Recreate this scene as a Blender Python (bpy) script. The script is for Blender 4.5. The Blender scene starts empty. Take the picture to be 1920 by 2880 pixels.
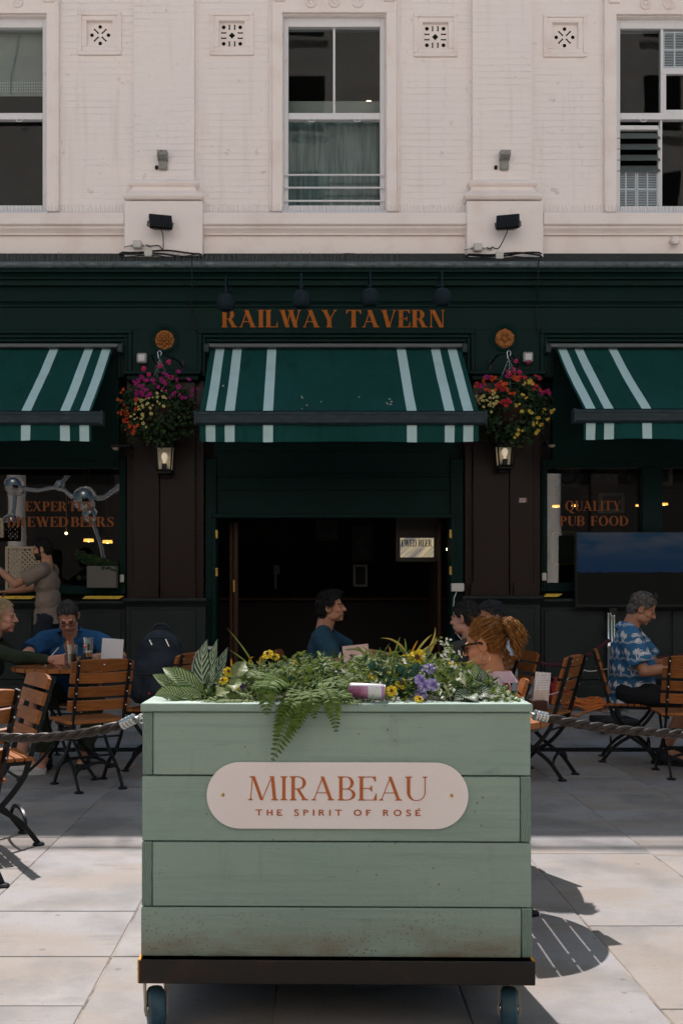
import bpy, bmesh, math, random
import numpy as np
from mathutils import Vector, Matrix, Euler, noise as mnoise
R = math.radians
rnd = random.Random(7)
SC = bpy.context.scene
COL = SC.collection

# ------------------------------------------------------------------ camera, sky, sun, exposure
H0, F0, VX, VY = 1.2, 2800.0, 860.0, 1690.0
cam = bpy.data.cameras.new('camera')
cam.sensor_fit = 'VERTICAL'; cam.sensor_height = 36; cam.lens = 35.0
cam.shift_x = (960 - VX) / 2880; cam.shift_y = (VY - 1440) / 2880
cam.clip_end = 500; cam.clip_start = 0.05
camo = bpy.data.objects.new('camera', cam); COL.objects.link(camo)
camo.location = (0, 0, H0); camo.rotation_euler = (R(90), 0, 0)
SC.camera = camo

SUN_EL, SUN_AZ = R(54), R(-8)          # azimuth from +Y towards +X
w = bpy.data.worlds.new('World'); SC.world = w; w.use_nodes = True
nt = w.node_tree; bg = nt.nodes['Background']
sky = nt.nodes.new('ShaderNodeTexSky'); sky.sky_type = 'NISHITA'; sky.sun_disc = False
sky.sun_elevation = SUN_EL; sky.sun_rotation = SUN_AZ; sky.dust_density = 2.0
tint = nt.nodes.new('ShaderNodeMix'); tint.data_type = 'RGBA'; tint.blend_type = 'MULTIPLY'; tint.inputs[0].default_value = 1
tint.inputs[7].default_value = (.86, 1.03, .99, 1); nt.links.new(sky.outputs[0], tint.inputs[6]); nt.links.new(tint.outputs[2], bg.inputs[0]); bg.inputs[1].default_value = 0.085
sl = bpy.data.lights.new('sun', 'SUN'); sl.energy = 4.8; sl.angle = R(0.5); sl.color = (1, .93, .90)
so = bpy.data.objects.new('sun', sl); COL.objects.link(so)
sd = Vector((math.sin(SUN_AZ)*math.cos(SUN_EL), math.cos(SUN_AZ)*math.cos(SUN_EL), math.sin(SUN_EL)))
so.rotation_euler = (-sd).to_track_quat('-Z', 'Y').to_euler(); so.location = (0, 30, 40)
SC.view_settings.view_transform = 'Standard'; SC.view_settings.look = 'None'
SC.view_settings.gamma = 1; SC.view_settings.use_curve_mapping = False
SC.view_settings.exposure = 0.52

# ------------------------------------------------------------------ helpers
def fx(X, d): return (X - VX) * d / F0
def fz(Y, d): return H0 + (VY - Y) * d / F0
def Q(X, Y, d): return Vector((fx(X, d), d, fz(Y, d)))

def W(o):
    if o is None: return Matrix()
    return W(o.parent) @ (o.matrix_parent_inverse if o.parent else Matrix()) @ o.matrix_basis

class MB:
    def __init__(s): s.v = []; s.f = []; s.m = []; s.uv = {}
    def add(s, vs, fs, mi=0, M=None, uv=None):
        n = len(s.v)
        s.v += [(M @ Vector(p))[:] for p in vs] if M is not None else [tuple(p) for p in vs]
        for i, f in enumerate(fs):
            if uv: s.uv[len(s.f)] = [uv[j] for j in f]
            s.f.append([n + j for j in f]); s.m.append(mi)
        return s
    def box(s, x0, x1, y0, y1, z0, z1, c=0.0, mi=0, M=None):
        if c <= 0:
            vs = [(x, y, z) for z in (z0, z1) for y in (y0, y1) for x in (x0, x1)]
            return s.add(vs, [(0,2,3,1),(4,5,7,6),(0,1,5,4),(2,6,7,3),(0,4,6,2),(1,3,7,5)], mi, M)
        vs = []; X = (x0, x1); Y = (y0, y1); Z = (z0, z1); idx = {}
        for i in (0,1):
            for j in (0,1):
                for k in (0,1):
                    sx, sy, sz = (1,-1)[i], (1,-1)[j], (1,-1)[k]
                    idx[i,j,k] = len(vs)
                    vs += [(X[i], Y[j]+sy*c, Z[k]+sz*c), (X[i]+sx*c, Y[j], Z[k]+sz*c), (X[i]+sx*c, Y[j]+sy*c, Z[k])]
        fs = []
        for a in (0,1):
            q = [idx[a,0,0], idx[a,1,0], idx[a,1,1], idx[a,0,1]]; fs.append(q if a else q[::-1])
            q = [idx[0,a,0]+1, idx[0,a,1]+1, idx[1,a,1]+1, idx[1,a,0]+1]; fs.append(q if a else q[::-1])
            q = [idx[0,0,a]+2, idx[1,0,a]+2, idx[1,1,a]+2, idx[0,1,a]+2]; fs.append(q if a else q[::-1])
        for a in (0,1):
            for b in (0,1):
                fs.append([idx[a,b,0], idx[a,b,1], idx[a,b,1]+1, idx[a,b,0]+1])
                fs.append([idx[a,0,b], idx[a,1,b], idx[a,1,b]+2, idx[a,0,b]+2])
                fs.append([idx[0,a,b]+1, idx[1,a,b]+1, idx[1,a,b]+2, idx[0,a,b]+2])
                for k in (0,1): fs.append([idx[a,b,k], idx[a,b,k]+1, idx[a,b,k]+2])
        return s.add(vs, fs, mi, M)
    def prism(s, poly, y0, y1, mi=0, M=None, ax='y'):
        n = len(poly)
        def p(a, b, t): return (a, t, b) if ax == 'y' else ((t, a, b) if ax == 'x' else (a, b, t))
        vs = [p(a, b, y0) for a, b in poly] + [p(a, b, y1) for a, b in poly]
        fs = [list(range(n)), list(range(2*n-1, n-1, -1))] + [[i, n+i, n+(i+1) % n, (i+1) % n] for i in range(n)]
        return s.add(vs, fs, mi, M)
    def tube(s, pts, r, n=8, mi=0, cap=True, closed=False, M=None, flat=None):
        pts = [Vector(p) for p in pts]; k = len(pts)
        rs = r if isinstance(r, (list, tuple)) else [r]*k
        vs = []; prev = None
        for i in range(k):
            a = pts[(i-1) % k] if (closed or i) else pts[0]; b = pts[(i+1) % k] if (closed or i < k-1) else pts[-1]
            t = (b - a)
            t = t.normalized() if t.length > 1e-9 else Vector((0,0,1))
            if prev is None:
                ref = Vector((0,0,1)) if abs(t.z) < .9 else Vector((1,0,0)); u = t.cross(ref).normalized()
            else:
                u = (prev - t*prev.dot(t)); u = u.normalized() if u.length > 1e-6 else t.orthogonal().normalized()
            prev = u; v = t.cross(u)
            for j in range(n):
                an = 2*math.pi*j/n
                vs.append(pts[i] + (u*math.cos(an) + v*math.sin(an))*rs[i])
        fs = []
        for i in range(k if closed else k-1):
            i2 = (i+1) % k
            for j in range(n):
                fs.append([i*n+j, i*n+(j+1) % n, i2*n+(j+1) % n, i2*n+j])
        if cap and not closed:
            fs.append(list(range(n))[::-1]); fs.append([(k-1)*n+j for j in range(n)])
        return s.add(vs, fs, mi, M)
    def bar(s, pts, wx, wn, mi=0, ref=(1,0,0)):
        """flat bar: rectangular section, wx along ref, wn across"""
        pts = [Vector(p) for p in pts]; k = len(pts); vs = []; ref = Vector(ref)
        for i in range(k):
            t = (pts[min(i+1, k-1)] - pts[max(i-1, 0)]).normalized(); n = t.cross(ref).normalized()
            for a, b in ((-1,-1),(1,-1),(1,1),(-1,1)): vs.append(pts[i] + ref*(a*wx/2) + n*(b*wn/2))
        fs = [[0,1,2,3][::-1], [4*(k-1)+j for j in range(4)]]
        for i in range(k-1):
            for j in range(4): fs.append([4*i+j, 4*i+(j+1) % 4, 4*i+4+(j+1) % 4, 4*i+4+j])
        return s.add(vs, fs, mi)
    def lathe(s, prof, n=24, mi=0, M=None):
        vs = []; k = len(prof)
        for r, z in prof:
            for j in range(n):
                a = 2*math.pi*j/n; vs.append((r*math.cos(a), r*math.sin(a), z))
        fs = [[i*n+j, i*n+(j+1) % n, (i+1)*n+(j+1) % n, (i+1)*n+j] for i in range(k-1) for j in range(n)]
        if prof[0][0] > 1e-6: fs.append(list(range(n))[::-1])
        if prof[-1][0] > 1e-6: fs.append([(k-1)*n+j for j in range(n)])
        return s.add(vs, fs, mi, M)
    def ell(s, c, r, n=14, m=9, mi=0, M=None):
        if not isinstance(r, (list, tuple)): r = (r, r, r)
        T = Matrix.Translation(Vector(c)) @ Matrix.Diagonal((r[0], r[1], r[2], 1))
        if M is not None: T = M @ T
        return s.lathe([(max(math.sin(math.pi*i/m), 1e-4 if i in (0, m) else 0), -math.cos(math.pi*i/m)) for i in range(m+1)], n, mi, T)
    def cap(s, p0, p1, r0, r1, n=12, f0=False, f1=False, mi=0, M=None):
        p0 = Vector(p0); p1 = Vector(p1); d = p1 - p0; L = d.length
        q = d.to_track_quat('Z', 'Y').to_matrix().to_4x4()
        T = Matrix.Translation(p0) @ q
        if M is not None: T = M @ T
        pr = []
        if f0: pr.append((r0, 0))
        else: pr += [(max(r0*math.sin(a), 1e-4), -r0*math.cos(a)) for a in (0, .5, 1.0, 1.57)]
        if f1: pr.append((r1, L))
        else: pr += [(max(r1*math.cos(a), 1e-4), L + r1*math.sin(a)) for a in (0, .5, 1.0, 1.57)]
        return s.lathe(pr, n, mi, T)
    def profx(s, prof, x0, x1, mi=0):
        """closed (y,z) profile swept along x"""
        return s.prism(prof, x0, x1, mi, ax='x')

def link(name, me, mats, parent=None, loc=None, local=False):
    for m in mats if isinstance(mats, (list, tuple)) else [mats]: me.materials.append(m)
    o = bpy.data.objects.new(name, me); COL.objects.link(o)
    if loc is not None: o.location = loc
    if parent is not None:
        o.parent = parent
        if not local: o.matrix_parent_inverse = W(parent).inverted()
    return o

def mesh_of(mb, name, smooth=True, ang=38):
    me = bpy.data.meshes.new(name)
    me.from_pydata([tuple(p) for p in mb.v], [], mb.f)
    me.polygons.foreach_set('material_index', mb.m)
    if mb.uv:
        ul = me.uv_layers.new(name='UVMap')
        for p in me.polygons:
            u = mb.uv.get(p.index)
            if u:
                for k, li in enumerate(p.loop_indices): ul.data[li].uv = u[k]
    bm = bmesh.new(); bm.from_mesh(me); bmesh.ops.recalc_face_normals(bm, faces=bm.faces); bm.to_mesh(me); bm.free()
    if smooth:
        me.polygons.foreach_set('use_smooth', [True]*len(me.polygons)); me.set_sharp_from_angle(angle=R(ang))
    me.update(); return me

def props(o, label=None, cat=None, group=None, kind=None):
    if label: o['label'] = label
    if cat: o['category'] = cat
    if group: o['group'] = group
    if kind: o['kind'] = kind
    return o

def obj(name, mb, mats, parent=None, label=None, cat=None, group=None, kind=None, smooth=True, ang=38, local=False, loc=None):
    return props(link(name, mesh_of(mb, name, smooth, ang), mats, parent, loc, local), label, cat, group, kind)

def thing(name, label, cat, loc=(0,0,0), rz=0, group=None):
    o = bpy.data.objects.new(name, None); COL.objects.link(o); o.empty_display_size = .1
    o.location = loc; o.rotation_euler = (0, 0, rz)
    return props(o, label, cat, group)

def dup(root, loc, rz, label, group=None):
    r = root.copy(); COL.objects.link(r); r.location = loc; r.rotation_euler = (0, 0, rz); r['label'] = label
    if group: r['group'] = group
    for ch in root.children:
        c = ch.copy(); COL.objects.link(c); c.parent = r
        for g in ch.children:
            d = g.copy(); COL.objects.link(d); d.parent = c
    return r

# ------------------------------------------------------------------ materials
class NT:
    def __init__(s, name):
        s.m = bpy.data.materials.new(name); s.m.use_nodes = True; s.t = s.m.node_tree
        s.b = s.t.nodes['Principled BSDF']; s._c = None
    def n(s, typ, ins=None, **kw):
        nd = s.t.nodes.new(typ)
        for k, v in kw.items(): setattr(nd, k, v)
        for k, v in (ins or {}).items(): s.set(nd.inputs[k], v)
        return nd
    def set(s, sock, v):
        if isinstance(v, bpy.types.NodeSocket): s.t.links.new(v, sock)
        elif isinstance(v, (tuple, list)) and len(v) == 3 and sock.type == 'RGBA': sock.default_value = (*v, 1)
        else: sock.default_value = v
    def coord(s, kind='Object'):
        if s._c is None: s._c = s.n('ShaderNodeTexCoord')
        return s._c.outputs[kind]
    def scale(s, v, sc): return s.n('ShaderNodeVectorMath', {0: v, 1: sc}, operation='MULTIPLY').outputs[0]
    def noise(s, scale, detail=4, vec=None, st=(1,1,1), rough=.55):
        v = vec if vec is not None else s.coord()
        if st != (1,1,1): v = s.scale(v, st)
        return s.n('ShaderNodeTexNoise', {'Vector': v, 'Scale': scale, 'Detail': detail, 'Roughness': rough}).outputs[0]
    def ramp(s, f, lo, hi, a=0.0, b=1.0):
        return s.n('ShaderNodeMapRange', {0: f, 1: lo, 2: hi, 3: a, 4: b}).outputs[0]
    def mix(s, f, a, b):
        nd = s.n('ShaderNodeMix', data_type='RGBA')
        s.set(nd.inputs[0], f); s.set(nd.inputs[6], a); s.set(nd.inputs[7], b); return nd.outputs[2]
    def math(s, op, a, b=0.0, c=None):
        nd = s.n('ShaderNodeMath', {0: a, 1: b}, operation=op)
        if c is not None: s.set(nd.inputs[2], c)
        return nd.outputs[0]
    def sep(s, v):
        nd = s.n('ShaderNodeSeparateXYZ', {0: v}); return nd.outputs
    def bump(s, h, strength=.3, dist=.01):
        nd = s.n('ShaderNodeBump', {'Height': h, 'Strength': strength, 'Distance': dist}); s.set(s.b.inputs['Normal'], nd.outputs[0])
    def out(s, **kw):
        for k, v in kw.items(): s.set(s.b.inputs[k.replace('_', ' ')], v)
        return s.m

def mat(name, col, rough=.6, metal=0.0, layers=(), bump=None, spec=None, rvar=None, rand=0.0, **kw):
    """layers: (scale, colour, lo, hi[, stretch]) noise-masked colours; bump: (scale, strength, dist[, stretch])"""
    N = NT(name); c = col
    if rand:
        oi = N.n('ShaderNodeObjectInfo').outputs['Random']
        hsv = N.n('ShaderNodeHueSaturation', {'Color': (*col, 1), 'Value': N.ramp(oi, 0, 1, 1-rand, 1+rand)}); c = hsv.outputs[0]
    for L in layers:
        st = L[4] if len(L) > 4 else (1,1,1)
        c = N.mix(N.ramp(N.noise(L[0], 5, st=st), L[2], L[3]), c, L[1])
    N.out(Base_Color=c, Roughness=rough, Metallic=metal)
    N.out(Specular_IOR_Level=.25 if spec is None else spec)
    if rvar: N.out(Roughness=N.ramp(N.noise(rvar[0], 4), .3, .7, rvar[1], rvar[2]))
    if bump: N.bump(N.noise(bump[0], 5, st=bump[3] if len(bump) > 3 else (1,1,1)), bump[1], bump[2])
    for k, v in kw.items(): N.out(**{k: v})
    return N.m

def brick_paint():
    N = NT('painted_brick'); v = N.coord()
    sp = N.sep(v); uv = N.n('ShaderNodeCombineXYZ', {0: sp[0], 1: sp[2]}).outputs[0]
    uvw = N.n('ShaderNodeVectorMath', {0: uv, 1: N.n('ShaderNodeCombineXYZ', {1: N.math('MULTIPLY', N.noise(6, 3), .022)}).outputs[0]}, operation='ADD').outputs[0]
    br = N.n('ShaderNodeTexBrick', {'Vector': uvw, 'Scale': 1.0, 'Brick Width': 3.1, 'Row Height': .0735, 'Mortar Size': .006, 'Mortar Smooth': .6, 'Color1': (1,1,1,1), 'Color2': (.9,.9,.9,1), 'Mortar': (0,0,0,1)})
    fade = N.ramp(N.noise(1.3, 3), .42, .62, .25, 1.0)
    h = N.math('MULTIPLY', N.math('SUBTRACT', 1.0, br.outputs['Fac']), fade)
    h = N.math('ADD', h, N.math('MULTIPLY', N.noise(30, 5), .9))
    base = N.mix(N.ramp(N.noise(.8, 4), .35, .7), (.90, .82, .785), (.87, .805, .78))
    base = N.mix(N.ramp(N.noise(1.6, 6, st=(1,1,6)), .62, .78, 0, .25), base, (.60, .50, .42))
    crack = N.math('MULTIPLY', br.outputs['Fac'], N.ramp(N.noise(2.2, 4, st=(1,1,3)), .52, .68, 0, .22))
    base = N.mix(crack, base, (.42, .36, .32))
    base = N.mix(N.ramp(N.noise(3.0, 5, st=(3.2,3.2,.22)), .56, .74, 0, .22), base, (.60, .51, .45))
    base = N.mix(N.ramp(N.noise(7, 6), .66, .72, 0, .5), base, (.58, .47, .41)); base = N.mix(N.ramp(N.noise(26, 3), .70, .74, 0, .6), base, (.45, .37, .32))
    N.bump(h, .6, .007)
    return N.out(Base_Color=base, Roughness=.75)

M = {}
M['brick'] = brick_paint()
M['stucco'] = mat('painted_stucco', (.88,.80,.765), .7, layers=[(2.5,(.77,.66,.61),.5,.8), (14,(.62,.52,.44),.68,.85)], bump=(40,.25,.004))
M['green'] = mat('green_gloss_paint', (.0016,.0165,.0140), .5, spec=.10, layers=[(3,(.003,.020,.0175),.45,.75), (40,(.006,.018,.017),.72,.8)], bump=(25,.15,.003))
M['granite_brown'] = mat('brown_granite', (.017,.010,.0085), .3, layers=[(160,(.042,.022,.017),.52,.62), (220,(.010,.007,.007),.55,.65)], spec=.2)
M['granite_grey'] = mat('grey_granite', (.018,.024,.024), .5, spec=.2, layers=[(180,(.038,.044,.044),.55,.65), (3,(.012,.016,.016),.4,.7)])
M['lead'] = mat('lead_flashing', (.10,.13,.14), .5, metal=.3, layers=[(6,(.22,.26,.28),.55,.75,(1,1,5)), (20,(.05,.06,.05),.5,.7)], bump=(12,.3,.01))
M['flash'] = mat('dark_felt', (.012,.02,.018), .8, layers=[(12,(.03,.035,.03),.5,.7)], bump=(30,.5,.01))
M['white'] = mat('white_gloss_paint', (.70,.70,.72), .35, layers=[(8,(.55,.54,.53),.6,.8)])
M['blind'] = mat('blind_cloth', (.42,.43,.41), .9, layers=[(2,(.34,.35,.34),.4,.7)])
M['curtain'] = mat('net_curtain', (.27,.345,.35), .9, layers=[(6,(.17,.22,.225),.4,.6,(4,4,.3))])
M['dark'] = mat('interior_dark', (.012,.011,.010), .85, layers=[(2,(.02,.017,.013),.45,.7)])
M['room'] = mat('upper_room_wall', (.030,.045,.050), .9, layers=[(1.2,(.012,.018,.02),.4,.65)])
M['black'] = mat('flat_black', (.003,.003,.003), .9)
M['iron'] = mat('black_iron', (.012,.013,.014), .4, metal=.4, layers=[(30,(.02,.02,.02),.5,.7)], bump=(80,.1,.002))
M['blackmetal'] = mat('black_powder_coat', (.010,.011,.012), .5)
M['grey_plastic'] = mat('grey_plastic', (.28,.28,.26), .5, layers=[(20,(.15,.15,.13),.55,.7)])
M['white_plastic'] = mat('white_plastic', (.55,.54,.50), .45, layers=[(25,(.4,.38,.33),.6,.75)])
M['rubber'] = mat('cable_rubber', (.008,.009,.010), .5)
M['galv'] = mat('spike_wire', (.16,.16,.14), .5, metal=.6)
M['rust'] = mat('sign_orange', (.36,.105,.018), .6, spec=.1, layers=[(20,(.30,.08,.013),.5,.7)])
M['gilt'] = mat('aged_gilt', (.27,.10,.020), .5, metal=.15, layers=[(60,(.20,.07,.02),.5,.65)], bump=(60,.3,.003))
M['brass'] = mat('brass', (.55,.36,.08), .35, metal=.9, layers=[(60,(.3,.18,.05),.5,.7)])
M['yellow'] = mat('worn_yellow_edge', (.62,.40,.05), .5, layers=[(30,(.12,.08,.03),.58,.68)])
M['chrome'] = mat('chrome', (.75,.75,.76), .08, metal=1.0)
M['steel'] = mat('galvanised_steel', (.55,.55,.54), .25, metal=.9, layers=[(40,(.4,.38,.33),.5,.7)])
M['awning_green'] = mat('awning_green_canvas', (.0062,.050,.045), .9, spec=.1, layers=[(1.5,(.008,.058,.053),.4,.7), (6,(.018,.066,.062),.66,.8), (2,(.005,.042,.037),.55,.7,(3,1,1))], bump=(120,.15,.002))
M['awning_pale'] = mat('awning_pale_canvas', (.42,.585,.59), .9, layers=[(5,(.37,.53,.53),.5,.75)], bump=(120,.15,.002))
M['awning_bar'] = mat('awning_metal_bar', (.018,.032,.037), .5, spec=.2, layers=[(9,(.032,.05,.057),.5,.7,(1,1,4))])
M['awning_cassette'] = mat('awning_cassette', (.10,.11,.115), .45, metal=.2)
M['chip'] = mat('bird_dropping', (.6,.62,.6), .8)

def glass(name, tint, refl, fk=.5):
    N = NT(name); t = N.t
    tr = N.n('ShaderNodeBsdfTransparent', {0: tint}); gl = N.n('ShaderNodeBsdfGlossy', {'Color': (1,1,1), 'Roughness': .015})
    lw = N.n('ShaderNodeLayerWeight', {'Blend': .35})
    f = N.math('ADD', N.math('MULTIPLY', lw.outputs['Fresnel'], fk), refl)
    wv = N.n('ShaderNodeBump', {'Height': N.noise(1.6, 1), 'Strength': .05, 'Distance': .02}); N.set(gl.inputs['Normal'], wv.outputs[0])
    mx = N.n('ShaderNodeMixShader'); N.set(mx.inputs[0], f); N.set(mx.inputs[1], tr.outputs[0]); N.set(mx.inputs[2], gl.outputs[0])
    t.links.new(mx.outputs[0], t.nodes['Material Output'].inputs[0]); return N.m
M['pane'] = glass('window_glass', (.70,.76,.74), .004, .4)
M['pane_low'] = glass('pub_window_glass', (.58,.63,.61), .08)
M['clear'] = glass('drinking_glass', (.92,.94,.93), .05)

def emit(name, col, st):
    N = NT(name); N.out(Base_Color=col, Emission_Color=col, Emission_Strength=st, Roughness=.4); return N.m
M['lamp_glow'] = emit('warm_lamp_glow', (1,.42,.08), 2.2)
M['bulb_glow'] = emit('warm_bulb', (1,.7,.35), 9)
M['lens'] = mat('flood_lens', (.55,.55,.56), .2)

def wood(name, c1, c2, rough=.42, st=(1.5,14,14)):
    N = NT(name); oi = N.n('ShaderNodeObjectInfo').outputs['Random']
    v = N.n('ShaderNodeVectorMath', {0: N.coord(), 1: N.n('ShaderNodeCombineXYZ', {0: N.math('MULTIPLY', oi, 9.0), 2: N.math('MULTIPLY', oi, 5.0)}).outputs[0]}, operation='ADD').outputs[0]
    g = N.noise(6, 6, vec=N.scale(v, st)); c = N.mix(N.ramp(g, .3, .7), c1, c2)
    c = N.n('ShaderNodeHueSaturation', {'Color': c, 'Value': N.ramp(oi, 0, 1, .82, 1.15)}).outputs[0]
    N.bump(g, .25, .002); return N.out(Base_Color=c, Roughness=rough, Specular_IOR_Level=.2)
M['teak'] = wood('varnished_teak', (.33,.118,.030), (.20,.063,.017))
M['darkwood'] = wood('dark_wood', (.05,.02,.010), (.03,.012,.007), .5)
# ------------------------------------------------------------------ lettering made of polygons
def _rect(x0, y0, x1, y1): return [(x0,y0),(x1,y0),(x1,y1),(x0,y1)]
def _dg(xb, xt, w, y0=0.0, y1=1.0): return [(xb,y0),(xb+w,y0),(xt+w,y1),(xt,y1)]
def _bowl(cx, cy, rx, ry, T, t, a0, a1, n=20):
    out = []
    for i in range(n):
        q = []
        for k, (ox, oy) in ((i, (rx, ry)), (i+1, (rx, ry)), (i+1, (rx-T, ry-t)), (i, (rx-T, ry-t))):
            a = R(a0 + (a1-a0)*k/n); q.append((cx + ox*math.cos(a), cy + oy*math.sin(a)))
        out.append(q)
    return out
def _stroke(pts, ws):
    out = []; L = []
    for i, (x, y) in enumerate(pts):
        a = pts[max(i-1,0)]; b = pts[min(i+1,len(pts)-1)]; dx, dy = b[0]-a[0], b[1]-a[1]; l = math.hypot(dx, dy) or 1
        L.append(((x-dy/l*ws[i]/2, y+dx/l*ws[i]/2), (x+dy/l*ws[i]/2, y-dx/l*ws[i]/2)))
    for i in range(len(pts)-1): out.append([L[i][0], L[i+1][0], L[i+1][1], L[i][1]])
    return out
def glyph(c, T, t, s):
    P = []; h = min(t, .05) if s else 0; b = s*.45
    def ser(x0, x1, y=0):
        if not s: return
        if y == 0: P.append([(x0-s,0),(x1+s,0),(x1+s,h*.8),(x1,h+b),(x0,h+b),(x0-s,h*.8)])
        else: P.append([(x0-s,1),(x0-s,1-h*.8),(x0,1-h-b),(x1,1-h-b),(x1+s,1-h*.8),(x1+s,1)])
    def stem(x, w, tp=True, bt=True):
        P.append(_rect(x, 0, x+w, 1))
        if bt: ser(x, x+w)
        if tp: ser(x, x+w, 1)
    def term(x, y, up, hh=.22):
        if not s: return
        d = 1 if up else -1; P.append([(x, y), (x, y+d*hh), (x-.025, y+d*hh), (x-.13, y)])
    if c == ' ': return .34, []
    if c == 'I': stem(s, T); return T+2*s, P
    if c in 'EFL':
        stem(s, T); w = .60+s
        if c in 'EL': P.append(_rect(s, 0, w, t)); term(w, 0, True, .3)
        if c in 'EF':
            P.append(_rect(s, 1-t, w-.03, 1)); term(w-.03, 1, False); P.append(_rect(s, .5-t/2, w-.16, .5+t/2))
            if s: P.append([(w-.16, .38), (w-.16, .62), (w-.19, .62), (w-.25, .5), (w-.19, .38)])
        return w, P
    if c == 'É':
        a, P = glyph('E', T, t, s); P.append([(.28,1.1),(.40,1.1),(.56,1.3),(.40,1.3)]); return a, P
    if c == 'T':
        w = .78; P.append(_rect(w/2-T/2, 0, w/2+T/2, 1)); ser(w/2-T/2, w/2+T/2); P.append(_rect(0, 1-t, w, 1))
        if s:
            P.append([(0,1),(0,.76),(.025,.76),(.13,1-t*.5)]); P.append([(w,1),(w,.76),(w-.025,.76),(w-.13,1-t*.5)])
        return w, P
    if c == 'H':
        stem(s, T); stem(s+.5, T); P.append(_rect(s, .5-t/2, s+.5, .5+t/2)); return .5+T+2*s, P
    if c == 'A':
        o = s; P.append(_dg(o, o+.33, t*1.1)); P.append(_dg(o+.60-T*.2, o+.33-T*.55, T)); P.append(_rect(o+.14, .30, o+.52, .30+t))
        ser(o, o+t); ser(o+.60-T*.2, o+.60+T*.8); return .62+T*.8+2*s, P
    if c in 'VY':
        o = s; y0 = 0 if c == 'V' else .42
        xm = o+.36
        P.append(_dg(xm-T*.5, o, T, y0, 1)); P.append(_dg(xm-t*.2, o+.64, t*1.1, y0, 1))
        ser(o, o+T, 1); ser(o+.64, o+.64+t, 1)
        if c == 'Y': P.append(_rect(xm-T*.5, 0, xm+T*.5, .46)); ser(xm-T*.5, xm+T*.5)
        return .66+t+2*s, P
    if c == 'W':
        o = s
        for k, (xt, xb, wd) in enumerate(((0, .28, T), (.52, .31, t*1.1), (.44, .72, T), (.98, .76, t*1.1))): P.append(_dg(o+xb, o+xt, wd))
        ser(o, o+T, 1); ser(o+.98, o+.98+t, 1); ser(o+.46, o+.46+T, 1); return 1.02+t+2*s, P
    if c == 'X':
        o = s; P.append(_dg(o+.50, o, T)); P.append(_dg(o, o+.56, t*1.1)); ser(o, o+t); ser(o+.5, o+.5+T); ser(o, o+T, 1); ser(o+.56, o+.56+t, 1); return .52+T+2*s, P
    if c == 'N':
        o = s; P.append(_rect(o, 0, o+t, 1)); P.append(_rect(o+.62, 0, o+.62+t, 1)); P.append(_dg(o+.62+t-T, o, T)); ser(o, o+t); ser(o+.62, o+.62+t, 1); ser(o, o+t, 1); return .62+t+2*s, P
    if c == 'M':
        o = s; P.append(_dg(o, o+.08, t)); P.append(_dg(o+.42-T*.5, o+.06, T)); P.append(_dg(o+.42-t*.3, o+.76, t*1.1)); P.append(_dg(o+.82, o+.76-T*.15, T))
        ser(o, o+t); ser(o+.82, o+.82+T); ser(o+.05, o+.1, 1); ser(o+.76, o+.8, 1); return .82+T+2*s, P
    if c in 'PRB':
        stem(s, T, True, True); x = s+T; yb = .46
        P.append(_rect(s, 1-t, x+.14, 1)); P.append(_rect(s, yb, x+.14, yb+t)); P.extend(_bowl(x+.13, (1+yb)/2, .27, (1-yb)/2, T, t, -90, 90))
        if c == 'R': P.append(_dg(x+.30, x+.05, T, 0, yb+t*.6)); ser(x+.30, x+.30+T); return x+.36+T+s*.5, P
        if c == 'B':
            P.append(_rect(s, 0, x+.16, t)); P.extend(_bowl(x+.15, (yb+t)/2, .31, (yb+t)/2, T, t, -90, 90)); return x+.47, P
        return x+.42, P
    if c == 'D':
        stem(s, T); x = s+T; P.append(_rect(s, 1-t, x+.1, 1)); P.append(_rect(s, 0, x+.1, t)); P.extend(_bowl(x+.09, .5, .47, .5, T, t, -90, 90)); return x+.57, P
    if c in 'OQ':
        P.extend(_bowl(.45, .5, .45, .52, T, t, 0, 360, 36))
        if c == 'Q': P.extend(_stroke([(.42,.04),(.55,-.1),(.75,-.2),(.92,-.2)], [t,T*.9,T*.7,t*.4]))
        return .90, P
    if c == 'U':
        o = s; P.append(_rect(o, .33, o+T, 1)); P.append(_rect(o+.66-t, .33, o+.66, 1)); P.extend(_bowl(o+.33, .34, .33, .36, T, t, 180, 270, 10)); P.extend(_bowl(o+.33, .34, .33, .36, t, t, 270, 360, 10))
        ser(o, o+T, 1); ser(o+.66-t, o+.66, 1); return .66+2*s, P
    if c == 'S':
        pts = [(.50,.80),(.46,.92),(.30,.975),(.14,.92),(.09,.77),(.16,.62),(.32,.50),(.46,.38),(.51,.23),(.44,.08),(.27,.025),(.10,.08),(.05,.22)]
        ws = [t*.8,t,t,t*1.2,T*.8,T*1.0,T*1.05,T*1.0,T*.8,t*1.2,t,t,t*.8]
        P.extend(_stroke(pts, ws))
        if s: P.append([(.535,1.0),(.535,.70),(.50,.70),(.42,.90)]); P.append([(.0,0),(.0,.32),(.035,.32),(.12,.10)])
        return .57, P
    if c == 'C':
        P.extend(_bowl(.45, .5, .45, .52, T, t, 40, 320, 28)); return .82, P
    return .4, P
def text_polys(txt, T, t, s, track):
    x = 0; out = []
    for ch in txt:
        a, P = glyph(ch, T, t, s); out += [[(px+x, py) for px, py in p] for p in P]; x += a + track
    return out, x - track
def lettering(mb, txt, x0, x1, z0, z1, y, T=.19, t=.055, s=.06, track=.07, mi=0, M=None):
    P, wd = text_polys(txt, T, t, s, track); k = (x1-x0)/wd
    for i, p in enumerate(P):
        off = (i % 7)*.00025
        mb.add([(x0+a*k, y-off, z0+b*(z1-z0)) for a, b in p], [list(range(len(p)))], mi, M)
    return mb

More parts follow.
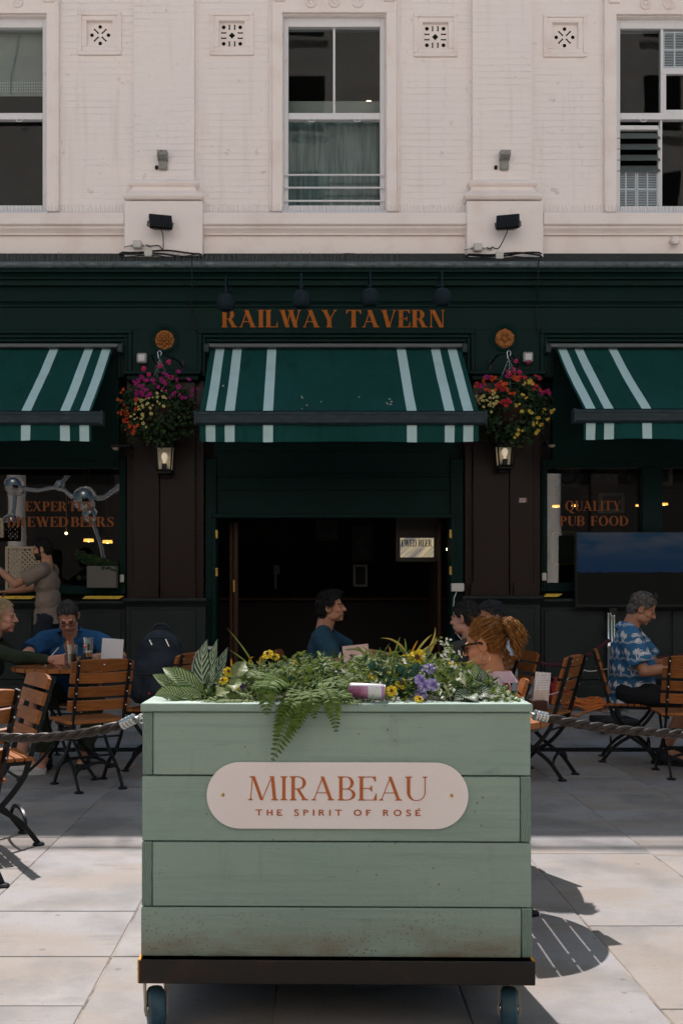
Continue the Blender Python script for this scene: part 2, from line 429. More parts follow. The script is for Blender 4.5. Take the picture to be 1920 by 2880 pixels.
# ------------------------------------------------------------------ ground
M['slab'] = None
def slab_mat():
    N = NT('york_stone_slab'); oi = N.n('ShaderNodeObjectInfo').outputs['Random']
    off = N.n('ShaderNodeCombineXYZ', {0: N.math('MULTIPLY', oi, 37.0), 1: N.math('MULTIPLY', oi, 19.0)}).outputs[0]
    v = N.n('ShaderNodeVectorMath', {0: N.coord(), 1: off}, operation='ADD').outputs[0]
    cr = N.n('ShaderNodeValToRGB', {0: oi}); e = cr.color_ramp.elements
    e[0].position = 0; e[0].color = (0.231,0.215,0.216,1); e[1].position = 1; e[1].color = (0.243,0.212,0.186,1)
    for p, c in ((.25,(0.214,0.208,0.213,1)), (.5,(0.251,0.229,0.218,1)), (.75,(0.228,0.222,0.230,1))):
        q = e.new(p); q.color = c
    c = cr.outputs[0]
    c = N.mix(N.ramp(N.noise(1.6, 5, vec=N.scale(v, (1,2.2,1))), .42, .62, 0, .8), c, (0.207,0.167,0.133))
    c = N.mix(N.ramp(N.noise(2.6, 6, vec=v), .48, .68, 0, .85), c, (0.124,0.120,0.118))
    c = N.mix(N.ramp(N.noise(9, 5, vec=N.scale(v, (1,2.5,1))), .66, .76, 0, .5), c, (0.105,0.099,0.093))
    c = N.mix(N.ramp(N.noise(140, 2, vec=v), .4, .65, 0, .22), c, (0.136,0.124,0.112))
    c = N.mix(N.ramp(N.n('ShaderNodeTexVoronoi', {'Vector': v, 'Scale': 7.0}).outputs[0], .06, .10, .6, 0), c, (0.074,0.068,0.065))
    c = N.mix(N.ramp(N.noise(4.5, 6, vec=N.scale(v, (.7,2.6,1))), .60, .74, 0, .55), c, (0.096,0.089,0.087)); c = N.mix(N.ramp(N.noise(55, 3, vec=v), .66, .72, 0, .5), c, (0.062,0.058,0.056))
    N.bump(N.noise(22, 6, vec=v), .16, .006); return N.out(Base_Color=c, Roughness=.72)
M['slab'] = slab_mat()
M['joint'] = mat('sand_joint', (.30,.26,.22), .9, layers=[(5,(.10,.085,.07),.48,.6)], bump=(60,.5,.01))
M['ground'] = mat('plaza_stone', (.43,.39,.36), .8, layers=[(.6,(.38,.35,.33),.4,.7), (8,(.2,.19,.18),.6,.8)])
RY0, RY1, RZ = 8.12, 11.3, .15
def gz(y): return 0 if y < RY0 else (y-RY0)/(RY1-RY0)*RZ
mb = MB(); mb.add([(-90,-90,-.03),(90,-90,-.03),(90,90,-.03),(-90,90,-.03)], [(0,1,2,3)])
ground = obj('ground', mb, M['ground'], kind='structure')
mb = MB(); mb.add([(-9,.5,-.0035),(9,.5,-.0035),(9,RY0-.2,-.0035),(-9,RY0-.2,-.0035)], [(0,1,2,3)])
pave = obj('pavement', mb, M['joint'], kind='structure')
def slab(x0, x1, y0, y1, parent, ramp=False):
    g = .0022; c = .003; x0 += g; x1 -= g; y0 += g; y1 -= g; cx, cy = (x0+x1)/2, (y0+y1)/2
    dz = rnd.uniform(-.0012, .0012); z = [gz(y0)+dz, gz(y1)+dz]
    vs = []
    for ins, dd in ((0, -.03), (0, -c), (c, 0)):
        for (a, b, k) in ((x0+ins, y0+ins, 0), (x1-ins, y0+ins, 0), (x1-ins, y1-ins, 1), (x0+ins, y1-ins, 1)): vs.append((a-cx, b-cy, z[k]+dd))
    fs = [[8,9,10,11]] + [[4*l+i, 4*l+(i+1) % 4, 4*l+4+(i+1) % 4, 4*l+4+i] for l in (0,1) for i in range(4)]
    m = MB(); m.add(vs, fs)
    me = bpy.data.meshes.new('paving_slab'); me.from_pydata([tuple(p) for p in m.v], [], m.f); me.materials.append(M['slab'])
    o = bpy.data.objects.new('paving_slab', me); COL.objects.link(o); o.location = (cx, cy, 0); o.parent = parent; return o
xs = [-4.79,-4.2,-3.61,-3.02,-2.43,-1.838,-1.246,-.655,-.09,.475,1.04,1.637,2.23,2.82,3.41,4.0,4.6,5.2]
fixed = {(-1.246): [2.1,2.95,3.36,3.85,4.84,5.5], (-1.838): [2.3,2.95,3.72,4.456,5.05], (-.655): [2.0,2.62,3.36,4.0,4.6]}
for i in range(len(xs)-1):
    ys = [1.2 + rnd.uniform(0, .4)]
    ys += fixed.get(xs[i], [])
    far = RY0 - .2
    while ys[-1] < far - .35: ys.append(min(ys[-1] + rnd.choice((.45,.6,.75,.9,1.05)), far))
    if ys[-1] < far: ys[-1] = far
    lim = 0.62*4.3/ max(.1, 1)
    for a, b in zip(ys, ys[1:]):
        if b < 2.2 and False: continue
        # only columns the frame can plausibly see
        if xs[i] > .42*b + .9 or xs[i+1] < -.36*b - .9: continue
        slab(xs[i], xs[i+1], a, b, pave)
# the ramp up to the wall, beyond the drain
mb = MB(); z0, z1 = gz(RY0)-.0035, RZ-.0035
mb.add([(-9,RY0,z0),(9,RY0,z0),(9,RY1,z1),(-9,RY1,z1)], [(0,1,2,3)])
apron = obj('sloped_pavement', mb, M['joint'], kind='structure')
for i in range(3, len(xs)-1):
    ys = [RY0]
    while ys[-1] < RY1-.3: ys.append(min(ys[-1]+rnd.choice((.6,.75,.9)), RY1))
    for a, b in zip(ys, ys[1:]): slab(xs[i], xs[i+1], a, b, apron)
# slot drain
mb = MB(); mb.box(-9, 9, RY0-.2, RY0, -.16, -.05)
drain = obj('drain_channel', mb, M['black'], kind='structure', smooth=False)
mb = MB()
mb.box(-6, 6, RY0-.2, RY0-.185, -.03, .004); mb.box(-6, 6, RY0-.015, RY0, -.03, .004)
for i in range(400): mb.box(-4+i*.022, -4+i*.022+.010, RY0-.185, RY0-.015, -.02, .003)
obj('drain_grating', mb, M['iron'], drain, kind='stuff', smooth=False)

# ------------------------------------------------------------------ the pub
D = 11.2; XL, XR = -9.0, 10.0; ROOF = 8.35
pub = thing('pub_building', 'cream painted brick pub with dark green shopfront under the RAILWAY TAVERN sign', 'pub', (0, D, 0))
def part(name, mb, m, parent=None, **k): return obj(name, mb, m, parent if parent is not None else pub, **k)
ZG = fz(735, 10.75)        # gutter top
zw0 = fz(725, D)
holes = [(fx(-155,D), fx(131,D), fz(597,D), fz(45,D)), (fx(797,D), fx(1083,D), fz(597,D), fz(43,D)), (fx(1733,D), fx(2019,D), fz(599,D), fz(48,D)),
         (fx(-1091,D), fx(-805,D), fz(597,D), fz(45,D))]
vents = [(281,95,'A'), (652,96,'B'), (1224,100,'B'), (1588,101,'A')]
vh = [(fx(cx-36,D), fx(cx+36,D), fz(cy+36,D), fz(cy-36,D)) for cx, cy, k in vents]
mb = MB(); HX = sorted({XL, XR} | {h[0] for h in holes+vh} | {h[1] for h in holes+vh}); HZ = sorted({zw0-.1, ROOF} | {h[2] for h in holes+vh} | {h[3] for h in holes+vh})
for i in range(len(HX)-1):
    for j in range(len(HZ)-1):
        xc, zc = (HX[i]+HX[i+1])/2, (HZ[j]+HZ[j+1])/2
        if any(h[0] < xc < h[1] and h[2] < zc < h[3] for h in holes+vh): continue
        mb.add([(HX[i],D,HZ[j]),(HX[i+1],D,HZ[j]),(HX[i+1],D,HZ[j+1]),(HX[i],D,HZ[j+1])], [(0,1,2,3)])
for (a, b, c, d), dep in [(h, .16) for h in holes] + [(h, .05) for h in vh]:
    mb.add([(a,D,c),(b,D,c),(b,D+dep,c),(a,D+dep,c)], [(0,1,2,3)]); mb.add([(a,D,d),(b,D,d),(b,D+dep,d),(a,D+dep,d)], [(0,1,2,3)])
    mb.add([(a,D,c),(a,D,d),(a,D+dep,d),(a,D+dep,c)], [(0,1,2,3)]); mb.add([(b,D,c),(b,D,d),(b,D+dep,d),(b,D+dep,c)], [(0,1,2,3)])
part('upper_wall', mb, M['brick'], smooth=False)
# the rest of the shell: roof, back, sides, first floor
mb = MB(); mb.box(XL, XR, D+.002, 22, ROOF+.002, ROOF+.05); mb.box(XL, XR, 22, 22.2, -.2, ROOF); mb.box(XL-.2, XL-.002, D, 22, -.2, ROOF); mb.box(XR+.002, XR+.2, D, 22, -.2, ROOF)
part('roof', mb, M['stucco'], smooth=False)
mb = MB(); mb.box(XL, XR, D-.03, D+.25, ROOF+.06, ROOF+.16, .01)
cop = part('parapet_coping', mb, M['stucco'])
mb = MB()
for k in range(20): mb.tube([(XL+.2+k, D+.1, ROOF+.15), (XL+.2+k, D+.1, ROOF+.62)], .012, 6)
mb.tube([(XL, D+.1, ROOF+.62), (XR, D+.1, ROOF+.62)], .03, 8); mb.tube([(XL, D+.1, ROOF+.46), (XR, D+.1, ROOF+.46)], .012, 8)
part('shadow_rail', mb, M['iron'])  # unseen rail added so that its shadow streaks the paving

# pilasters of the upper storey with their bases
for (a, b, pa, pb) in ((377,546,350,570), (1328,1495,1312,1527), (-575,-405,-600,-380), (2265,2432,2245,2450)):
    y0 = D-.07; mb = MB(); mb.box(fx(a,y0), fx(b,y0), y0, D-.001, fz(505,y0), ROOF)
    pl = part('pilaster', mb, M['brick'], smooth=False)
    mb = MB(); yb = D-.16; x0, x1 = fx(pa,yb), fx(pb,yb)
    mb.box(x0, x1, yb, D-.001, fz(728,yb), fz(565,yb), .006)
    part('pedestal', mb, M['stucco'])
    mb = MB()
    def mould(z0, z1, e0, e1, bulge):
        """moulding wrapped round front and sides; e = projection beyond pilaster at bottom/top"""
        n = 9; rows = []
        for k in range(n+1):
            t = k/n; e = e0+(e1-e0)*t + bulge*math.sin(math.pi*t); z = z0+(z1-z0)*t
            rows.append([(fx(a,y0)-e, D-.001, z), (fx(a,y0)-e, y0-e, z), (fx(b,y0)+e, y0-e, z), (fx(b,y0)+e, D-.001, z)])
        vs = [p for r_ in rows for p in r_]; fs = [[4*k+i, 4*k+i+1, 4*k+5+i, 4*k+4+i] for k in range(n) for i in range(3)]
        fs += [[0,1,2,3], [4*n, 4*n+1, 4*n+2, 4*n+3]]; mb.add(vs, fs)
    z = lambda Y: fz(Y, y0-.05)
    mould(z(563.5), z(543), .085, .075, .03); mould(z(543), z(521), .06, .018, -.014); mould(z(521), z(508), .03, .05, .016); mould(z(508), z(500), .045, .003, .0)
    part('base_moulding', mb, M['stucco'])
# string course (interrupted by the pedestals)
segs = [(XL, fx(-600,D-.1)), (fx(-380,D-.1), fx(350,D-.1)), (fx(570,D-.1), fx(1312,D-.1)), (fx(1527,D-.1), fx(2245,D-.1)), (fx(2450,D-.1), XR)]
for a, b in segs:
    z = lambda Y: fz(Y, D-.10); mb = MB()
    mb.profx([(D-.001, z(599)+.015), (D-.11, z(599)), (D-.12, z(603)), (D-.12, z(631)), (D-.105, z(634)), (D-.095, z(634)), (D-.085, z(641)), (D-.055, z(648)), (D-.045, z(652)), (D-.045, z(655)), (D-.001, z(655))], a+.001, b-.001)
    part('string_course', mb, M['stucco'], ang=25)
    mb = MB(); mb.box(a+.002, b-.002, D-.012, D-.002, fz(725,D), z(655)-.001)
    part('dado_panel', mb, M['stucco'], smooth=False)

# windows of the upper storey
def sash(xa, xb, Yt, Yb, kind):
    x0, x1, zt, zb = fx(xa,D), fx(xb,D), fz(Yt,D), fz(Yb,D); aw = .132
    mb = MB(); y0 = D-.035
    mb.box(x0-aw, x0-.012, y0, D-.001, zb-.0, zt+.11, .004); mb.box(x1+.012, x1+aw, y0, D-.001, zb, zt+.11, .004)
    mb.box(x0-aw, x1+aw, y0-.002, D-.001, zt+.012, zt+.45, .004)
    mb.box(x0-aw-.02, x0-aw, D-.055, D-.001, zb, zt+.45, .004); mb.box(x1+aw, x1+aw+.02, D-.055, D-.001, zb, zt+.45, .004)
    for sx, xx in ((1, x0-.10), (-1, x1+.10)):
        mb.box(min(xx, xx+sx*.12), max(xx, xx+sx*.12), D-.06, D-.001, zt+.13, zt+.19, .004)
    win = part('window', mb, M['stucco'])
    for k in range(-1, 2):
        m2 = MB(); T = Matrix.Translation(((x0+x1)/2+k*.262, y0-.002, fz(12 if xa < 1700 else 17, D))) @ Matrix.Rotation(R(90), 4, 'X')
        m2.lathe([(.0001,.012),(.012,.014),(.02,.006),(.035,.006),(.04,.016),(.05,.02),(.062,.016),(.066,0)], 24, 0, T)
        for q in range(6): m2.ell((.028*math.cos(q*1.047), .028*math.sin(q*1.047), .008), (.011,.011,.008), 8, 5, 0, T)
        part('rosette', m2, M['stucco'], win)
    yf = D+.085; gx0, gx1 = x0+.055, x1-.055; gzt, gzb = zt-.10, zb+.095
    mr = fz(322, D)
    f = MB()
    f.box(x0, gx0, D+.05, D+.16, zb, zt, .004); f.box(gx1, x1, D+.05, D+.16, zb, zt, .004); f.box(gx0, gx1, D+.05, D+.16, gzt, zt, .004)
    f.box(gx0, gx1, D+.04, D+.16, zb, gzb, .006); f.box(x0-.02, x1+.02, D-.03, D+.05, zb-.03, zb+.012, .005)
    f.box(gx0, gx1, D+.052, D+.12, mr-.03, mr+.045, .005)
    part('sash_frame', f, M['white'], win)
    if kind != 'right':
        p = MB(); p.add([(gx0,yf+.02,mr),(gx1,yf+.02,mr),(gx1,yf+.02,gzt),(gx0,yf+.02,gzt)], [(0,1,2,3)]); part('pane', p, M['pane'], win, smooth=False)
        p = MB(); p.add([(gx0,yf+.05,gzb),(gx1,yf+.05,gzb),(gx1,yf+.05,mr),(gx0,yf+.05,mr)], [(0,1,2,3)]); part('pane', p, M['pane'], win, smooth=False)
    for k in (.25, .75):
        h = MB(); xx = gx0+(gx1-gx0)*k
        h.tube([(xx-.035,D+.05,mr-.03),(xx-.035,D+.035,mr-.05),(xx-.02,D+.03,mr-.065),(xx+.02,D+.03,mr-.065),(xx+.035,D+.035,mr-.05),(xx+.035,D+.05,mr-.03)], .006, 6)
        part('sash_pull', h, M['white'], win)
    return win, x0, x1, zt, zb, gx0, gx1, gzt, gzb, mr
w1 = sash(797, 1083, 43, 597, 'mid'); win, x0, x1, zt, zb, gx0, gx1, gzt, gzb, mr = w1
mb = MB(); mb.box((gx0+gx1)/2-.013, (gx0+gx1)/2+.013, D+.08, D+.125, mr+.04, gzt, .003); part('glazing_bar', mb, M['white'], win)
for Y in (490, 526, 563):
    mb = MB(); mb.tube([(x0+.01, D+.02, fz(Y,D)), (x1-.01, D+.02, fz(Y,D))], .011, 8); part('guard_rail', mb, M['white'], win)
mb = MB(); n = 90
for i in range(n):      # net curtain behind the lower sash, hanging in soft folds
    xa, xb = gx0+(gx1-gx0)*i/n, gx0+(gx1-gx0)*(i+1)/n
    f = lambda x: D+.24+.02*math.sin(x*38)+.014*math.sin(x*17+1)
    mb.add([(xa,f(xa),zb),(xb,f(xb),zb),(xb,f(xb),mr+.02),(xa,f(xa),mr+.02)], [(0,1,2,3)])
part('net_curtain', mb, M['curtain'], win)
mb = MB(); mb.box(x0, x1, D+.30, D+.32, fz(252,D), fz(247,D)); mb.box(x0, x1, D+.30, D+.31, mr, fz(252,D)); part('inner_sill', mb, M['blind'], win, smooth=False)
w0 = sash(-155, 131, 45, 597, 'left'); win, x0, x1, zt, zb, gx0, gx1, gzt, gzb, mr = w0
mb = MB(); mb.box(gx0-.02, gx1+.02, D+.20, D+.21, fz(245,D), gzt+.02); part('roller_blind', mb, M['blind'], win, smooth=False)
mb = MB()
for i in range(40):
    for j in range(4): mb.box(gx0+i*.028, gx0+i*.028+.016, D+.19, D+.195, fz(235,D)+j*.032, fz(235,D)+j*.032+.02)
part('lace_trim', mb, M['white'], win, kind='stuff', smooth=False)
mb = MB(); mb.tube([(fx(42,D), D+.195, gzt), (fx(34,D), D+.195, fz(120,D)), (fx(18,D), D+.195, fz(190,D)), (fx(18,D), D+.195, fz(240,D))], .012, 6); part('blind_cord', mb, M['curtain'], win)
w3 = sash(1733, 2019, 48, 599, 'right'); win, x0, x1, zt, zb, gx0, gx1, gzt, gzb, mr = w3
xm = fx(1865, D); yp = D+.09
p = MB(); p.add([(gx0-.03,yp,mr),(xm,yp,mr),(xm,yp,gzt),(gx0-.03,yp,gzt)], [(0,1,2,3)]); part('pane', p, M['pane'], win, smooth=False)
p = MB(); p.add([(xm,yp+.04,gzb),(gx1,yp+.04,gzb),(gx1,yp+.04,mr),(xm,yp+.04,mr)], [(0,1,2,3)]); part('pane', p, M['pane'], win, smooth=False)
p = MB(); p.add([(xm,yp+.01,mr),(gx1,yp+.01,mr),(gx1,yp+.01,fz(186,D)),(xm,yp+.01,fz(186,D))], [(0,1,2,3)]); part('pane', p, M['pane'], win, smooth=False)
mb = MB(); mb.box(xm-.012, xm+.018, D+.06, D+.13, mr, gzt, .003); mb.box(xm+.018, gx1, D+.06, D+.10, fz(200,D), fz(183,D), .003); mb.box(xm+.018, xm+.05, D+.06, D+.10, mr, fz(200,D), .003); mb.box(xm+.05, gx1, D+.06, D+.10, mr+.04, fz(301,D), .003)
mb.box(xm-.015, xm+.008, D+.07, D+.13, gzb, mr, .003); mb.box(gx0-.05, xm-.02, D+.07, D+.12, fz(356,D), fz(344,D), .003); mb.box(xm-.035, xm-.018, D+.07, D+.12, gzb, fz(344,D), .003)
part('vent_frame', mb, M['white'], win)
M['louvre'] = mat('grey_glass_louvre', (.10,.12,.12), .25)
M['shutter'] = mat('pale_blue_shutter', (.46,.52,.55), .5)
for i in range(4):
    mb = MB(); zc = fz(372+i*31, D); T = Matrix.Translation(((gx0-.04+xm-.02)/2, D+.085, zc)) @ Matrix.Rotation(R(-38), 4, 'X')
    hw = (xm-.02-gx0+.04)/2; mb.box(-hw, hw, -.004, .004, -.058, .058, 0, 0, T); part('louvre_blade', mb, M['louvre'], win, smooth=False)
def shutter(xa, xb, z0, z1, y):
    s = MB(); xc = (xa+xb)/2; zc = (z0+z1)/2; b = .016
    for x in (xa, xc-b/2, xb-b): s.box(x, x+b, y, y+.02, z0, z1)
    for z in (z0, zc-b/2, z1-b): s.box(xa+b, xb-b, y+.001, y+.019, z, z+b)
    k = 0
    for i in (0, 1):
        X0, X1 = (xa+b, xc-b/2) if i == 0 else (xc+b/2, xb-b)
        for j in (0, 1):
            Z0, Z1 = (z0+b, zc-b/2) if j == 0 else (zc+b/2, z1-b); n = max(4, int((Z1-Z0)/.018))
            for q in range(n):
                T = Matrix.Translation(((X0+X1)/2, y+.01, Z0+(q+.5)*(Z1-Z0)/n)) @ Matrix.Rotation(R(-40), 4, 'X'); s.box(-(X1-X0)/2, (X1-X0)/2, -.0015, .0015, -.009, .009, 0, 0, T)
    part('louvre_shutter', s, M['shutter'], win, smooth=False)
shutter(gx0-.045, (gx0-.045+xm-.036)/2-.003, fz(578,D), fz(471,D), D+.08); shutter((gx0-.045+xm-.036)/2+.003, xm-.036, fz(578,D), fz(471,D), D+.08)
shutter(xm+.02, xm+.02+.26, fz(181,D), fz(78,D), D+.075); shutter(xm+.29, gx1, fz(181,D), fz(78,D), D+.075)
# dark rooms behind the upper windows
for i, h in enumerate(holes):
    mb = MB(); a, b, c, d = h; a -= .7; b += .7; c -= .4; d = min(d+.3, ROOF-.06); e = D+3
    mb.add([(a,D+.17,c),(b,D+.17,c),(b,e,c),(a,e,c),(a,D+.17,d),(b,D+.17,d),(b,e,d),(a,e,d)], [(0,1,2,3),(4,5,6,7),(2,3,7,6),(0,3,7,4),(1,2,6,5)])
    mb.add([(a,D+.17,c),(h[0],D+.17,c),(h[0],D+.17,d),(a,D+.17,d),(b,D+.17,c),(h[1],D+.17,c),(h[1],D+.17,d),(b,D+.17,d)], [(0,1,2,3),(4,5,6,7)])
    part('upper_room', mb, M['room'], smooth=False)
mb = MB(); mb.ell((fx(1036,13), 13, fz(290,13)), (.05,.05,.025)); part('room_lamp', mb, M['bulb_glow'])
# vents, the shade in their holes painted as flat black shapes
for cx, cy, kind in vents:
    f = MB(); c0, z0 = fx(cx,D), fz(cy,D)
    def ring(h0, h1, y0, y1, ch=.006):
        f.box(c0-h0, c0+h0, y0, y1, z0+h1, z0+h0, ch); f.box(c0-h0, c0+h0, y0, y1, z0-h0, z0-h1, ch); f.box(c0-h0, c0-h1, y0+.001, y1, z0-h1, z0+h1); f.box(c0+h1, c0+h0, y0+.001, y1, z0-h1, z0+h1)
    ring(.245, .20, D-.022, D-.001); ring(.20, .146, D-.012, D-.001); 
    v = part('vent', f, M['stucco'])
    g = MB(); g.box(c0-.146, c0+.146, D+.03, D+.05, z0-.146, z0+.146); part('vent_plate', g, M['stucco'], v, smooth=False)
    hmb = MB(); yy = D+.029
    def disc(x, z, r):
        hmb.add([(c0+x+r*math.cos(a*.524), yy, z0+z+r*math.sin(a*.524)) for a in range(12)], [list(range(12))])
    def slot(x, z, ang, L, wd):
        ca, sa = math.cos(ang), math.sin(ang)
        pr = [(-L,-wd*.9),(-L*.5,-wd*.55),(0,-wd*.8),(L*.5,-wd*.55),(L,-wd*.9),(L,wd*.9),(L*.5,wd*.6),(0,wd*.45),(-L*.5,wd*.6),(-L,wd*.9)]
        hmb.add([(c0+x+p*ca-q*sa, yy, z0+z+p*sa+q*ca) for p, q in pr], [list(range(10))])
    if kind == 'A':
        for k in range(4):
            a = k*math.pi/2; disc(.093*math.cos(a), .093*math.sin(a), .021); b = a+math.pi/4; slot(.062*math.cos(b), .062*math.sin(b), b, .036, .012)
    else:
        hmb.add([(c0+.036,yy,z0),(c0,yy,z0+.036),(c0-.036,yy,z0),(c0,yy,z0-.036)], [(0,1,2,3)])
        for sx in (-1,1):
            for sz in (-1,1): disc(.093*sx, .093*sz, .022)
            for q in (-.03,.03): slot(.093*sx, q, 0, .028, .012); slot(q, .093*sx, math.pi/2, .028, .012)
    part('painted_hole', hmb, M['black'], v, smooth=False)

# ---------------------------------------------------------------- shopfront: cornice, fascia, frames
zc = lambda Y, d: fz(Y, d)
mb = MB(); yg = 10.74
mb.profx([(D-.014, fz(714,D)), (yg+.06, fz(735,yg)+.004), (yg+.06, fz(738,yg)), (D-.014, fz(735,D))], XL, XR); part('flashing', mb, M['flash'])
mb = MB(); cyg, czg, rg = yg+.035, fz(742,yg), .036
mb.tube([(XL, cyg, czg), (XR, cyg, czg)], rg, 14); part('gutter_roll', mb, M['lead'])
# cornice profile, from gutter down to the fascia plane
yf = 11.02
prof = [(D-.002, czg-.01), (yg+.05, czg-.01), (yg+.05, fz(760,yg)), (yg+.10, fz(766,10.8)), (yg+.12, fz(775,10.82)), (yg+.12, fz(781,10.82)), (yg+.15, fz(785,10.85)), (yg+.15, fz(799,10.85)), (yg+.20, fz(803,10.9)), (yg+.20, fz(812,10.92)),
        (yg+.215, fz(822,10.93)), (yg+.22, fz(836,10.94)), (yg+.225, fz(842,10.95)), (yg+.225, fz(846,10.95)), (yg+.245, fz(850,11)), (yg+.262, fz(857,11)), (yg+.262, fz(862,11)), (yf, fz(865,yf)), (yf, fz(927,yf)), (D-.002, fz(927,yf))]
mb = MB(); mb.profx(prof, XL, XR); part('cornice', mb, M['green'], ang=20)
# fascia mouldings framing the bays (two mitred architraves stepping back)
M['green2'] = M['green']
bays = [(-620, 373), (556, 1335), (1516, 2500)]
zt_ = fz(927, yf)
for a, b in bays:
    x0, x1 = fx(a,yf), fx(b,yf); zz = fz(1060, yf); m = MB()
    for k, (o, y0, y1) in enumerate(((0, yf-.03, yf+.02), (.05, yf-.005, yf+.04), (.09, yf+.02, yf+.07), (.13, yf+.045, yf+.1))):
        t = .05 if k == 0 else .04
        m.box(x0+o, x1-o, y0, D, zt_-o-t, zt_-o-.001, .006)
        m.box(x0+o, x0+o+t-.001, y0, D, zz, zt_-o-t, .006); m.box(x1-o-t+.001, x1-o, y0, D, zz, zt_-o-t, .006)
    part('bay_architrave', m, M['green'])
    m = MB(); m.box(x0+.17, x1-.17, yf+.11, D+.05, fz(1290,yf), zt_-.16); part('transom_panel', m, M['green'], smooth=False)
# pilaster heads (green panels with the rosettes)
for a, b, cx, cy, kind in ((373,556,464,957,0), (1335,1516,1417.5,953,1)):
    x0, x1 = fx(a,yf), fx(b,yf); m = MB()
    m.box(x0+.001, x1-.001, yf-.012, D, fz(1060,yf), zt_-.002, .004); m.box(x0-.09, x1+.05, yf-.13, D-.001, fz(1054,yf-.1), fz(1043,yf-.1), .008); m.box(x0-.05, x1+.02, yf-.09, D-.001, fz(1068,yf-.1), fz(1054,yf-.1), .006)
    hd = part('pilaster_head', m, M['green'])
    T = Matrix.Translation((fx(cx,yf), yf-.013, fz(cy,yf))) @ Matrix.Rotation(R(90), 4, 'X')
    m = MB(); m.lathe([(.108,0),(.112,.012),(.128,.02),(.142,.016),(.150,.006),(.168,.004),(.172,0)], 36, 0, T); part('roundel_ring', m, M['green'], hd)
    m = MB(); m.lathe([(.0001,.004),(.105,.004),(.107,0)], 30, 0, T)
    def petal(ang, r, L, wd, h):
        T2 = T @ Matrix.Rotation(ang, 4, 'Z'); vs = []; n = 6
        for i in range(n+1):
            t = i/n; ww = wd*math.sin(math.pi*min(1, .12+.85*t))**.6; zz = h*(.35+.65*math.sin(math.pi*t*.8))
            for q in (-1, -.5, 0, .5, 1): vs.append((r+L*t, q*ww, .006+zz*(1-.6*q*q) - .25*h*(1 if q == 0 else 0)))
        m.add(vs, [[5*i+j, 5*i+j+1, 5*i+6+j, 5*i+5+j] for i in range(n) for j in range(4)], 0, T2)
    if kind == 0:
        for k in range(8): petal(k*math.pi/4+.39, .055, .05, .020, .020)
        for k in range(8): petal(k*math.pi/4, .018, .055, .019, .032)
        m.ell((0,0,.02), (.02,.02,.018), 12, 8, 0, T)
    else:
        for k in range(5): petal(k*1.2566+.31, .030, .076, .046, .026)
        for k in range(5): petal(k*1.2566+.94, .024, .03, .012, .036)
        m.lathe([(.0001,.02),(.012,.026),(.022,.024),(.026,.034),(.034,.030),(.04,.01)], 20, 0, T)
    part('carved_rosette', m, M['gilt'], hd)
# name lettering on the fascia
m = MB(); lettering(m, 'RAILWAY TAVERN', fx(623,yf), fx(1249,yf), fz(921,yf), fz(872,yf), yf-.004, T=.215, t=.055, s=.055, track=.07); part('name_lettering', m, M['rust'], label='orange painted RAILWAY TAVERN lettering', smooth=False)

# ---------------------------------------------------------------- granite pilasters and pedestals at street level
yp = 11.0
def gp(a, mid, b, base_y):
    z0, z1 = fz(base_y+40,yp), fz(1068,yp); g = MB()
    g.box(fx(a,yp), fx(b,yp), yp+.06, D+.1, z0, z1)
    g.box(fx(a+20,yp), fx(mid,yp)-.0035, yp, yp+.06, z0, z1, .005); g.box(fx(mid,yp)+.006, fx(b-22,yp), yp, yp+.06, z0, z1, .005)
    o = part('granite_pilaster', g, M['granite_brown'])
    for x0, x1 in ((fx(a+12,yp), fx(mid,yp)-.01), (fx(mid,yp)+.045, fx(b-20,yp))):
        g = MB(); zb_ = fz(base_y+38,yp); zt2 = fz(base_y,yp)
        g.prism([(x0, zb_), (x1, zb_), (x1, zt2-.03), (x1-.03, zt2), (x0+.03, zt2), (x0, zt2-.03)], yp-.03, yp-.001); part('plinth_block', g, M['granite_brown'], o)
gp(355, 449, 571, 1643); gp(1310, 1431, 1521, 1637)
def pedestal(x0, x1, ytop, y0, panels):
    g = MB(); zt2 = fz(ytop, y0)
    g.box(x0, x1, y0, D+.2, -.1, zt2-.09); o = part('granite_dado', g, M['granite_grey'], smooth=False)
    g = MB(); g.profx([(D, zt2), (y0-.09, zt2), (y0-.09, zt2-.03), (y0-.07, zt2-.035), (y0-.06, zt2-.055), (y0-.03, zt2-.06), (y0-.02, zt2-.085), (D, zt2-.085)], x0-.02, x1+.02); part('granite_ledge', g, M['granite_grey'], o, ang=20)
    for a, b in panels:
        g = MB(); g.box(a, b, y0-.02, y0-.001, .33, zt2-.13, .006); part('granite_panel', g, M['granite_grey'], o)
    g = MB(); g.box(x0, x1, y0-.05, y0-.001, -.05, .28, .008); part('plinth', g, M['granite_grey'], o)
pedestal(fx(355,10.95), fx(578,10.95), 1682, 10.95, [(fx(368,10.95), fx(552,10.95))])
pedestal(fx(1302,10.95), fx(1518,10.95), 1676, 10.95, [(fx(1325,10.95), fx(1500,10.95))])
pedestal(XL, fx(353,11.02), 1690, 11.02, [(fx(-600,11), fx(-120,11)), (fx(-110,11), fx(90,11)), (fx(100,11), fx(340,11))])
pedestal(fx(1521,11.02), XR, 1684, 11.02, [(fx(1530,11), fx(1700,11)), (fx(1712,11), fx(1880,11)), (fx(1890,11), fx(2300,11))])

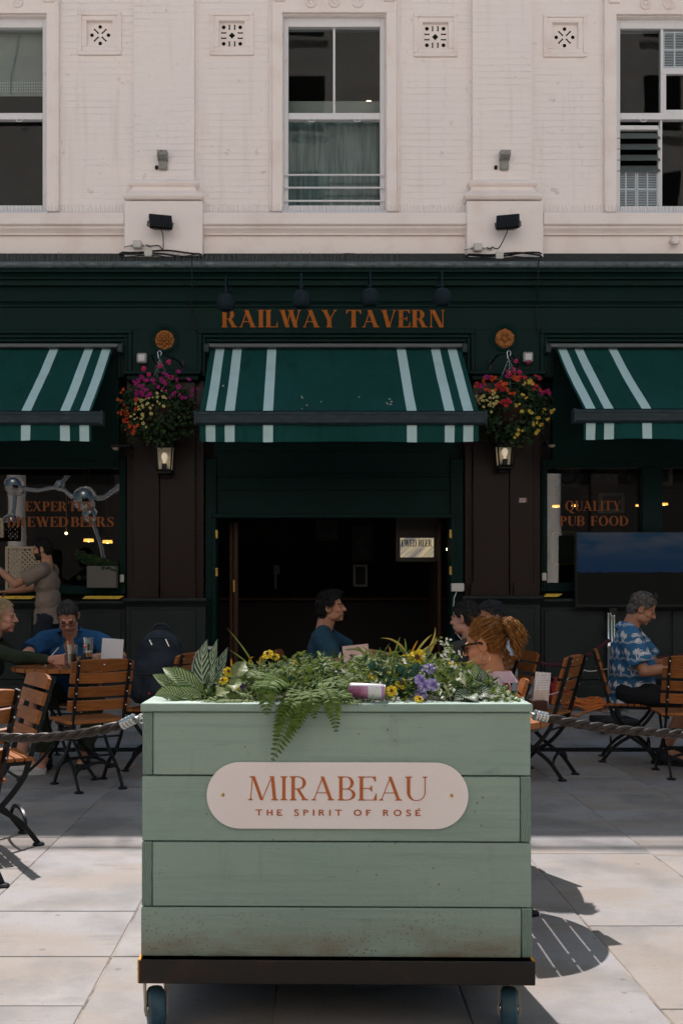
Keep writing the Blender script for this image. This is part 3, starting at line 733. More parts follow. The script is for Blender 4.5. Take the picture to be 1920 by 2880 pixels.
# ---------------------------------------------------------------- shop windows
def shopwin(x0, x1, Ysill, mulls, name):
    yw = D-.03; zs = fz(Ysill, yw); zt2 = fz(1290, yw); f = MB(); fr = .075
    f.box(x0, x0+fr, yw-.03, D+.08, zs, zt2, .006); f.box(x1-fr, x1, yw-.03, D+.08, zs, zt2, .006); f.box(x0+fr, x1-fr, yw-.02, D+.08, zs, zs+.10, .006); f.box(x0+fr, x1-fr, yw-.02, D+.08, zt2-.10, zt2-.001, .006)
    f.box(x0+.02, x0+fr-.02, yw-.045, yw-.03, zs+.05, zt2-.05, .004)
    for a, b in mulls: f.box(a, b, yw-.035, D+.08, zs+.10, zt2-.10, .006)
    wn = part('shop_window', f, M['green'])
    ed = [x0+fr] + [v for m_ in mulls for v in m_] + [x1-fr]
    for a, b in zip(ed[::2], ed[1::2]):
        p = MB(); p.add([(a,D+.03,zs+.08),(b,D+.03,zs+.08),(b,D+.03,zt2-.08),(a,D+.03,zt2-.08)], [(0,1,2,3)]); part('pane', p, M['pane_low'], wn, smooth=False)
    return wn, zs
wl, zsl = shopwin(fx(-620,D), fx(358,D), 1672, [(fx(-330,D), fx(-285,D))], 'l')
wr, zsr = shopwin(fx(1516,D), fx(2500,D), 1664, [(fx(1800,D), fx(1856,D)), (fx(2150,D), fx(2200,D))], 'r')
M['glass_letter'] = mat('dull_orange_letter', (.26,.085,.025), .7)
for txt, a, b, y0, y1, wn in (('EXPERTLY',70,263,1437,1410,wl), ('BREWED',19,191,1481,1453,wl), ('BEERS',199,319,1481,1453,wl), ('QUALITY',1590,1747,1436,1408,wr), ('PUB',1574,1645,1478,1451,wr), ('FOOD',1662,1768,1478,1451,wr)):
    m = MB(); lettering(m, txt, fx(a,D), fx(b,D), fz(y0,D), fz(y1,D), D+.026, T=.22, t=.06, s=.05); part('window_lettering', m, M['glass_letter'], wn, label=txt+' in dull orange letters', smooth=False)
for a, b, Y in ((-200,104,1680), (232,350,1680), (1527,1580,1674)):
    m = MB(); y0 = 10.95; m.prism([(fx(a,y0), fz(Y+4.5,y0)), (fx(b-14,y0), fz(Y+4.5,y0)), (fx(b,y0), fz(Y-4,y0)), (fx(a+10,y0), fz(Y-4,y0))], y0-.02, y0+.06)
    part('sill_edging', m, M['yellow'], wl if b < 800 else wr, smooth=False)
for X, Y, ww, hh in ((343,1627,12,22), (1530,1622,12,22)):
    m = MB(); y0 = D-.09; m.box(fx(X,y0)-.024, fx(X,y0)+.024, y0, y0+.03, fz(Y+11,y0), fz(Y-11,y0), .006); part('sensor_box', m, M['white_plastic'], wl if X < 800 else wr)

# ---------------------------------------------------------------- doorway
yd = 11.08; xd0, xd1 = fx(578,yd), fx(1302,yd); ox0, ox1, oz = fx(609,yd), fx(1266,yd), fz(1457,yd)
f = MB(); f.box(xd0, ox0, yd, D+.15, 0, fz(1290,yd), .006); f.box(ox1, xd1, yd, D+.15, 0, fz(1290,yd), .006); f.box(ox0, ox1, yd+.03, D+.15, oz+.04, fz(1268,yd), .004)
f.box(ox0-.05, ox1+.05, yd-.025, yd+.03, oz, oz+.045, .006); f.box(ox0-.05, ox0-.005, yd-.024, yd-.001, 0, oz, .004); f.box(ox1+.005, ox1+.05, yd-.024, yd-.001, 0, oz, .004)
f.box(ox0, ox1, yd+.005, yd+.03, fz(1340,yd), fz(1332,yd), .003); f.box(ox0, ox1, yd+.01, yd+.03, fz(1378,yd), fz(1374,yd), .002)
df = part('door_frame', f, M['green'])
for X, Ys in ((610, (1503,1609)), (1265, (1502,1605))):
    for Y in Ys:
        m = MB(); m.box(fx(X,yd)-.013, fx(X,yd)+.013, yd-.034, yd-.024, fz(Y+12,yd), fz(Y-12,yd), .002)
        for s_ in (-.03,.0,.03): m.ell((fx(X,yd), yd-.035, fz(Y,yd)+s_), .004, 6, 4)
        part('brass_hinge', m, M['brass'], df)
m = MB(); m.box(ox0+.12, ox0+.16, D+.2, D+1.0, .15, oz-.03, .004); m.box(ox0+.17, ox0+.22, D+.16, D+.2, .15, oz-.03, .004); dl = part('folding_door', m, M['darkwood'])
m = MB(); m.box(ox0+.165, ox0+.185, D+.15, D+.16, fz(1665,D), fz(1630,D), .002); part('flush_bolt', m, M['brass'], dl)
m = MB(); m.box(ox1-.1, ox1-.06, D+.2, D+1.0, .15, oz-.03, .004); part('folding_door', m, M['darkwood'])
# pub interior
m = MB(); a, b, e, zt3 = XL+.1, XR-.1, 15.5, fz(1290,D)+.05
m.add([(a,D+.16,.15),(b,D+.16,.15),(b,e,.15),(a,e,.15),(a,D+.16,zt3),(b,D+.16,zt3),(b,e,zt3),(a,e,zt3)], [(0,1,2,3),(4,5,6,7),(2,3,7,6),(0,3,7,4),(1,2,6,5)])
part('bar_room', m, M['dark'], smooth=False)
m = MB(); m.box(XL, XR, D+.02, D+.1, zt3-.06, fz(927,D)); part('lintel', m, M['dark'], smooth=False)
# ------------------------------------------------------------------ awnings
def awning(xt0, xt1, xb0, xb1, xc0, xc1, stripes, Yb, Yv, label):
    yt, yb = 11.0, 9.9; zt = fz(981, yt); zb = fz(Yb[0], yb)+.01
    t = thing('awning', label, 'awning', ((xt0+xt1)/2, yt, zt), 0, 'striped awnings over the pub front')
    m = MB(); ed = [xt0] + [v for s in stripes for v in s] + [xt1]; cuts = []
    for i in range(len(ed)-1):
        a, b = ed[i], ed[i+1]; mi = i % 2; n = max(1, int((b-a)/.06)); N = 16
        for q in range(n):
            for k in range(N):
                vs = []
                for (xx, kk) in ((a+(b-a)*q/n, k), (a+(b-a)*(q+1)/n, k), (a+(b-a)*(q+1)/n, k+1), (a+(b-a)*q/n, k+1)):
                    u = kk/N; sag = .018*math.sin(math.pi*u)*(1+.3*math.sin(xx*3))+.007*math.sin(xx*9+u*5)*math.sin(math.pi*u)+.006*mnoise.noise(Vector((xx*4, u*7, 1)))*min(1, 6*u*(1-u)); vs.append((xx, yt+(yb-yt)*u, zt+(zb-zt)*u-sag))
                m.add(vs, [(0,1,2,3)], mi)
    obj('canopy_cloth', m, [M['awning_green'], M['awning_pale']], t)
    m = MB(); zv = fz(Yv, yb); zv1 = fz(Yb[1], yb)+.02
    for i in range(len(ed)-1):
        a, b = ed[i], ed[i+1]; n = max(1, int((b-a)/.06))
        for q in range(n):
            vs = []
            for xx, zz in ((a+(b-a)*q/n, zv), (a+(b-a)*(q+1)/n, zv), (a+(b-a)*(q+1)/n, zv1), (a+(b-a)*q/n, zv1)):
                wv = (.020*math.sin(xx*5.1)+.010*math.sin(xx*13+1)+.004*math.sin(xx*31))*(1 if zz == zv else .2); vs.append((xx, yb-.01+wv, zz+(.006*math.sin(xx*4.3) if zz == zv else 0)))
            m.add(vs, [(0,1,2,3)], i % 2)
    obj('valance', m, [M['awning_green'], M['awning_pale']], t)
    m = MB(); z0, z1 = fz(Yb[1], yb), fz(Yb[0], yb)
    m.profx([(yb+.05, z1-.01), (yb-.02, z1), (yb-.05, z1-.02), (yb-.055, z1-.035), (yb-.05, z1-.04), (yb-.05, z0+.02), (yb-.03, z0), (yb+.03, z0), (yb+.05, z0+.02)], xb0, xb1)
    fb = obj('front_bar', m, M['awning_bar'], t, ang=25)
    for x in (xb0, xb1):
        m = MB(); m.box(x-.012, x+.012, yb-.06, yb+.055, z0-.004, z1+.004, .004); obj('end_cap', m, M['awning_bar'], fb)
    m = MB(); zc0, zc1 = fz(981,yt), fz(970,yt); m.box(xc0, xc1, yt-.07, yt+.04, zc0, zc1, .008); cs = obj('cassette', m, M['awning_cassette'], t)
    for x in (xc0+.03, xc1-.03):
        m = MB(); m.box(x-.03, x+.03, yt-.085, yt+.05, zc0-.06, zc1-.004, .01); obj('wall_bracket', m, M['awning_bar'], cs)
    for sx, xx in ((1, xt0+.12), (-1, xt1-.12)):
        m = MB(); el = (xx+sx*.45, yt-.45, zt-.42); m.tube([(xx, yt-.02, zt-.06), el], .022, 8); m.tube([el, (xx+sx*.05, yb+.03, zb-.06)], .018, 8); m.ell(el, .035)
        obj('folding_arm', m, M['awning_bar'], t)
    return t, zt, zb
ys = 11.0
st = lambda L: [(fx(a,ys), fx(b,ys)) for a, b in L]
ac, azt, azb = awning(fx(592,ys), fx(1296,ys), fx(551,9.9), fx(1363,9.9), fx(575,ys), fx(1311,ys), st([(607,631),(655,680),(752,777),(1115,1140),(1211,1236),(1258,1283)]), (1158,1196), 1243, 'whole green awning with pale stripes at both ends above the doorway')
awning(fx(-640,ys), fx(318,ys), fx(-720,9.9), fx(289,9.9), fx(-650,ys), fx(349,ys), st([(-610,-586),(-560,-536),(-462,-438),(141,165),(239,263),(288,312)]), (1158,1196), 1241, 'green striped awning above the EXPERTLY BREWED BEERS window, cut off at left')
awning(fx(1562,ys), fx(2500,ys), fx(1612,9.9), fx(2560,9.9), fx(1529,ys), fx(2510,ys), st([(1568,1592),(1614,1638),(1709,1733),(2330,2354),(2420,2444),(2470,2494)]), (1152,1190), 1236, 'green striped awning above the QUALITY PUB FOOD window, cut off at right')
m = MB()
for X, Y in ((848,1121),(850,1125),(903,1135),(863,1145),(849,1154),(1010,1120),(1095,1128),(1100,1135),(1098,1142),(1086,1138),(1090,1141),(628,1090)):
    u = (Y-985)/(1158-985); yy = 11.0-1.1*u; p = Q(X, Y, yy); zz = azt+(azb-azt)*u-.018*math.sin(math.pi*u)*(1+.3*math.sin(p.x*3))+.004
    r_ = rnd.uniform(.008,.014); m.add([(p.x+r_*math.cos(a)*rnd.uniform(.6,1.3), yy+r_*math.sin(a)*1.2, zz-r_*math.sin(a)*1.0*(azt-azb)/-1.1*-1) for a in [q*.785 for q in range(8)]], [list(range(8))])
obj('bird_droppings', m, M['chip'], ac, kind='stuff', smooth=False)

# ------------------------------------------------------------------ sign lamps over the name
M['shade'] = mat('blue_black_lamp_enamel', (.012,.022,.029), .55, spec=.08, layers=[(14,(.020,.034,.043),.55,.75)])
for k, (X, Y, lab) in enumerate(((635,852,'round dark sign lamp hiding the top of the R'), (847,843,'round dark sign lamp above the W'), (1041,838,'round dark sign lamp above the T and A of TAVERN'), (1243,838,'round dark sign lamp above the last N'))):
    d = 10.5; p = Q(X, Y, d); t = thing('sign_lamp', lab, 'lamp', p, 0, 'round lamps over the pub name')
    m = MB(); m.lathe([(.0001,.102),(.03,.0985),(.058,.086),(.082,.062),(.098,.030),(.103,-.004),(.098,-.034),(.084,-.062),(.062,-.082),(.058,-.077),(.0001,-.07)], 28, 0, Matrix.Translation(p)); sh = obj('lamp_shade', m, M['shade'], t)
    m = MB(); m.lathe([(.012,.14),(.018,.135),(.018,.118),(.013,.113),(.013,.10),(.022,.096),(.0001,.094)], 16, 0, Matrix.Translation(p)); obj('lamp_collar', m, M['shade'], sh)
    m = MB(); q = [Vector((p.x, d, p.z+.13)), Vector((p.x, d, p.z+.25)), Vector((p.x, d+.02, p.z+.285)), Vector((p.x, d+.07, p.z+.30)), Vector((p.x, d+.18, p.z+.29)), Vector((p.x, 10.86, p.z+.26))]
    m.tube(q, .009, 8); obj('swan_neck', m, M['shade'], t)
    m = MB(); m.ell((p.x, 10.87, p.z+.26), (.03,.02,.03)); obj('wall_plate', m, M['shade'], t)

# ------------------------------------------------------------------ floodlights, boxes, cables on the pedestals
def flood(cx, cy, skew, boxes, side):
    y0 = D-.16; p = Q(cx, cy, y0-.14)
    t = thing('floodlight', 'black floodlight tilted down on the %s white pedestal' % side, 'floodlight', p, 0, 'floodlights on the white pedestals')
    T = Matrix.Translation(p) @ Matrix.Rotation(R(skew), 4, 'Z') @ Matrix.Rotation(R(-30), 4, 'X')
    m = MB(); m.box(-.125, .125, -.025, .025, -.095, .095, .008, 0, T); bd = obj('housing', m, M['blackmetal'], t)
    m = MB()
    for i in range(11): m.box(-.11+i*.02, -.104+i*.02, .026, .05, -.08, .08, 0, 0, T); m.box(-.11+i*.02, -.104+i*.02, -.034, -.0255, -.085, .075, 0, 0, T)
    obj('cooling_fins', m, M['blackmetal'], bd, smooth=False)
    m = MB()
    for s in (-1, 1): m.bar([T @ Vector((s*.132,0,0)), T @ Vector((s*.132,.09,.03)), Vector((p.x+s*.10, y0-.02, p.z-.03))], .022, .006)
    m.bar([(p.x-.1, y0-.01, p.z-.03), (p.x+.1, y0-.01, p.z-.03)], .02, .008, 0, (0,0,1)); obj('bracket', m, M['grey_plastic'], t)
    m = MB(); s = -1
    e = Q(boxes[0][0]+24, boxes[0][1], y0-.02); c0 = T @ Vector((0,.02,-.095))
    pts = [c0, c0+Vector((.02,.02,-.06)), Vector((p.x+.01, y0-.03, p.z-.26)), Vector((p.x-.04, y0-.02, e.z-.01)), Vector((e.x+.05, y0-.02, e.z-.015)), e]
    if side == 'right': pts[1] = c0+Vector((-.02,.02,-.06)); pts[2] = Vector((p.x-.08, y0-.03, p.z-.25)); pts[3] = Vector((p.x-.15, y0-.02, e.z+.005))
    sp = [];
    for i in range(len(pts)-1):
        P0, P1, P2, P3 = pts[max(i-1,0)], pts[i], pts[i+1], pts[min(i+2,len(pts)-1)]
        for u in (0,.25,.5,.75): sp.append(.5*((2*P1)+(-P0+P2)*u+(2*P0-5*P1+4*P2-P3)*u*u+(-P0+3*P1-3*P2+P3)*u**3))
    m.tube(sp+[pts[-1]], .006, 6); obj('lead', m, M['rubber'], t)
flood(452, 624, 14, [(387,688)], 'left'); flood(1427, 624, -14, [(1343,696)], 'right')
for X, Y, lab in ((387,688,'grey junction box left of the left floodlight cable'), (418,713,'pale junction box low on the left pedestal above the gutter'), (1343,696,'grey junction box left of the right floodlight cable'), (1403,720,'pale junction box low on the right pedestal above the gutter')):
    y0 = D-.20; p = Q(X, Y, y0); t = thing('junction_box', lab, 'junction box', p, 0, 'junction boxes on the pedestals')
    m = MB(); m.box(p.x-.045, p.x+.045, y0-.03, y0+.04, p.z-.042, p.z+.042, .008); obj('box_body', m, M['white_plastic'], t)
    m = MB()
    for s in (-1,1):
        m = MB(); m.tube([(p.x+s*.045, y0, p.z-.012), (p.x+s*.075, y0, p.z-.012)], .013, 8); m.tube([(p.x+s*.075, y0, p.z-.012), (p.x+s*.15, y0+.02, p.z-.02)], .005, 6); obj('cable_gland', m, M['grey_plastic'], t)
for X, Xb, lab in ((459.5,441,'grey wall sensor on the left pilaster'), (1416,1393,'grey wall sensor on the right pilaster')):
    y0 = D-.07; c = Q(X, 455, y0); t = thing('wall_sensor', lab, 'sensor', c, 0, 'grey sensors on the pilasters')
    m = MB(); m.box(c.x-.05, c.x+.05, y0-.035, y0-.001, c.z-.10, c.z+.03, .012); obj('back_plate', m, M['grey_plastic'], t)
    m = MB(); m.prism([(y0-.001, c.z+.10), (y0-.11, c.z+.085), (y0-.12, c.z+.03), (y0-.036, c.z+.0), (y0-.001, c.z+.0)], c.x-.055, c.x+.055, 0, None, 'x'); obj('sensor_hood', m, M['grey_plastic'], t)
    m = MB(); b = Q(Xb, 472, y0); m.ell((b.x, y0-.01, b.z), (.02,.02,.025)); obj('fixing', m, M['rubber'], t)
# cables slung along the top of the cornice
m = MB()
for lay in range(3):
    pts = []
    for i in range(140):
        X = -500+i*18; up = 10 if (345 < X < 575 or 1308 < X < 1530) else 0; yy = (D-.20) if up else D-.03
        pts.append(Q(X, 722-up+5*math.sin(X*.011+lay*1.7)+3*math.sin(X*.037+lay)+lay*2.5+(4 if X > 1100 else 0), yy-.012*lay))
    m.tube(pts, .010 if lay < 2 else .005, 6)
m.tube([Q(540,730,10.70), Q(541,800,10.76), Q(538,865,10.96), Q(545,905,11.0), Q(553,930,10.97)], .007, 6); m.tube([Q(1514,730,10.70), Q(1512,800,10.76), Q(1507,860,10.96), Q(1514,940,10.97)], .007, 6)
props(obj('cable_bundle', m, M['rubber'], pub), kind='stuff')
# bird spikes on the ledge and behind the gutter
m = MB()
for a, b in segs:
    x = a+.02
    while x < b-.02:
        if -4.5 < x < 5:
            h = rnd.uniform(.07,.10); m.tube([(x, D-.06, fz(599,D-.1)+.01), (x+rnd.uniform(-.012,.012), D-.06-rnd.uniform(-.03,.03), fz(599,D-.1)+.01+h)], .0011, 3, cap=False)
        x += rnd.uniform(.016,.03)
x = -3.6
while x < 1.0:
    h = rnd.uniform(.06,.11); m.tube([(x, 10.80, fz(736,10.8)), (x+rnd.uniform(-.02,.02), 10.80+rnd.uniform(-.03,.02), fz(736,10.8)+h)], .0016, 3, cap=False); x += rnd.uniform(.022,.05)
props(obj('bird_spikes', m, M['galv'], pub), kind='stuff')
m = MB(); p = Q(1892, 676, D-.02); m.tube([(p.x, D-.013, p.z), (p.x, D-.09, p.z-.03)], .05, 10); m.ell((p.x, D-.09, p.z-.03), (.045,.02,.045)); obj('wall_boss', m, M['stucco'], pub)

# ------------------------------------------------------------------ small white floodlights and basket brackets beside the rosettes
for X, Y, lab in ((399,1007,'small square white floodlight left of the eight petalled rosette'), (1484,1004,'small square white floodlight right of the five petalled rosette')):
    y0 = 10.99; p = Q(X, Y, y0-.05); t = thing('small_floodlight', lab, 'floodlight', p, 0, 'small white floodlights by the rosettes')
    m = MB(); m.box(p.x-.055, p.x+.055, y0-.065, y0-.015, p.z-.055, p.z+.055, .012); obj('housing', m, M['grey_plastic'], t)
    m = MB(); m.box(p.x-.034, p.x+.034, y0-.069, y0-.0655, p.z-.034, p.z+.034, .001); obj('lens', m, M['lens'], t)
    m = MB(); m.box(p.x-.02, p.x+.02, y0-.015, y0+.02, p.z-.02, p.z+.02); obj('mount', m, M['grey_plastic'], t)

# ------------------------------------------------------------------ hanging baskets
M['leaf_dk'] = mat('basket_leaf', (.010,.028,.012), .6, spec=.12, layers=[(9,(.022,.046,.016),.45,.7)])
M['leaf_ivy'] = mat('trailing_leaf', (.020,.042,.014), .6, spec=.12, layers=[(9,(.05,.08,.03),.5,.7)])
FC = dict(pink=(.62,.045,.16), magenta=(.34,.018,.16), orange=(.60,.075,.025), red=(.50,.03,.05), lemon=(.66,.56,.20), yellow=(.60,.42,.07), eye=(.12,.05,.015))
for k, c in FC.items(): M['f_'+k] = mat('petal_'+k, tuple(v*.78 for v in c), .7, spec=.1, layers=[(18, tuple(v*.45 for v in c), .5, .75)])
def leafquad(m, p, nrm, L, wd, mi=0, rg=rnd):
    n = nrm.normalized(); a = n.orthogonal().normalized(); a = Matrix.Rotation(rg.uniform(0, 6.283), 3, n) @ a; b = n.cross(a)
    m.add([p, p+a*L*.45+b*wd*.5+n*wd*.12, p+a*L, p+a*L*.45-b*wd*.5+n*wd*.12, p+a*L*.5-n*wd*.08], [(0,4,1),(1,4,2),(2,4,3),(3,4,0)], mi)
def flower(m, p, nrm, r, mi, eye=None, rg=rnd, petals=5):
    n = nrm.normalized(); a = n.orthogonal().normalized(); b = n.cross(a); ph = rg.uniform(0, 6.28); st_ = 6.283/petals
    for k in range(petals):
        A = ph+k*st_; d1 = a*math.cos(A-st_*.42)+b*math.sin(A-st_*.42); d2 = a*math.cos(A)+b*math.sin(A); d3 = a*math.cos(A+st_*.42)+b*math.sin(A+st_*.42)
        m.add([p, p+d1*r*.8+n*r*.28, p+d2*r*1.05+n*r*.15, p+d3*r*.8+n*r*.28], [(0,1,2),(0,2,3)], mi)
    if eye is not None:
        m.add([p+n*r*.16+(a*math.cos(q*1.257)+b*math.sin(q*1.257))*r*.28 for q in range(5)], [(0,1,2,3,4)], eye)
def pompon(m, p, r, mi, rg=rnd):
    for k in range(14):
        d = Vector((rg.gauss(0,1), rg.gauss(0,1)-.4, rg.gauss(0,1))).normalized(); flower(m, p+d*r*.7, d, r*.5, mi, None, rg)
def basket(cx, Yc, lab, blooms, mirror):
    d = 10.52; x0 = fx(cx, d); rg = random.Random(cx)
    zhook = fz(1003, d); zrim = fz(1150, d); t = thing('hanging_basket', lab, 'hanging basket', (x0, d, zrim-.2), 0, 'flower baskets on the pilasters')
    m = MB(); wires = [(x0+.26*math.cos(a), d+.26*math.sin(a)) for a in (0.4, 2.5, 4.6)]
    hook = MB(); hook.tube([(x0+.012*math.cos(a)*1.6-.0, d, zhook+.035+.028*math.sin(a)) for a in [R(q) for q in range(-60, 200, 26)]] + [(x0-.01, d, zhook-.02)], .005, 6)
    for a, b in wires:
        n = 26
        for k in range(n):
            u = (k+.5)/n; q = Vector((x0+(a-x0)*u, d+(b-d)*u, zhook-.02+(zrim-zhook)*u)); hook.tube([q+Vector((.006*(k % 2),.006*((k+1) % 2),.012)), q-Vector((.006*(k % 2),.006*((k+1) % 2),.012))], .0035, 4)
    obj('hook_chain', hook, M['steel'], t)
    m = MB(); m.lathe([(.0001,-.24),(.10,-.23),(.2,-.15),(.26,-.03),(.27,0),(.25,0),(.0001,-.03)], 24, 0, Matrix.Translation((x0,d,zrim))); obj('basket_bowl', m, M['darkwood'], t)
    m = MB()   # foliage mass: leaves spread over a lumpy mound that spills downward
    lumps = [(0,0,.04,.36,.32,.26), (0,-.08,.10,.30,.26,.16), (-.12,-.1,.02,.26,.24,.18), (.12,-.1,.02,.26,.24,.18), (-.2,-.05,-.12,.22,.22,.24), (.2,-.05,-.1,.24,.22,.26), (0,-.1,-.2,.28,.2,.22), (.05,0,.2,.22,.2,.16), (.27*mirror,0,.02,.18,.16,.2)]
    for i in range(2600):
        L = rg.choice(lumps); v = Vector((rg.gauss(0,1), rg.gauss(0,1), rg.gauss(0,1))).normalized(); q = rg.uniform(.55,1.06)
        p = Vector((x0+L[0]+v.x*L[3]*q, d+L[1]+v.y*L[4]*q, zrim+.02+L[2]+v.z*L[5]*q)); nn = (v+Vector((rg.uniform(-.5,.5), -.3, .6))); leafquad(m, p, nn, rg.uniform(.035,.075), rg.uniform(.025,.05), 0 if rg.random() < .7 else 1, rg)
    for s in range(16):  # trailing stems
        px = x0+rg.uniform(-.16,.2)*(1 if s % 2 else .6)+ (.02 if mirror > 0 else -.02); py = d-.12+rg.uniform(-.08,.08); z1 = zrim-.2; z2 = fz(rg.uniform(1225,1262), d); n = int((z1-z2)/.018)
        for k in range(max(n,1)):
            u = k/max(n,1); p = Vector((px+.03*math.sin(u*5+s), py, z1+(z2-z1)*u)); leafquad(m, p+Vector((rg.uniform(-.02,.02), rg.uniform(-.02,.02), 0)), Vector((rg.uniform(-1,1), -1, rg.uniform(-.3,.8))), .034, .026, 1, rg)
    props(obj('basket_foliage', m, [M['leaf_dk'], M['leaf_ivy']], t, smooth=False), kind='stuff')
    for nm, ky, pts, r, st_ in blooms:
        m = MB()
        for (X, Y) in pts:
            dx = fx(X, d)-x0; dy = -math.sqrt(max(.01, .36**2-min(abs(dx),.33)**2))*.92
            p = Vector((fx(X, d+dy), d+dy, fz(Y, d+dy))); rr = r*d/F0*rg.uniform(.62,.95)
            if st_ == 'pom': pompon(m, p, rr, 0, rg)
            else:
                for q in range(1 if rg.random() < .45 else 2): flower(m, p+Vector((q*rg.uniform(-.05,.05),-.02-rg.uniform(0,.03),q*rg.uniform(-.04,.04))), Vector((rg.uniform(-.9,.9), -1, rg.uniform(-.2,.9))), rr*(1 if q == 0 else .7), 0, 1 if st_ == 'eye' else None, rg)
        props(obj(nm, m, [M['f_'+ky], M['f_eye']], t, smooth=False), kind='stuff')
    # wall bracket
    br = MB(); zb = fz(1001, 10.6); br.tube([(x0-.11, 10.99, zb+.01), (x0-.10, 10.62, zb+.012), (x0+.0, d, zb+.012), (x0+.16, 10.8, zb+.0), (x0+.19, 10.99, zb-.03)], .010, 6); br.box(x0-.125, x0-.095, 10.985, 11.0, zb-.09, zb+.05); br.box(x0+.175, x0+.205, 10.985, 11.0, zb-.09, zb+.05)
    obj('wall_bracket', br, M['blackmetal'], t)
def cloud(rg, cx, cy, sx, sy, n): return [(cx+rg.gauss(0, sx), cy+rg.gauss(0, sy)) for _ in range(n)]
g1 = random.Random(3)
basket(449, 1120, 'hanging basket with crimson and pale lemon flowers left of the doorway', [
    ('geranium_heads', 'pink', [(404,1037),(450,1028),(475,1018),(419,1053),(481,1061)], 10, 'pom'),
    ('magenta_flowers', 'magenta', [(378,1075),(386,1083),(392,1072),(400,1063),(415,1073),(431,1072),(393,1088),(404,1095),(413,1099),(462,1053),(461,1075),(447,1090),(460,1095),(500,1070),(505,1090),(503,1048),(532,1070),(545,1100),(488,1110),(495,1105),(512,1120),(524,1122),(402,1112),(418,1118),(386,1110),(395,1106),(385,1120),(541,1115),(425,1110),(472,1060),(455,1068)], 9, None),
    ('orange_flowers', 'orange', [(343,1130),(350,1098),(346,1155),(352,1160),(360,1163),(344,1165),(350,1185),(362,1190),(370,1200),(366,1203),(375,1218),(384,1152),(335,1128),(385,1126),(378,1212),(390,1200),(357,1150),(356,1172)], 8, None),
    ('lemon_petunias', 'lemon', [(443,1108),(444,1118),(461,1118),(468,1123),(422,1123),(397,1131),(405,1128),(418,1137),(383,1137),(403,1145),(405,1149),(393,1153),(414,1139),(446,1132),(461,1144),(360,1158),(380,1168),(402,1167),(427,1166),(370,1174),(380,1180),(399,1180),(391,1145),(405,1192),(424,1150)], 6, 'eye')], -1)
basket(1430, 1120, 'hanging basket with scarlet and yellow flowers right of the doorway', [
    ('geranium_heads', 'pink', [(1450,1016),(1484,1019),(1460,1048),(1442,1042),(1427,1057)], 10, 'pom'),
    ('orange_flowers', 'orange', [(1363,1068),(1379,1070),(1390,1066),(1446,1066),(1452,1072),(1405,1075),(1414,1084),(1420,1082),(1365,1098),(1375,1100),(1390,1098),(1416,1092),(1422,1099),(1430,1110),(1443,1109),(1360,1082),(1400,1088),(1440,1062),(1335,1090)], 9, None),
    ('red_flowers', 'red', [(1394,1085),(1400,1082),(1404,1092),(1410,1098),(1430,1055),(1473,1064),(1503,1060),(1516,1068),(1494,1082),(1505,1087),(1498,1097),(1515,1100),(1538,1105),(1407,1132),(1417,1130),(1425,1126),(1341,1088),(1346,1086),(1420,1140)], 9, None),
    ('magenta_flowers', 'magenta', [(1362,1062),(1366,1067),(1374,1064),(1534,1103),(1541,1108),(1355,1087),(1425,1060),(1520,1110)], 9, None),
    ('lemon_petunias', 'lemon', [(1337,1117),(1342,1127),(1358,1115),(1352,1119),(1357,1129),(1376,1121),(1384,1103),(1384,1112),(1394,1119),(1376,1135),(1374,1142),(1392,1136),(1387,1139),(1357,1147),(1379,1160),(1345,1137),(1366,1128),(1394,1130)], 7, 'eye'),
    ('yellow_flowers', 'yellow', [(1472,1083),(1486,1075),(1467,1113),(1478,1121),(1447,1143),(1465,1159),(1490,1165),(1528,1153),(1546,1160),(1510,1178),(1538,1181),(1496,1194),(1518,1198),(1455,1211),(1455,1222),(1450,1225),(1505,1220),(1510,1213),(1486,1080)], 9, None)], 1)

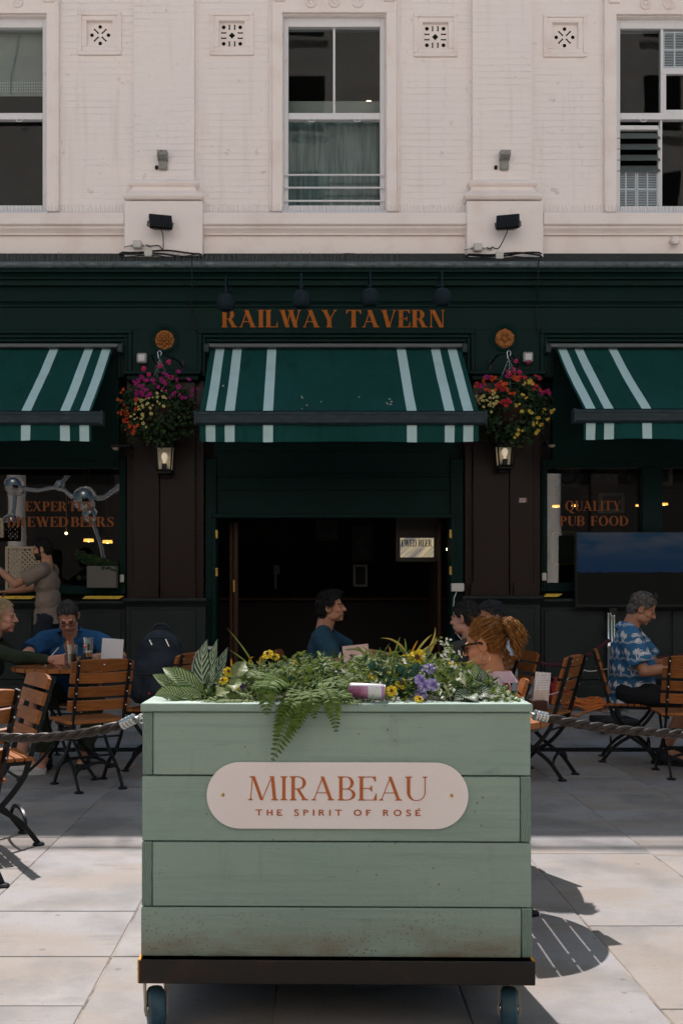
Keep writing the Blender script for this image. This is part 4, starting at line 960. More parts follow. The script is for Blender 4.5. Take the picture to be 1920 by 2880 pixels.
# ------------------------------------------------------------------ lanterns
M['lantern_back'] = mat('lantern_reflector', (.92,.83,.62), .3, metal=.45, layers=[(9,(.75,.62,.4),.5,.75,(1,1,4))])
M['added_bulb_glow'] = emit('added_bulb_glow', (1,.82,.6), .35); M['lamp_holder'] = mat('lamp_holder', (.05,.05,.05), .5)  # faint glow added to unlit bulbs to brighten the lanterns
for X0, X1, Ya, Yb, lab in ((433,485,1250,1322,'small glass wall lantern under the crimson basket'), (1399,1449,1249,1309,'small glass wall lantern under the scarlet basket')):
    y1 = 10.985; y0 = y1-.20; xm_ = fx((X0+X1)/2, y0); zt, zb = fz(Ya,y0), fz(Yb,y0); wt, wb = (X1-X0)/2*y0/F0, (X1-X0)/2*y0/F0*.80
    t = thing('wall_lantern', lab, 'lantern', (xm_, y1, zb), 0, 'glass lanterns under the baskets')
    m = MB(); m.add([(xm_-wt+.01,y1-.02,zt),(xm_+wt-.01,y1-.02,zt),(xm_+wb-.01,y1-.02,zb),(xm_-wb+.01,y1-.02,zb)], [(0,1,2,3)]); obj('reflector', m, M['lantern_back'], t)
    m = MB(); fr = .009
    ct = [(xm_-wt,y0,zt),(xm_+wt,y0,zt),(xm_+wt,y1-.015,zt),(xm_-wt,y1-.015,zt)]; cb = [(xm_-wb,y0+.02,zb),(xm_+wb,y0+.02,zb),(xm_+wb,y1-.015,zb),(xm_-wb,y1-.015,zb)]
    for i in range(4): m.tube([ct[i], cb[i]], fr, 4); m.tube([ct[i], ct[(i+1) % 4]], fr*1.3, 4); m.tube([cb[i], cb[(i+1) % 4]], fr*1.5, 4)
    m.prism([(xm_-wb,y0+.02),(xm_+wb,y0+.02),(xm_+wb,y1),(xm_-wb,y1)], zb-.03, zb-.012, 0, None, 'z'); m.prism([(xm_-wt-.01,y0-.01),(xm_+wt+.01,y0-.01),(xm_+wt+.01,y1),(xm_-wt-.01,y1)], zt+.012, zt+.03, 0, None, 'z')
    m.box(xm_-.05, xm_+.05, y1-.015, y1+.02, zb-.06, zt+.06); obj('lantern_frame', m, M['blackmetal'], t, smooth=False)
    m = MB(); m.add([ct[0],ct[1],cb[1],cb[0]], [(0,1,2,3)]); obj('glass_pane', m, M['clear'], t, smooth=False)
    m = MB(); yb = (y0+y1)/2; m.lathe([(.028,0),(.028,.06),(.016,.065)], 12, 0, Matrix.Translation((xm_,yb,zb+.02))); obj('lamp_holder', m, M['lamp_holder'], t)
    m = MB(); m.lathe([(.012,0),(.014,.02),(.032,.06),(.034,.085),(.022,.112),(.0001,.12)], 14, 0, Matrix.Translation((xm_,yb,zb+.085))); obj('bulb', m, M['added_bulb_glow'], t)
for X, Y, lab in ((326,1263,'small dark heater hood lamp left of the left lantern'), (1550,1255,'small dark heater hood lamp right of the right lantern')):
    y0 = 10.85; p = Q(X,Y,y0); t = thing('spot_lamp', lab, 'lamp', p, 0, 'small lamps under the awning edges')
    m = MB(); m.box(p.x-.06, p.x+.12*(1 if X < 800 else -1)+.06, y0-.05, y0+.13, p.z+.012, p.z+.05, .01); obj('housing', m, M['blackmetal'], t)
    m = MB(); m.lathe([(.0001,-.028),(.025,-.022),(.042,0)], 14, 0, Matrix.Translation((p.x,y0,p.z+.012))); obj('lens', m, mat('lamp_lens', (.42,.34,.27), .3), t)
m = MB(); p = Q(1470,1407,10.995); m.box(p.x-.045, p.x+.045, 10.99, 10.999, p.z-.024, p.z+.024, 0)
st_ = obj('wall_sticker', m, mat('sticker_paper', (.45,.43,.42), .6, layers=[(34,(.22,.05,.05),.5,.56)]), None, 'small pale sticker on the right brown granite pilaster', 'sticker', smooth=False)
m = MB(); p = Q(1287,1652,11.0); m.box(p.x-.07, p.x+.07, 11.0, 11.07, p.z-.046, p.z+.046, .006); bx = obj('wall_box', m, M['white_plastic'], None, 'pale grey wall box with a hanging white cable right of the doorway', 'electrical box')
m = MB(); m.tube([(p.x-.01, 11.03, p.z-.046), (p.x-.04, 11.02, p.z-.12), (p.x-.05, 11.0, p.z-.25), (p.x-.03, 10.95, p.z-.5), (p.x+.3, 10.9, p.z-.9)], .006, 6); obj('cable', m, M['white_plastic'], bx)

# ------------------------------------------------------------------ inside the pub
M['fr_dark'] = mat('dark_picture_frame', (.02,.016,.012), .5); M['fr_gold'] = mat('gold_picture_frame', (.25,.15,.03), .4, metal=.4); M['fr_white'] = mat('pale_picture_frame', (.22,.21,.19), .6)
def picture(X0, X1, Y0, Y1, d, frame, art, lab, bw=.04):
    x0, x1, z1, z0 = fx(X0,d), fx(X1,d), fz(Y0,d), fz(Y1,d); t = thing('framed_picture', lab, 'picture', ((x0+x1)/2, d, z0), 0)
    m = MB(); m.box(x0, x1, d, d+.03, z1-bw, z1, .004); m.box(x0, x1, d, d+.03, z0, z0+bw, .004); m.box(x0, x0+bw, d+.001, d+.03, z0+bw, z1-bw); m.box(x1-bw, x1, d+.001, d+.03, z0+bw, z1-bw); obj('picture_frame', m, frame, t)
    m = MB(); m.box(x0+bw, x1-bw, d+.012, d+.02, z0+bw, z1-bw); obj('print', m, art, t, smooth=False); return t, x0, x1, z0, z1
art = lambda n, a, b, s: mat(n, a, .5, layers=[(s,b,.45,.55), (s*2.3,(.02,.02,.02),.55,.62)])
t, x0, x1, z0, z1 = picture(1557,1636,1300,1372, 11.9, M['fr_dark'], mat('poster_ground', (.085,.10,.095), .6), 'square poster with a ringed bar emblem inside the QUALITY PUB FOOD window', .015)
m = MB(); cx, cz = (x0+x1)/2, (z0+z1)/2
for q in _bowl(cx, cz, .115, .115, .035, .035, 0, 360, 36): m.add([(a, 11.905, b) for a, b in q], [(0,1,2,3)])
m.add([(cx-.15,11.903,cz-.02),(cx+.15,11.903,cz-.02),(cx+.15,11.903,cz+.02),(cx-.15,11.903,cz+.02)], [(0,1,2,3)], 1); obj('ring_emblem', m, [mat('emblem_red', (.07,.022,.02), .6), mat('emblem_blue', (.02,.03,.05), .6)], t, smooth=False)
picture(1660,1782,1276,1361, 12.2, M['fr_dark'], art('collage_print', (.07,.06,.05), (.015,.014,.012), 9), 'dark photo collage inside the right window right of the ringed emblem')
picture(1683,1755,1386,1442, 12.0, M['fr_white'], mat('dark_print', (.02,.02,.02), .5), 'pale framed dark print behind the word QUALITY', .045)
picture(1850,1890,1284,1365, 12.0, M['fr_white'], mat('dark_print_two', (.02,.022,.022), .5), 'pale framed print beside the right window mullion', .05)
picture(1550,1622,1494,1588, 11.6, M['fr_gold'], mat('green_print', (.025,.035,.025), .6), 'gold framed dark green picture left of the blue screen', .02)
picture(888,950,1462,1520, 13.5, M['fr_dark'], art('faint_print', (.022,.024,.025), (.008,.008,.008), 6), 'faint picture in the dark bar left of the upright poster')
picture(990,1048,1478,1580, 13.5, M['fr_dark'], art('upright_print', (.03,.033,.035), (.012,.012,.012), 5), 'tall faint poster inside the dark bar')
picture(993,1033,1588,1650, 13.5, M['fr_white'], mat('grey_print', (.012,.012,.012), .6), 'small pale framed picture under the tall faint poster in the bar', .03)
t = thing('notice', 'small pale notice far left in the dark bar', 'notice', Q(780,1620,13)); m = MB(); p = Q(778,1602,13); m.box(p.x-.04, p.x+.04, 13, 13.01, p.z-.06, p.z+.06); m.box(p.x-.03, p.x-.0, 13.002, 13.01, p.z-.25, p.z-.06); obj('paper', m, mat('notice_paper', (.07,.085,.085), .7), t, smooth=False)
# mirror panel in the doorway, its reflection painted in colour and glow
t = thing('bar_mirror', 'mirror panel with a painted glowing reflection reading EWED BEER inside the doorway', 'mirror', Q(1172,1568,11.5))
m = MB(); d = 11.5; A, B, C_, D_ = Q(1125,1513,d), Q(1219,1512,d), Q(1219,1567,d), Q(1125,1568,d)
m.add([A,B,C_,D_], [(0,1,2,3)]); N = NT('painted_reflection'); sp = N.sep(N.coord())
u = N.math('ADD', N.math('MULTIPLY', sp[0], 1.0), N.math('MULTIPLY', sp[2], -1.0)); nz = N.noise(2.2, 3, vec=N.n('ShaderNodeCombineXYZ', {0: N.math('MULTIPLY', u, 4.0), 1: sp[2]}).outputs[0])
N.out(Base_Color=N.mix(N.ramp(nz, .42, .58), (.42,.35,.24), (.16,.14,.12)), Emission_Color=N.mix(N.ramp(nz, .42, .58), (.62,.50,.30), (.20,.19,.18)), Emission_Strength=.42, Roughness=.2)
obj('painted_mirror', m, N.m, t, smooth=False)
m = MB(); S = Matrix.Identity(4); lettering(m, 'EWED BEER', A.x+.012, B.x-.02, fz(1537,d), fz(1518,d), d-.004, T=.22, t=.06, s=.05); obj('reflected_lettering', m, M['black'], t, smooth=False)
m = MB(); 
for a, b, c, e in ((A.x-.05,B.x+.06,A.z,A.z+.28),(A.x-.05,B.x+.06,C_.z-.05,C_.z-.002),(A.x-.05,A.x-.002,C_.z,A.z),(B.x+.002,B.x+.06,C_.z,A.z)): m.box(a, b, d-.001, d+.03, c, e)
obj('mirror_frame', m, M['fr_dark'], t, smooth=False)
# pendant lamps
for X, Y, d, r, lab in ((250,1517,12.3,.055,'left glowing bell pendant behind the EXPERTLY BREWED BEERS window'), (303,1521,12.3,.055,'right glowing bell pendant behind the EXPERTLY BREWED BEERS window'), (1562,1422,12.0,.04,'glowing pendant lamp left of the word QUALITY'), (1615,1420,12.6,.035,'glowing pendant lamp behind the letter Q of QUALITY'), (1795,1420,12.2,.035,'glowing pendant lamp left of the right window mullion'), (1866,1416,12.0,.04,'glowing pendant lamp right of the right window mullion')):
    p = Q(X,Y,d); t = thing('pendant_lamp', lab, 'lamp', p, 0, 'lit pendant lamps inside the pub')
    T = Matrix.Translation(p); m = MB(); m.lathe([(r*.3,r*1.0),(r*.7,r*.75),(r*1.05,r*.1),(r*1.15,-r*.5)], 18, 0, T); obj('lamp_shade', m, M['lamp_glow'], t)
    m = MB(); m.ell(p-Vector((0,0,r*.2)), r*.4); obj('bulb', m, M['bulb_glow'], t)
    m = MB(); m.tube([p+Vector((0,0,r)), p+Vector((0,0,.9))], .005, 6); m.lathe([(r*1.2,r*.1),(r*1.1,r*.8),(r*.4,r*1.15),(r*.2,r*1.6),(.0001,r*1.6)], 16, 0, T); obj('lamp_cap', m, M['fr_dark'], t)
for X, Y, lab in ((187,1500,'bare round bulb glowing under the letters BREWED'), (1258,1545,'tiny bulb at the right side of the doorway')):
    p = Q(X,Y,11.8); t = thing('bare_bulb', lab, 'bulb', p, 0, 'bare bulbs in the bar'); m = MB(); m.ell(p, .016); obj('bulb', m, M['bulb_glow'], t)
    m = MB(); m.tube([p+Vector((0,0,.014)), p+Vector((0,0,.10))], .008, 6); m.tube([p+Vector((0,0,.1)), p+Vector((0,0,.5))], .003, 5); obj('lamp_holder', m, M['brass'], t)
# wide screen: dusk sky over a dark field
N = NT('screen_picture'); sp = N.sep(N.coord()); d = 10.86; zt, zh, zb = fz(1498,d), fz(1612,d), fz(1700,d); xs0 = fx(1622,d)
sk = N.mix(N.ramp(sp[2], zh, zt), (.010,.055,.16), (.020,.085,.17)); sk = N.mix(N.math('MULTIPLY', N.ramp(N.noise(2.2, 4, st=(1,1,3)), .40, .65), N.ramp(sp[2], zh+.12, zt)), sk, (.15,.16,.20))
ed_ = N.math('ADD', zh-.02, N.math('MULTIPLY', N.noise(9, 5, st=(1,0,0)), .06)); g_ = N.math('GREATER_THAN', sp[2], ed_); cc = N.mix(g_, (.004,.005,.004), sk)
N.out(Base_Color=(.01,.01,.01), Emission_Color=cc, Emission_Strength=.14, Roughness=.6, Specular_IOR_Level=.04)
t = thing('wide_screen', 'wide outdoor screen showing a blue dusk sky over dark land before the right window', 'screen', Q(1800,1690,d))
m = MB(); m.add([(xs0,d,zb),(xs0+2.3,d,zb),(xs0+2.3,d,zt),(xs0,d,zt)], [(0,1,2,3)]); obj('display', m, N.m, t, smooth=False)
m = MB(); m.box(xs0-.02, xs0+2.32, d+.003, d+.06, zb-.03, zt+.012, .004); obj('screen_housing', m, M['blackmetal'], t)
for x in (xs0+.4, xs0+1.9): m = MB(); m.box(x-.04, x+.04, d+.02, d+.055, gz(d), zb-.031); m.box(x-.05, x+.05, d-.22, d+.06, gz(d), gz(d)+.03, .005); obj('screen_stand', m, M['blackmetal'], t)
# bar counter and back shelves, beer pumps
t = thing('bar_counter', 'dark wooden bar counter deep inside the pub', 'bar counter', (-1, 13.6, .15))
m = MB(); m.box(-6, 2.6, 13.7, 14.3, .15, 1.2, .01); obj('counter_front', m, mat('counter_wood', (.010,.007,.006), .6), t); m = MB(); m.box(-6.05, 2.65, 13.62, 14.35, 1.2, 1.25, .01); obj('counter_top', m, M['darkwood'], t)
for k, (X, col) in enumerate(((224,(.32,.26,.10)), (240,(.05,.08,.09)), (257,(.28,.27,.25)))):
    p = Q(X,1625,11.6); t = thing('beer_pump', ('yellow badged beer pump leftmost behind the left window', 'dark badged beer pump in the middle behind the left window', 'white badged beer pump nearest the granite behind the left window')[k], 'beer pump', p-Vector((0,0,.3)), 0, 'beer pumps behind the left window')
    m = MB(); m.tube([p-Vector((0,0,.3)), p], .018, 8); obj('pump_handle', m, M['blackmetal'], t)
    m = MB(); m.lathe([(.0001,.012),(.026,.012),(.028,.004),(.028,0),(.0001,0)], 20, 0, Matrix.Translation(p-Vector((0,.02,0))) @ Matrix.Rotation(R(90),4,'X')); obj('pump_badge', m, mat('badge_%d' % k, col, .5), t)

# ------------------------------------------------------------------ across the square, behind the camera (seen in the glass)
M['pale_stone'] = mat('pale_stone', (.76,.71,.66), .8, layers=[(.7,(.70,.65,.60),.4,.7)])
M['brown_stone'] = mat('brown_arcade_stone', (.022,.016,.013), .7, layers=[(.7,(.014,.011,.010),.4,.7)])
opp = thing('opposite_building', 'tall pale stone building with a dark brown arcade facing the pub across the square', 'building', (0,-11,0))
m = MB(); m.box(-26, 26, -22, -11, 6.2, 27); obj('upper_wall', m, M['pale_stone'], opp, smooth=False)
m = MB(); m.box(-26, 26, -22, -11.3, -.1, 6.2); obj('arcade_wall', m, M['brown_stone'], opp, smooth=False)
for i in range(14):
    m = MB(); x = -26+i*4; m.box(x-.45, x+.45, -11.3, -10.95, 0, 6.19, .03); obj('arcade_pier', m, M['brown_stone'], opp, smooth=False)
for i in range(13):
    m = MB(); x = -24+i*4; m.box(x-1.2, x+1.2, -11.32, -11.28, .4, 5.2, .01); obj('shop_window', m, M['dark'], opp, smooth=False)
    for j in range(6):
        m = MB(); z = 7.4+j*3.2; m.box(x-.6, x+.6, -11.02, -10.97, z, z+1.9, .01); wn = obj('window', m, M['dark'], opp, smooth=False)
        m = MB(); m.box(x-.75, x+.75, -11.0, -10.85, z-.16, z-.02, .01); obj('sill', m, M['pale_stone'], wn)
m = MB(); m.box(-26, 26, -11.25, -10.6, 6.1, 6.45, .03); obj('cornice', m, M['pale_stone'], opp)
for X, lab in ((46,'left pale round column behind the viewpoint'), (1553,'right pale round column behind the viewpoint')):
    x = (X-VX)*28.2/F0; m = MB(); m.lathe([(.30,0),(.30,.2),(.26,.25),(.25,4.9),(.32,5.0),(.34,5.2),(.34,5.3)], 28, 0, Matrix.Translation((x,-5.8,0))); obj('column', m, M['pale_stone'], None, lab, 'column', 'pale columns across the square')
t = thing('ball_sculpture', 'polished steel sculpture of balls joined by bent tubes behind the viewpoint', 'sculpture', (-5.8,-3,0))
def V_(X, Y, d=25.2): return Vector(((X-VX)*d/F0, -3+rnd.uniform(-.3,.3), H0+(VY-Y)*d/F0))
balls = [(28,1362,.26), (163,1362,.14), (233,1400,.33), (22,1468,.25), (248,1446,.22)]; bp = []
for X, Y, r in balls:
    p = V_(X,Y); bp.append(p); m = MB(); m.ell(p, r, 28, 18); obj('steel_ball', m, M['chrome'], t)
m = MB()
for a, b in ((0,1),(1,2),(0,3),(2,4)): q = (bp[a]+bp[b])/2-Vector((0,0,.12)); m.tube([bp[a], bp[a]*.6+q*.4, q, bp[b]*.6+q*.4, bp[b]], .052, 12)
m.tube([bp[1], bp[1]+Vector((.35,0,.45))], .05, 12); m.tube([bp[2], bp[2]+Vector((.5,0,.05)), bp[2]+Vector((1.1,.1,.45))], .07, 12); m.tube([bp[4], bp[4]+Vector((.3,0,-.8)), bp[4]+Vector((.75,.1,-2.6)), Vector((bp[4].x+.8,-3,0))], .06, 12)
obj('steel_tube', m, M['chrome'], t)
# ------------------------------------------------------------------ green planter on castors
def planter_paint():
    N = NT('sage_planter_paint'); oi = N.n('ShaderNodeObjectInfo').outputs['Random']
    v = N.n('ShaderNodeVectorMath', {0: N.coord(), 1: N.n('ShaderNodeCombineXYZ', {0: N.math('MULTIPLY', oi, 11.0)}).outputs[0]}, operation='ADD').outputs[0]
    z = N.sep(N.coord())[2]
    c = N.mix(N.ramp(N.noise(2.4, 4, vec=v), .35, .7), (.255,.345,.285), (.23,.325,.27))
    c = N.mix(N.ramp(N.noise(5, 6, vec=N.scale(v, (.8,.8,5))), .60, .82, 0, .45), c, (.19,.27,.225))
    c = N.mix(N.ramp(N.noise(3.5, 5, vec=N.scale(v, (1,1,2.2))), .64, .70, 0, .6), c, (.13,.185,.155))
    sp = N.n('ShaderNodeTexVoronoi', {'Vector': N.scale(v, (1,1,.8)), 'Scale': 40.0}).outputs[0]
    c = N.mix(N.math('MULTIPLY', N.ramp(sp, .07, .12, .9, 0), N.ramp(N.noise(4, 3, vec=v), .50, .58)), c, (.09,.085,.05))
    spat = N.n('ShaderNodeTexVoronoi', {'Vector': v, 'Scale': 95.0}).outputs[0]
    low = N.ramp(z, .40, .24, 0, 1)
    c = N.mix(N.math('MULTIPLY', N.math('MULTIPLY', N.ramp(spat, .20, .30, 1, 0), N.ramp(N.noise(5, 4, vec=v), .40, .55)), low), c, (.17,.11,.055))
    c = N.mix(N.math('MULTIPLY', N.ramp(N.noise(6, 6, vec=N.scale(v, (.7,1,1.8))), .36, .60, 0, .9), N.ramp(z, .33, .225)), c, (.19,.14,.095))
    gr = N.noise(3.2, 7, vec=N.scale(v, (.55,1,13)), rough=.7); c = N.mix(N.ramp(gr, .50, .66, 0, .38), c, (.155,.215,.175)); c = N.mix(N.ramp(N.noise(9, 5, vec=N.scale(v, (3,1,.35))), .60, .74, 0, .3), c, (.17,.20,.15))
    kn = N.n('ShaderNodeTexVoronoi', {'Vector': N.scale(v, (1,1,1.6)), 'Scale': 2.6}).outputs[0]; c = N.mix(N.ramp(kn, .035, .06, .45, 0), c, (.13,.17,.13))
    scr = N.noise(5, 3, vec=N.scale(v, (1,1,26)))
    c = N.mix(N.ramp(scr, .69, .72, 0, .6), c, (.09,.12,.10))
    N.bump(N.math('ADD', N.math('MULTIPLY', gr, 1.5), N.math('ADD', N.noise(90, 3, vec=N.scale(v, (.25,1,1))), N.noise(240, 2, vec=v))), .22, .003); return N.out(Base_Color=c, Roughness=.55)
M['sage'] = planter_paint()
def endgrain():
    N = NT('end_grain_green'); p = N.coord(); q = N.n('ShaderNodeVectorMath', {0: p, 1: (.09,0,.03)}, operation='ADD').outputs[0]
    wv = N.n('ShaderNodeTexWave', {'Vector': N.scale(p, (1,0,.28)), 'Scale': 70.0, 'Distortion': 4.0, 'Detail': 2.0, 'Detail Scale': 1.2}, wave_type='RINGS', rings_direction='Y').outputs[1]
    c = N.mix(N.ramp(wv, .2, .8), (.11,.17,.135), (.21,.30,.245)); N.bump(wv, .4, .003); return N.out(Base_Color=c, Roughness=.7)
M['endgrain'] = endgrain()
M['cart'] = mat('rusty_cart_steel', (.026,.023,.021), .6, layers=[(5,(.075,.034,.017),.56,.72), (2,(.02,.018,.017),.5,.6), (45,(.16,.09,.04),.70,.76)], bump=(30,.2,.004))
M['cart_edge'] = mat('orange_cart_edge', (.55,.24,.02), .5, layers=[(20,(.2,.07,.02),.55,.7)])
M['tyre'] = mat('blue_grey_tyre', (.035,.085,.115), .5, layers=[(14,(.03,.05,.06),.5,.7)])
M['hub'] = mat('beige_castor_fork', (.38,.32,.23), .5, layers=[(20,(.2,.12,.06),.55,.75)])
M['soil'] = mat('soil', (.02,.016,.011), .95, bump=(60,.6,.01))
PS = 2800/2.75
def PZ(Y): return H0+(VY-Y)/PS
PD, TB, HW = .72, .028, .532
pl = thing('planter_box', 'sage green wooden planter on castors with a pale pink MIRABEAU plaque', 'planter', (.083, 2.75, 0), R(-.8))
def ppart(n, m, mt, parent=None, **k): return obj(n, m, mt, parent or pl, local=True, **k)
rows = [(PZ(2180), PZ(2003)), (PZ(2366), PZ(2184)), (PZ(2550), PZ(2370)), (PZ(2692), PZ(2554))]
for i, (z0, z1) in enumerate(rows):
    hw = HW + (.003, .004, .005, .007)[i]; left = i % 2 == 0; g = .0018
    m = MB(); m.box(-hw+(TB+g if left else 0), hw-(0 if left else TB+g), 0, TB, z0, z1, .0022); ppart('board', m, M['sage'])
    for s in (-1, 1):
        own = (s < 0) == left; m = MB(); xo = s*hw; xi = s*(hw-TB)
        m.box(min(xo,xi), max(xo,xi), 0 if own else TB+g, PD-(TB+g if own else 0), z0, z1, .0022); b = ppart('board', m, M['sage'])
        if own:
            m = MB(); m.box(min(xo,xi)+.001, max(xo,xi)-.001, -.0015, .004, z0+.002, z1-.002, .001)
            e = obj('end_grain', m, M['endgrain'], b, local=True)
    m = MB(); m.box(-hw+(0 if left else TB+g), hw-(TB+g if left else 0), PD-TB, PD, z0, z1, .0022); ppart('board', m, M['sage'])
zl0, zl1 = PZ(2001), PZ(1978); lw = .075; hl = HW+.007
for a, b, c, d in ((-hl,hl,-.012,lw), (-hl,hl,PD-lw,PD+.012), (-hl,-hl+lw,lw+.001,PD-lw-.001), (hl-lw,hl,lw+.001,PD-lw-.001)):
    m = MB(); m.box(a, b, c, d, zl0, zl1, .003); ppart('rim_board', m, M['sage'])
m = MB(); m.box(-HW+TB+.002, HW-TB-.002, TB+.002, PD-TB-.002, .75, zl0-.012); ppart('soil', m, M['soil'], smooth=False)
# steel cart below
z0, z1 = PZ(2756), PZ(2690); cw = .541
m = MB();  m.box(-cw, cw, -.035, -.028, z0, z1, .002); m.box(-cw, cw, PD+.028, PD+.035, z0, z1, .002); m.box(-cw, -cw+.007, -.028, PD+.028, z0, z1-.001, .002); m.box(cw-.007, cw, -.028, PD+.028, z0, z1-.001, .002)
m.box(-cw+.007, cw-.007, -.028, PD+.028, z0, z0+.006); cart = ppart('cart_frame', m, M['cart'])
m = MB();  m.box(-cw-.0005, -cw+.0075, -.0355, PD+.03, z1-.002, z1+.0015); m.box(cw-.0075, cw+.0005, -.03, PD+.03, z1-.002, z1+.0008); m.box(-cw-.001, -cw+.003, -.0357, -.03, z0+.004, z1-.002); ppart('frame_edge', m, M['cart_edge'], cart)
def castor(x, y, ang):
    T = Matrix.Translation((x, y, 0)) @ Matrix.Rotation(ang, 4, 'Z'); r = .060
    m = MB(); prof = [(.030,-.023),(.048,-.023),(.0565,-.018),(r,-.007),(r,.007),(.0565,.018),(.048,.023),(.030,.023)]
    Tw = T @ Matrix.Translation((0, -.03, r)) @ Matrix.Rotation(R(90), 4, 'Y'); m.lathe(prof+[prof[0]], 32, 0, Tw); c = ppart('castor', m, M['tyre'])
    m = MB(); m.lathe([(.0001,-.026),(.012,-.026),(.014,-.018),(.030,-.014),(.030,.014),(.014,.018),(.012,.026),(.0001,.026)], 20, 0, Tw); ppart('wheel_hub', m, M['steel'], c)
    m = MB()
    for s in (-1, 1): m.prism([(-.05,.075),(-.018,.05),(-.042,.05)] if 0 else [(-.045,.045),(-.015,.045),(.03,z0-.012),(-.035,z0-.012)], s*.029-.002, s*.029+.002, 0, T, 'x')
    m.box(-.031, .031, -.036, .034, z0-.014, z0-.009, 0, 0, T); m.box(-.045, .045, -.05, .05, z0-.008, z0-.001, .002, 0, T); m.tube([T @ Vector((-.033,-.03,r)), T @ Vector((.033,-.03,r))], .007, 8); ppart('castor_fork', m, M['hub'], c)
castor(-cw+.030, .06, R(16)); castor(cw-.052, .07, R(-10)); castor(-cw+.05, PD-.06, R(60)); castor(cw-.06, PD-.06, R(35))
# plaque
m = MB(); X0, X1, Ya, Yb = 582, 1314, 2143, 2329; lx = lambda X: (X-VX)/PS-.083
zc_, rr = (PZ(Ya)+PZ(Yb))/2, (PZ(Ya)-PZ(Yb))/2; a0, a1 = lx(X0)+rr, lx(X1)-rr
pill = [(a1+rr*math.cos(a), zc_+rr*math.sin(a)) for a in [R(-90+180*i/28) for i in range(29)]] + [(a0+rr*math.cos(a), zc_+rr*math.sin(a)) for a in [R(90+180*i/28) for i in range(29)]]
m.prism(pill, -.009, -.001); 
M['plaque'] = mat('pale_pink_plaque', (.80,.735,.715), .55, layers=[(3,(.78,.70,.67),.4,.7), (70,(.50,.33,.20),.745,.78)])
pq = ppart('plaque', m, M['plaque'], ang=20)
M['copper_ink'] = mat('copper_lettering', (.46,.125,.030), .5)
m = MB(); lettering(m, 'MIRABEAU', lx(698), lx(1200), PZ(2249), PZ(2182), -.0097, T=.115, t=.034, s=.07, track=.075); lettering(m, 'THE SPIRIT OF ROSÉ', lx(719), lx(1181), PZ(2292), PZ(2275), -.0097, T=.17, t=.17, s=0, track=.48); ppart('plaque_lettering', m, M['copper_ink'], pq, smooth=False)
for X in (628, 1268):
    m = MB(); m.lathe([(.0001,.0035),(.003,.003),(.0048,.001),(.005,0)], 14, 0, Matrix.Translation((lx(X), -.009, PZ(2235))) @ Matrix.Rotation(R(90),4,'X')); ppart('brass_screw', m, M['brass'], pq)

# ------------------------------------------------------------------ plants lying in the planter
def see_through(N, c, f=.3):
    t = N.t; tl = N.n('ShaderNodeBsdfTranslucent'); N.set(tl.inputs[0], c); mx = N.n('ShaderNodeMixShader', {0: f}); t.links.new(N.b.outputs[0], mx.inputs[1]); t.links.new(tl.outputs[0], mx.inputs[2]); t.links.new(mx.outputs[0], t.nodes['Material Output'].inputs[0]); return N.m
def leafmat(name, a, b, rough=.45, sc=30):
    N = NT(name); c = N.mix(N.ramp(N.noise(sc, 3), .35, .65), a, b); N.out(Base_Color=c, Roughness=.65, Specular_IOR_Level=.12); return see_through(N, c)
M['fern'] = leafmat('fern_green', (.06,.115,.02), (.125,.185,.04), .5)
M['fern_pale'] = leafmat('pale_fern', (.11,.16,.045), (.17,.21,.08), .5)
M['sprig'] = leafmat('sprig_green', (.09,.145,.022), (.17,.21,.04)); M['sprig_dk'] = leafmat('sprig_dark', (.025,.05,.022), (.05,.09,.035)); M['sprig_pale'] = leafmat('sprig_pale', (.15,.19,.07), (.22,.25,.10))
M['grassy'] = leafmat('grass_blade', (.09,.14,.03), (.15,.20,.05)); M['straw'] = leafmat('straw_blade', (.26,.20,.03), (.33,.28,.10)); M['orangey'] = leafmat('amber_blade', (.30,.14,.012), (.36,.19,.02))
def vari(name, green, pale, n=13., lo=.1, k=5.5):
    N = NT(name); uv = N.sep(N.coord('UV')); au = N.math('ABSOLUTE', N.math('SUBTRACT', uv[0], .5))
    ph = N.math('MULTIPLY', N.math('SUBTRACT', uv[1], N.math('MULTIPLY', au, k/n)), n*6.283)
    s = N.math('SINE', N.math('ADD', ph, N.math('MULTIPLY', N.noise(20, 2, vec=N.coord('UV')), 2.0))); f = N.ramp(s, lo, .5+lo)
    f = N.math('MAXIMUM', N.math('MULTIPLY', f, N.ramp(au, .47, .40)), N.ramp(au, .035, .02)); c = N.mix(f, green, pale); N.out(Base_Color=c, Roughness=.5, Specular_IOR_Level=.2); return see_through(N, c, .2)
M['vari_dark'] = vari('dark_zebra_leaf', (.018,.048,.024), (.30,.34,.24), 8., -.05, 4.5); M['vari_light'] = vari('lime_striped_leaf', (.05,.115,.02), (.33,.38,.20), 12., -.2); M['vari_cream'] = vari('cream_veined_leaf', (.11,.155,.04), (.28,.28,.14), 8., .2)
def bez(p0, p1, p2, u): return p0*(1-u)**2 + p1*2*u*(1-u) + p2*u*u
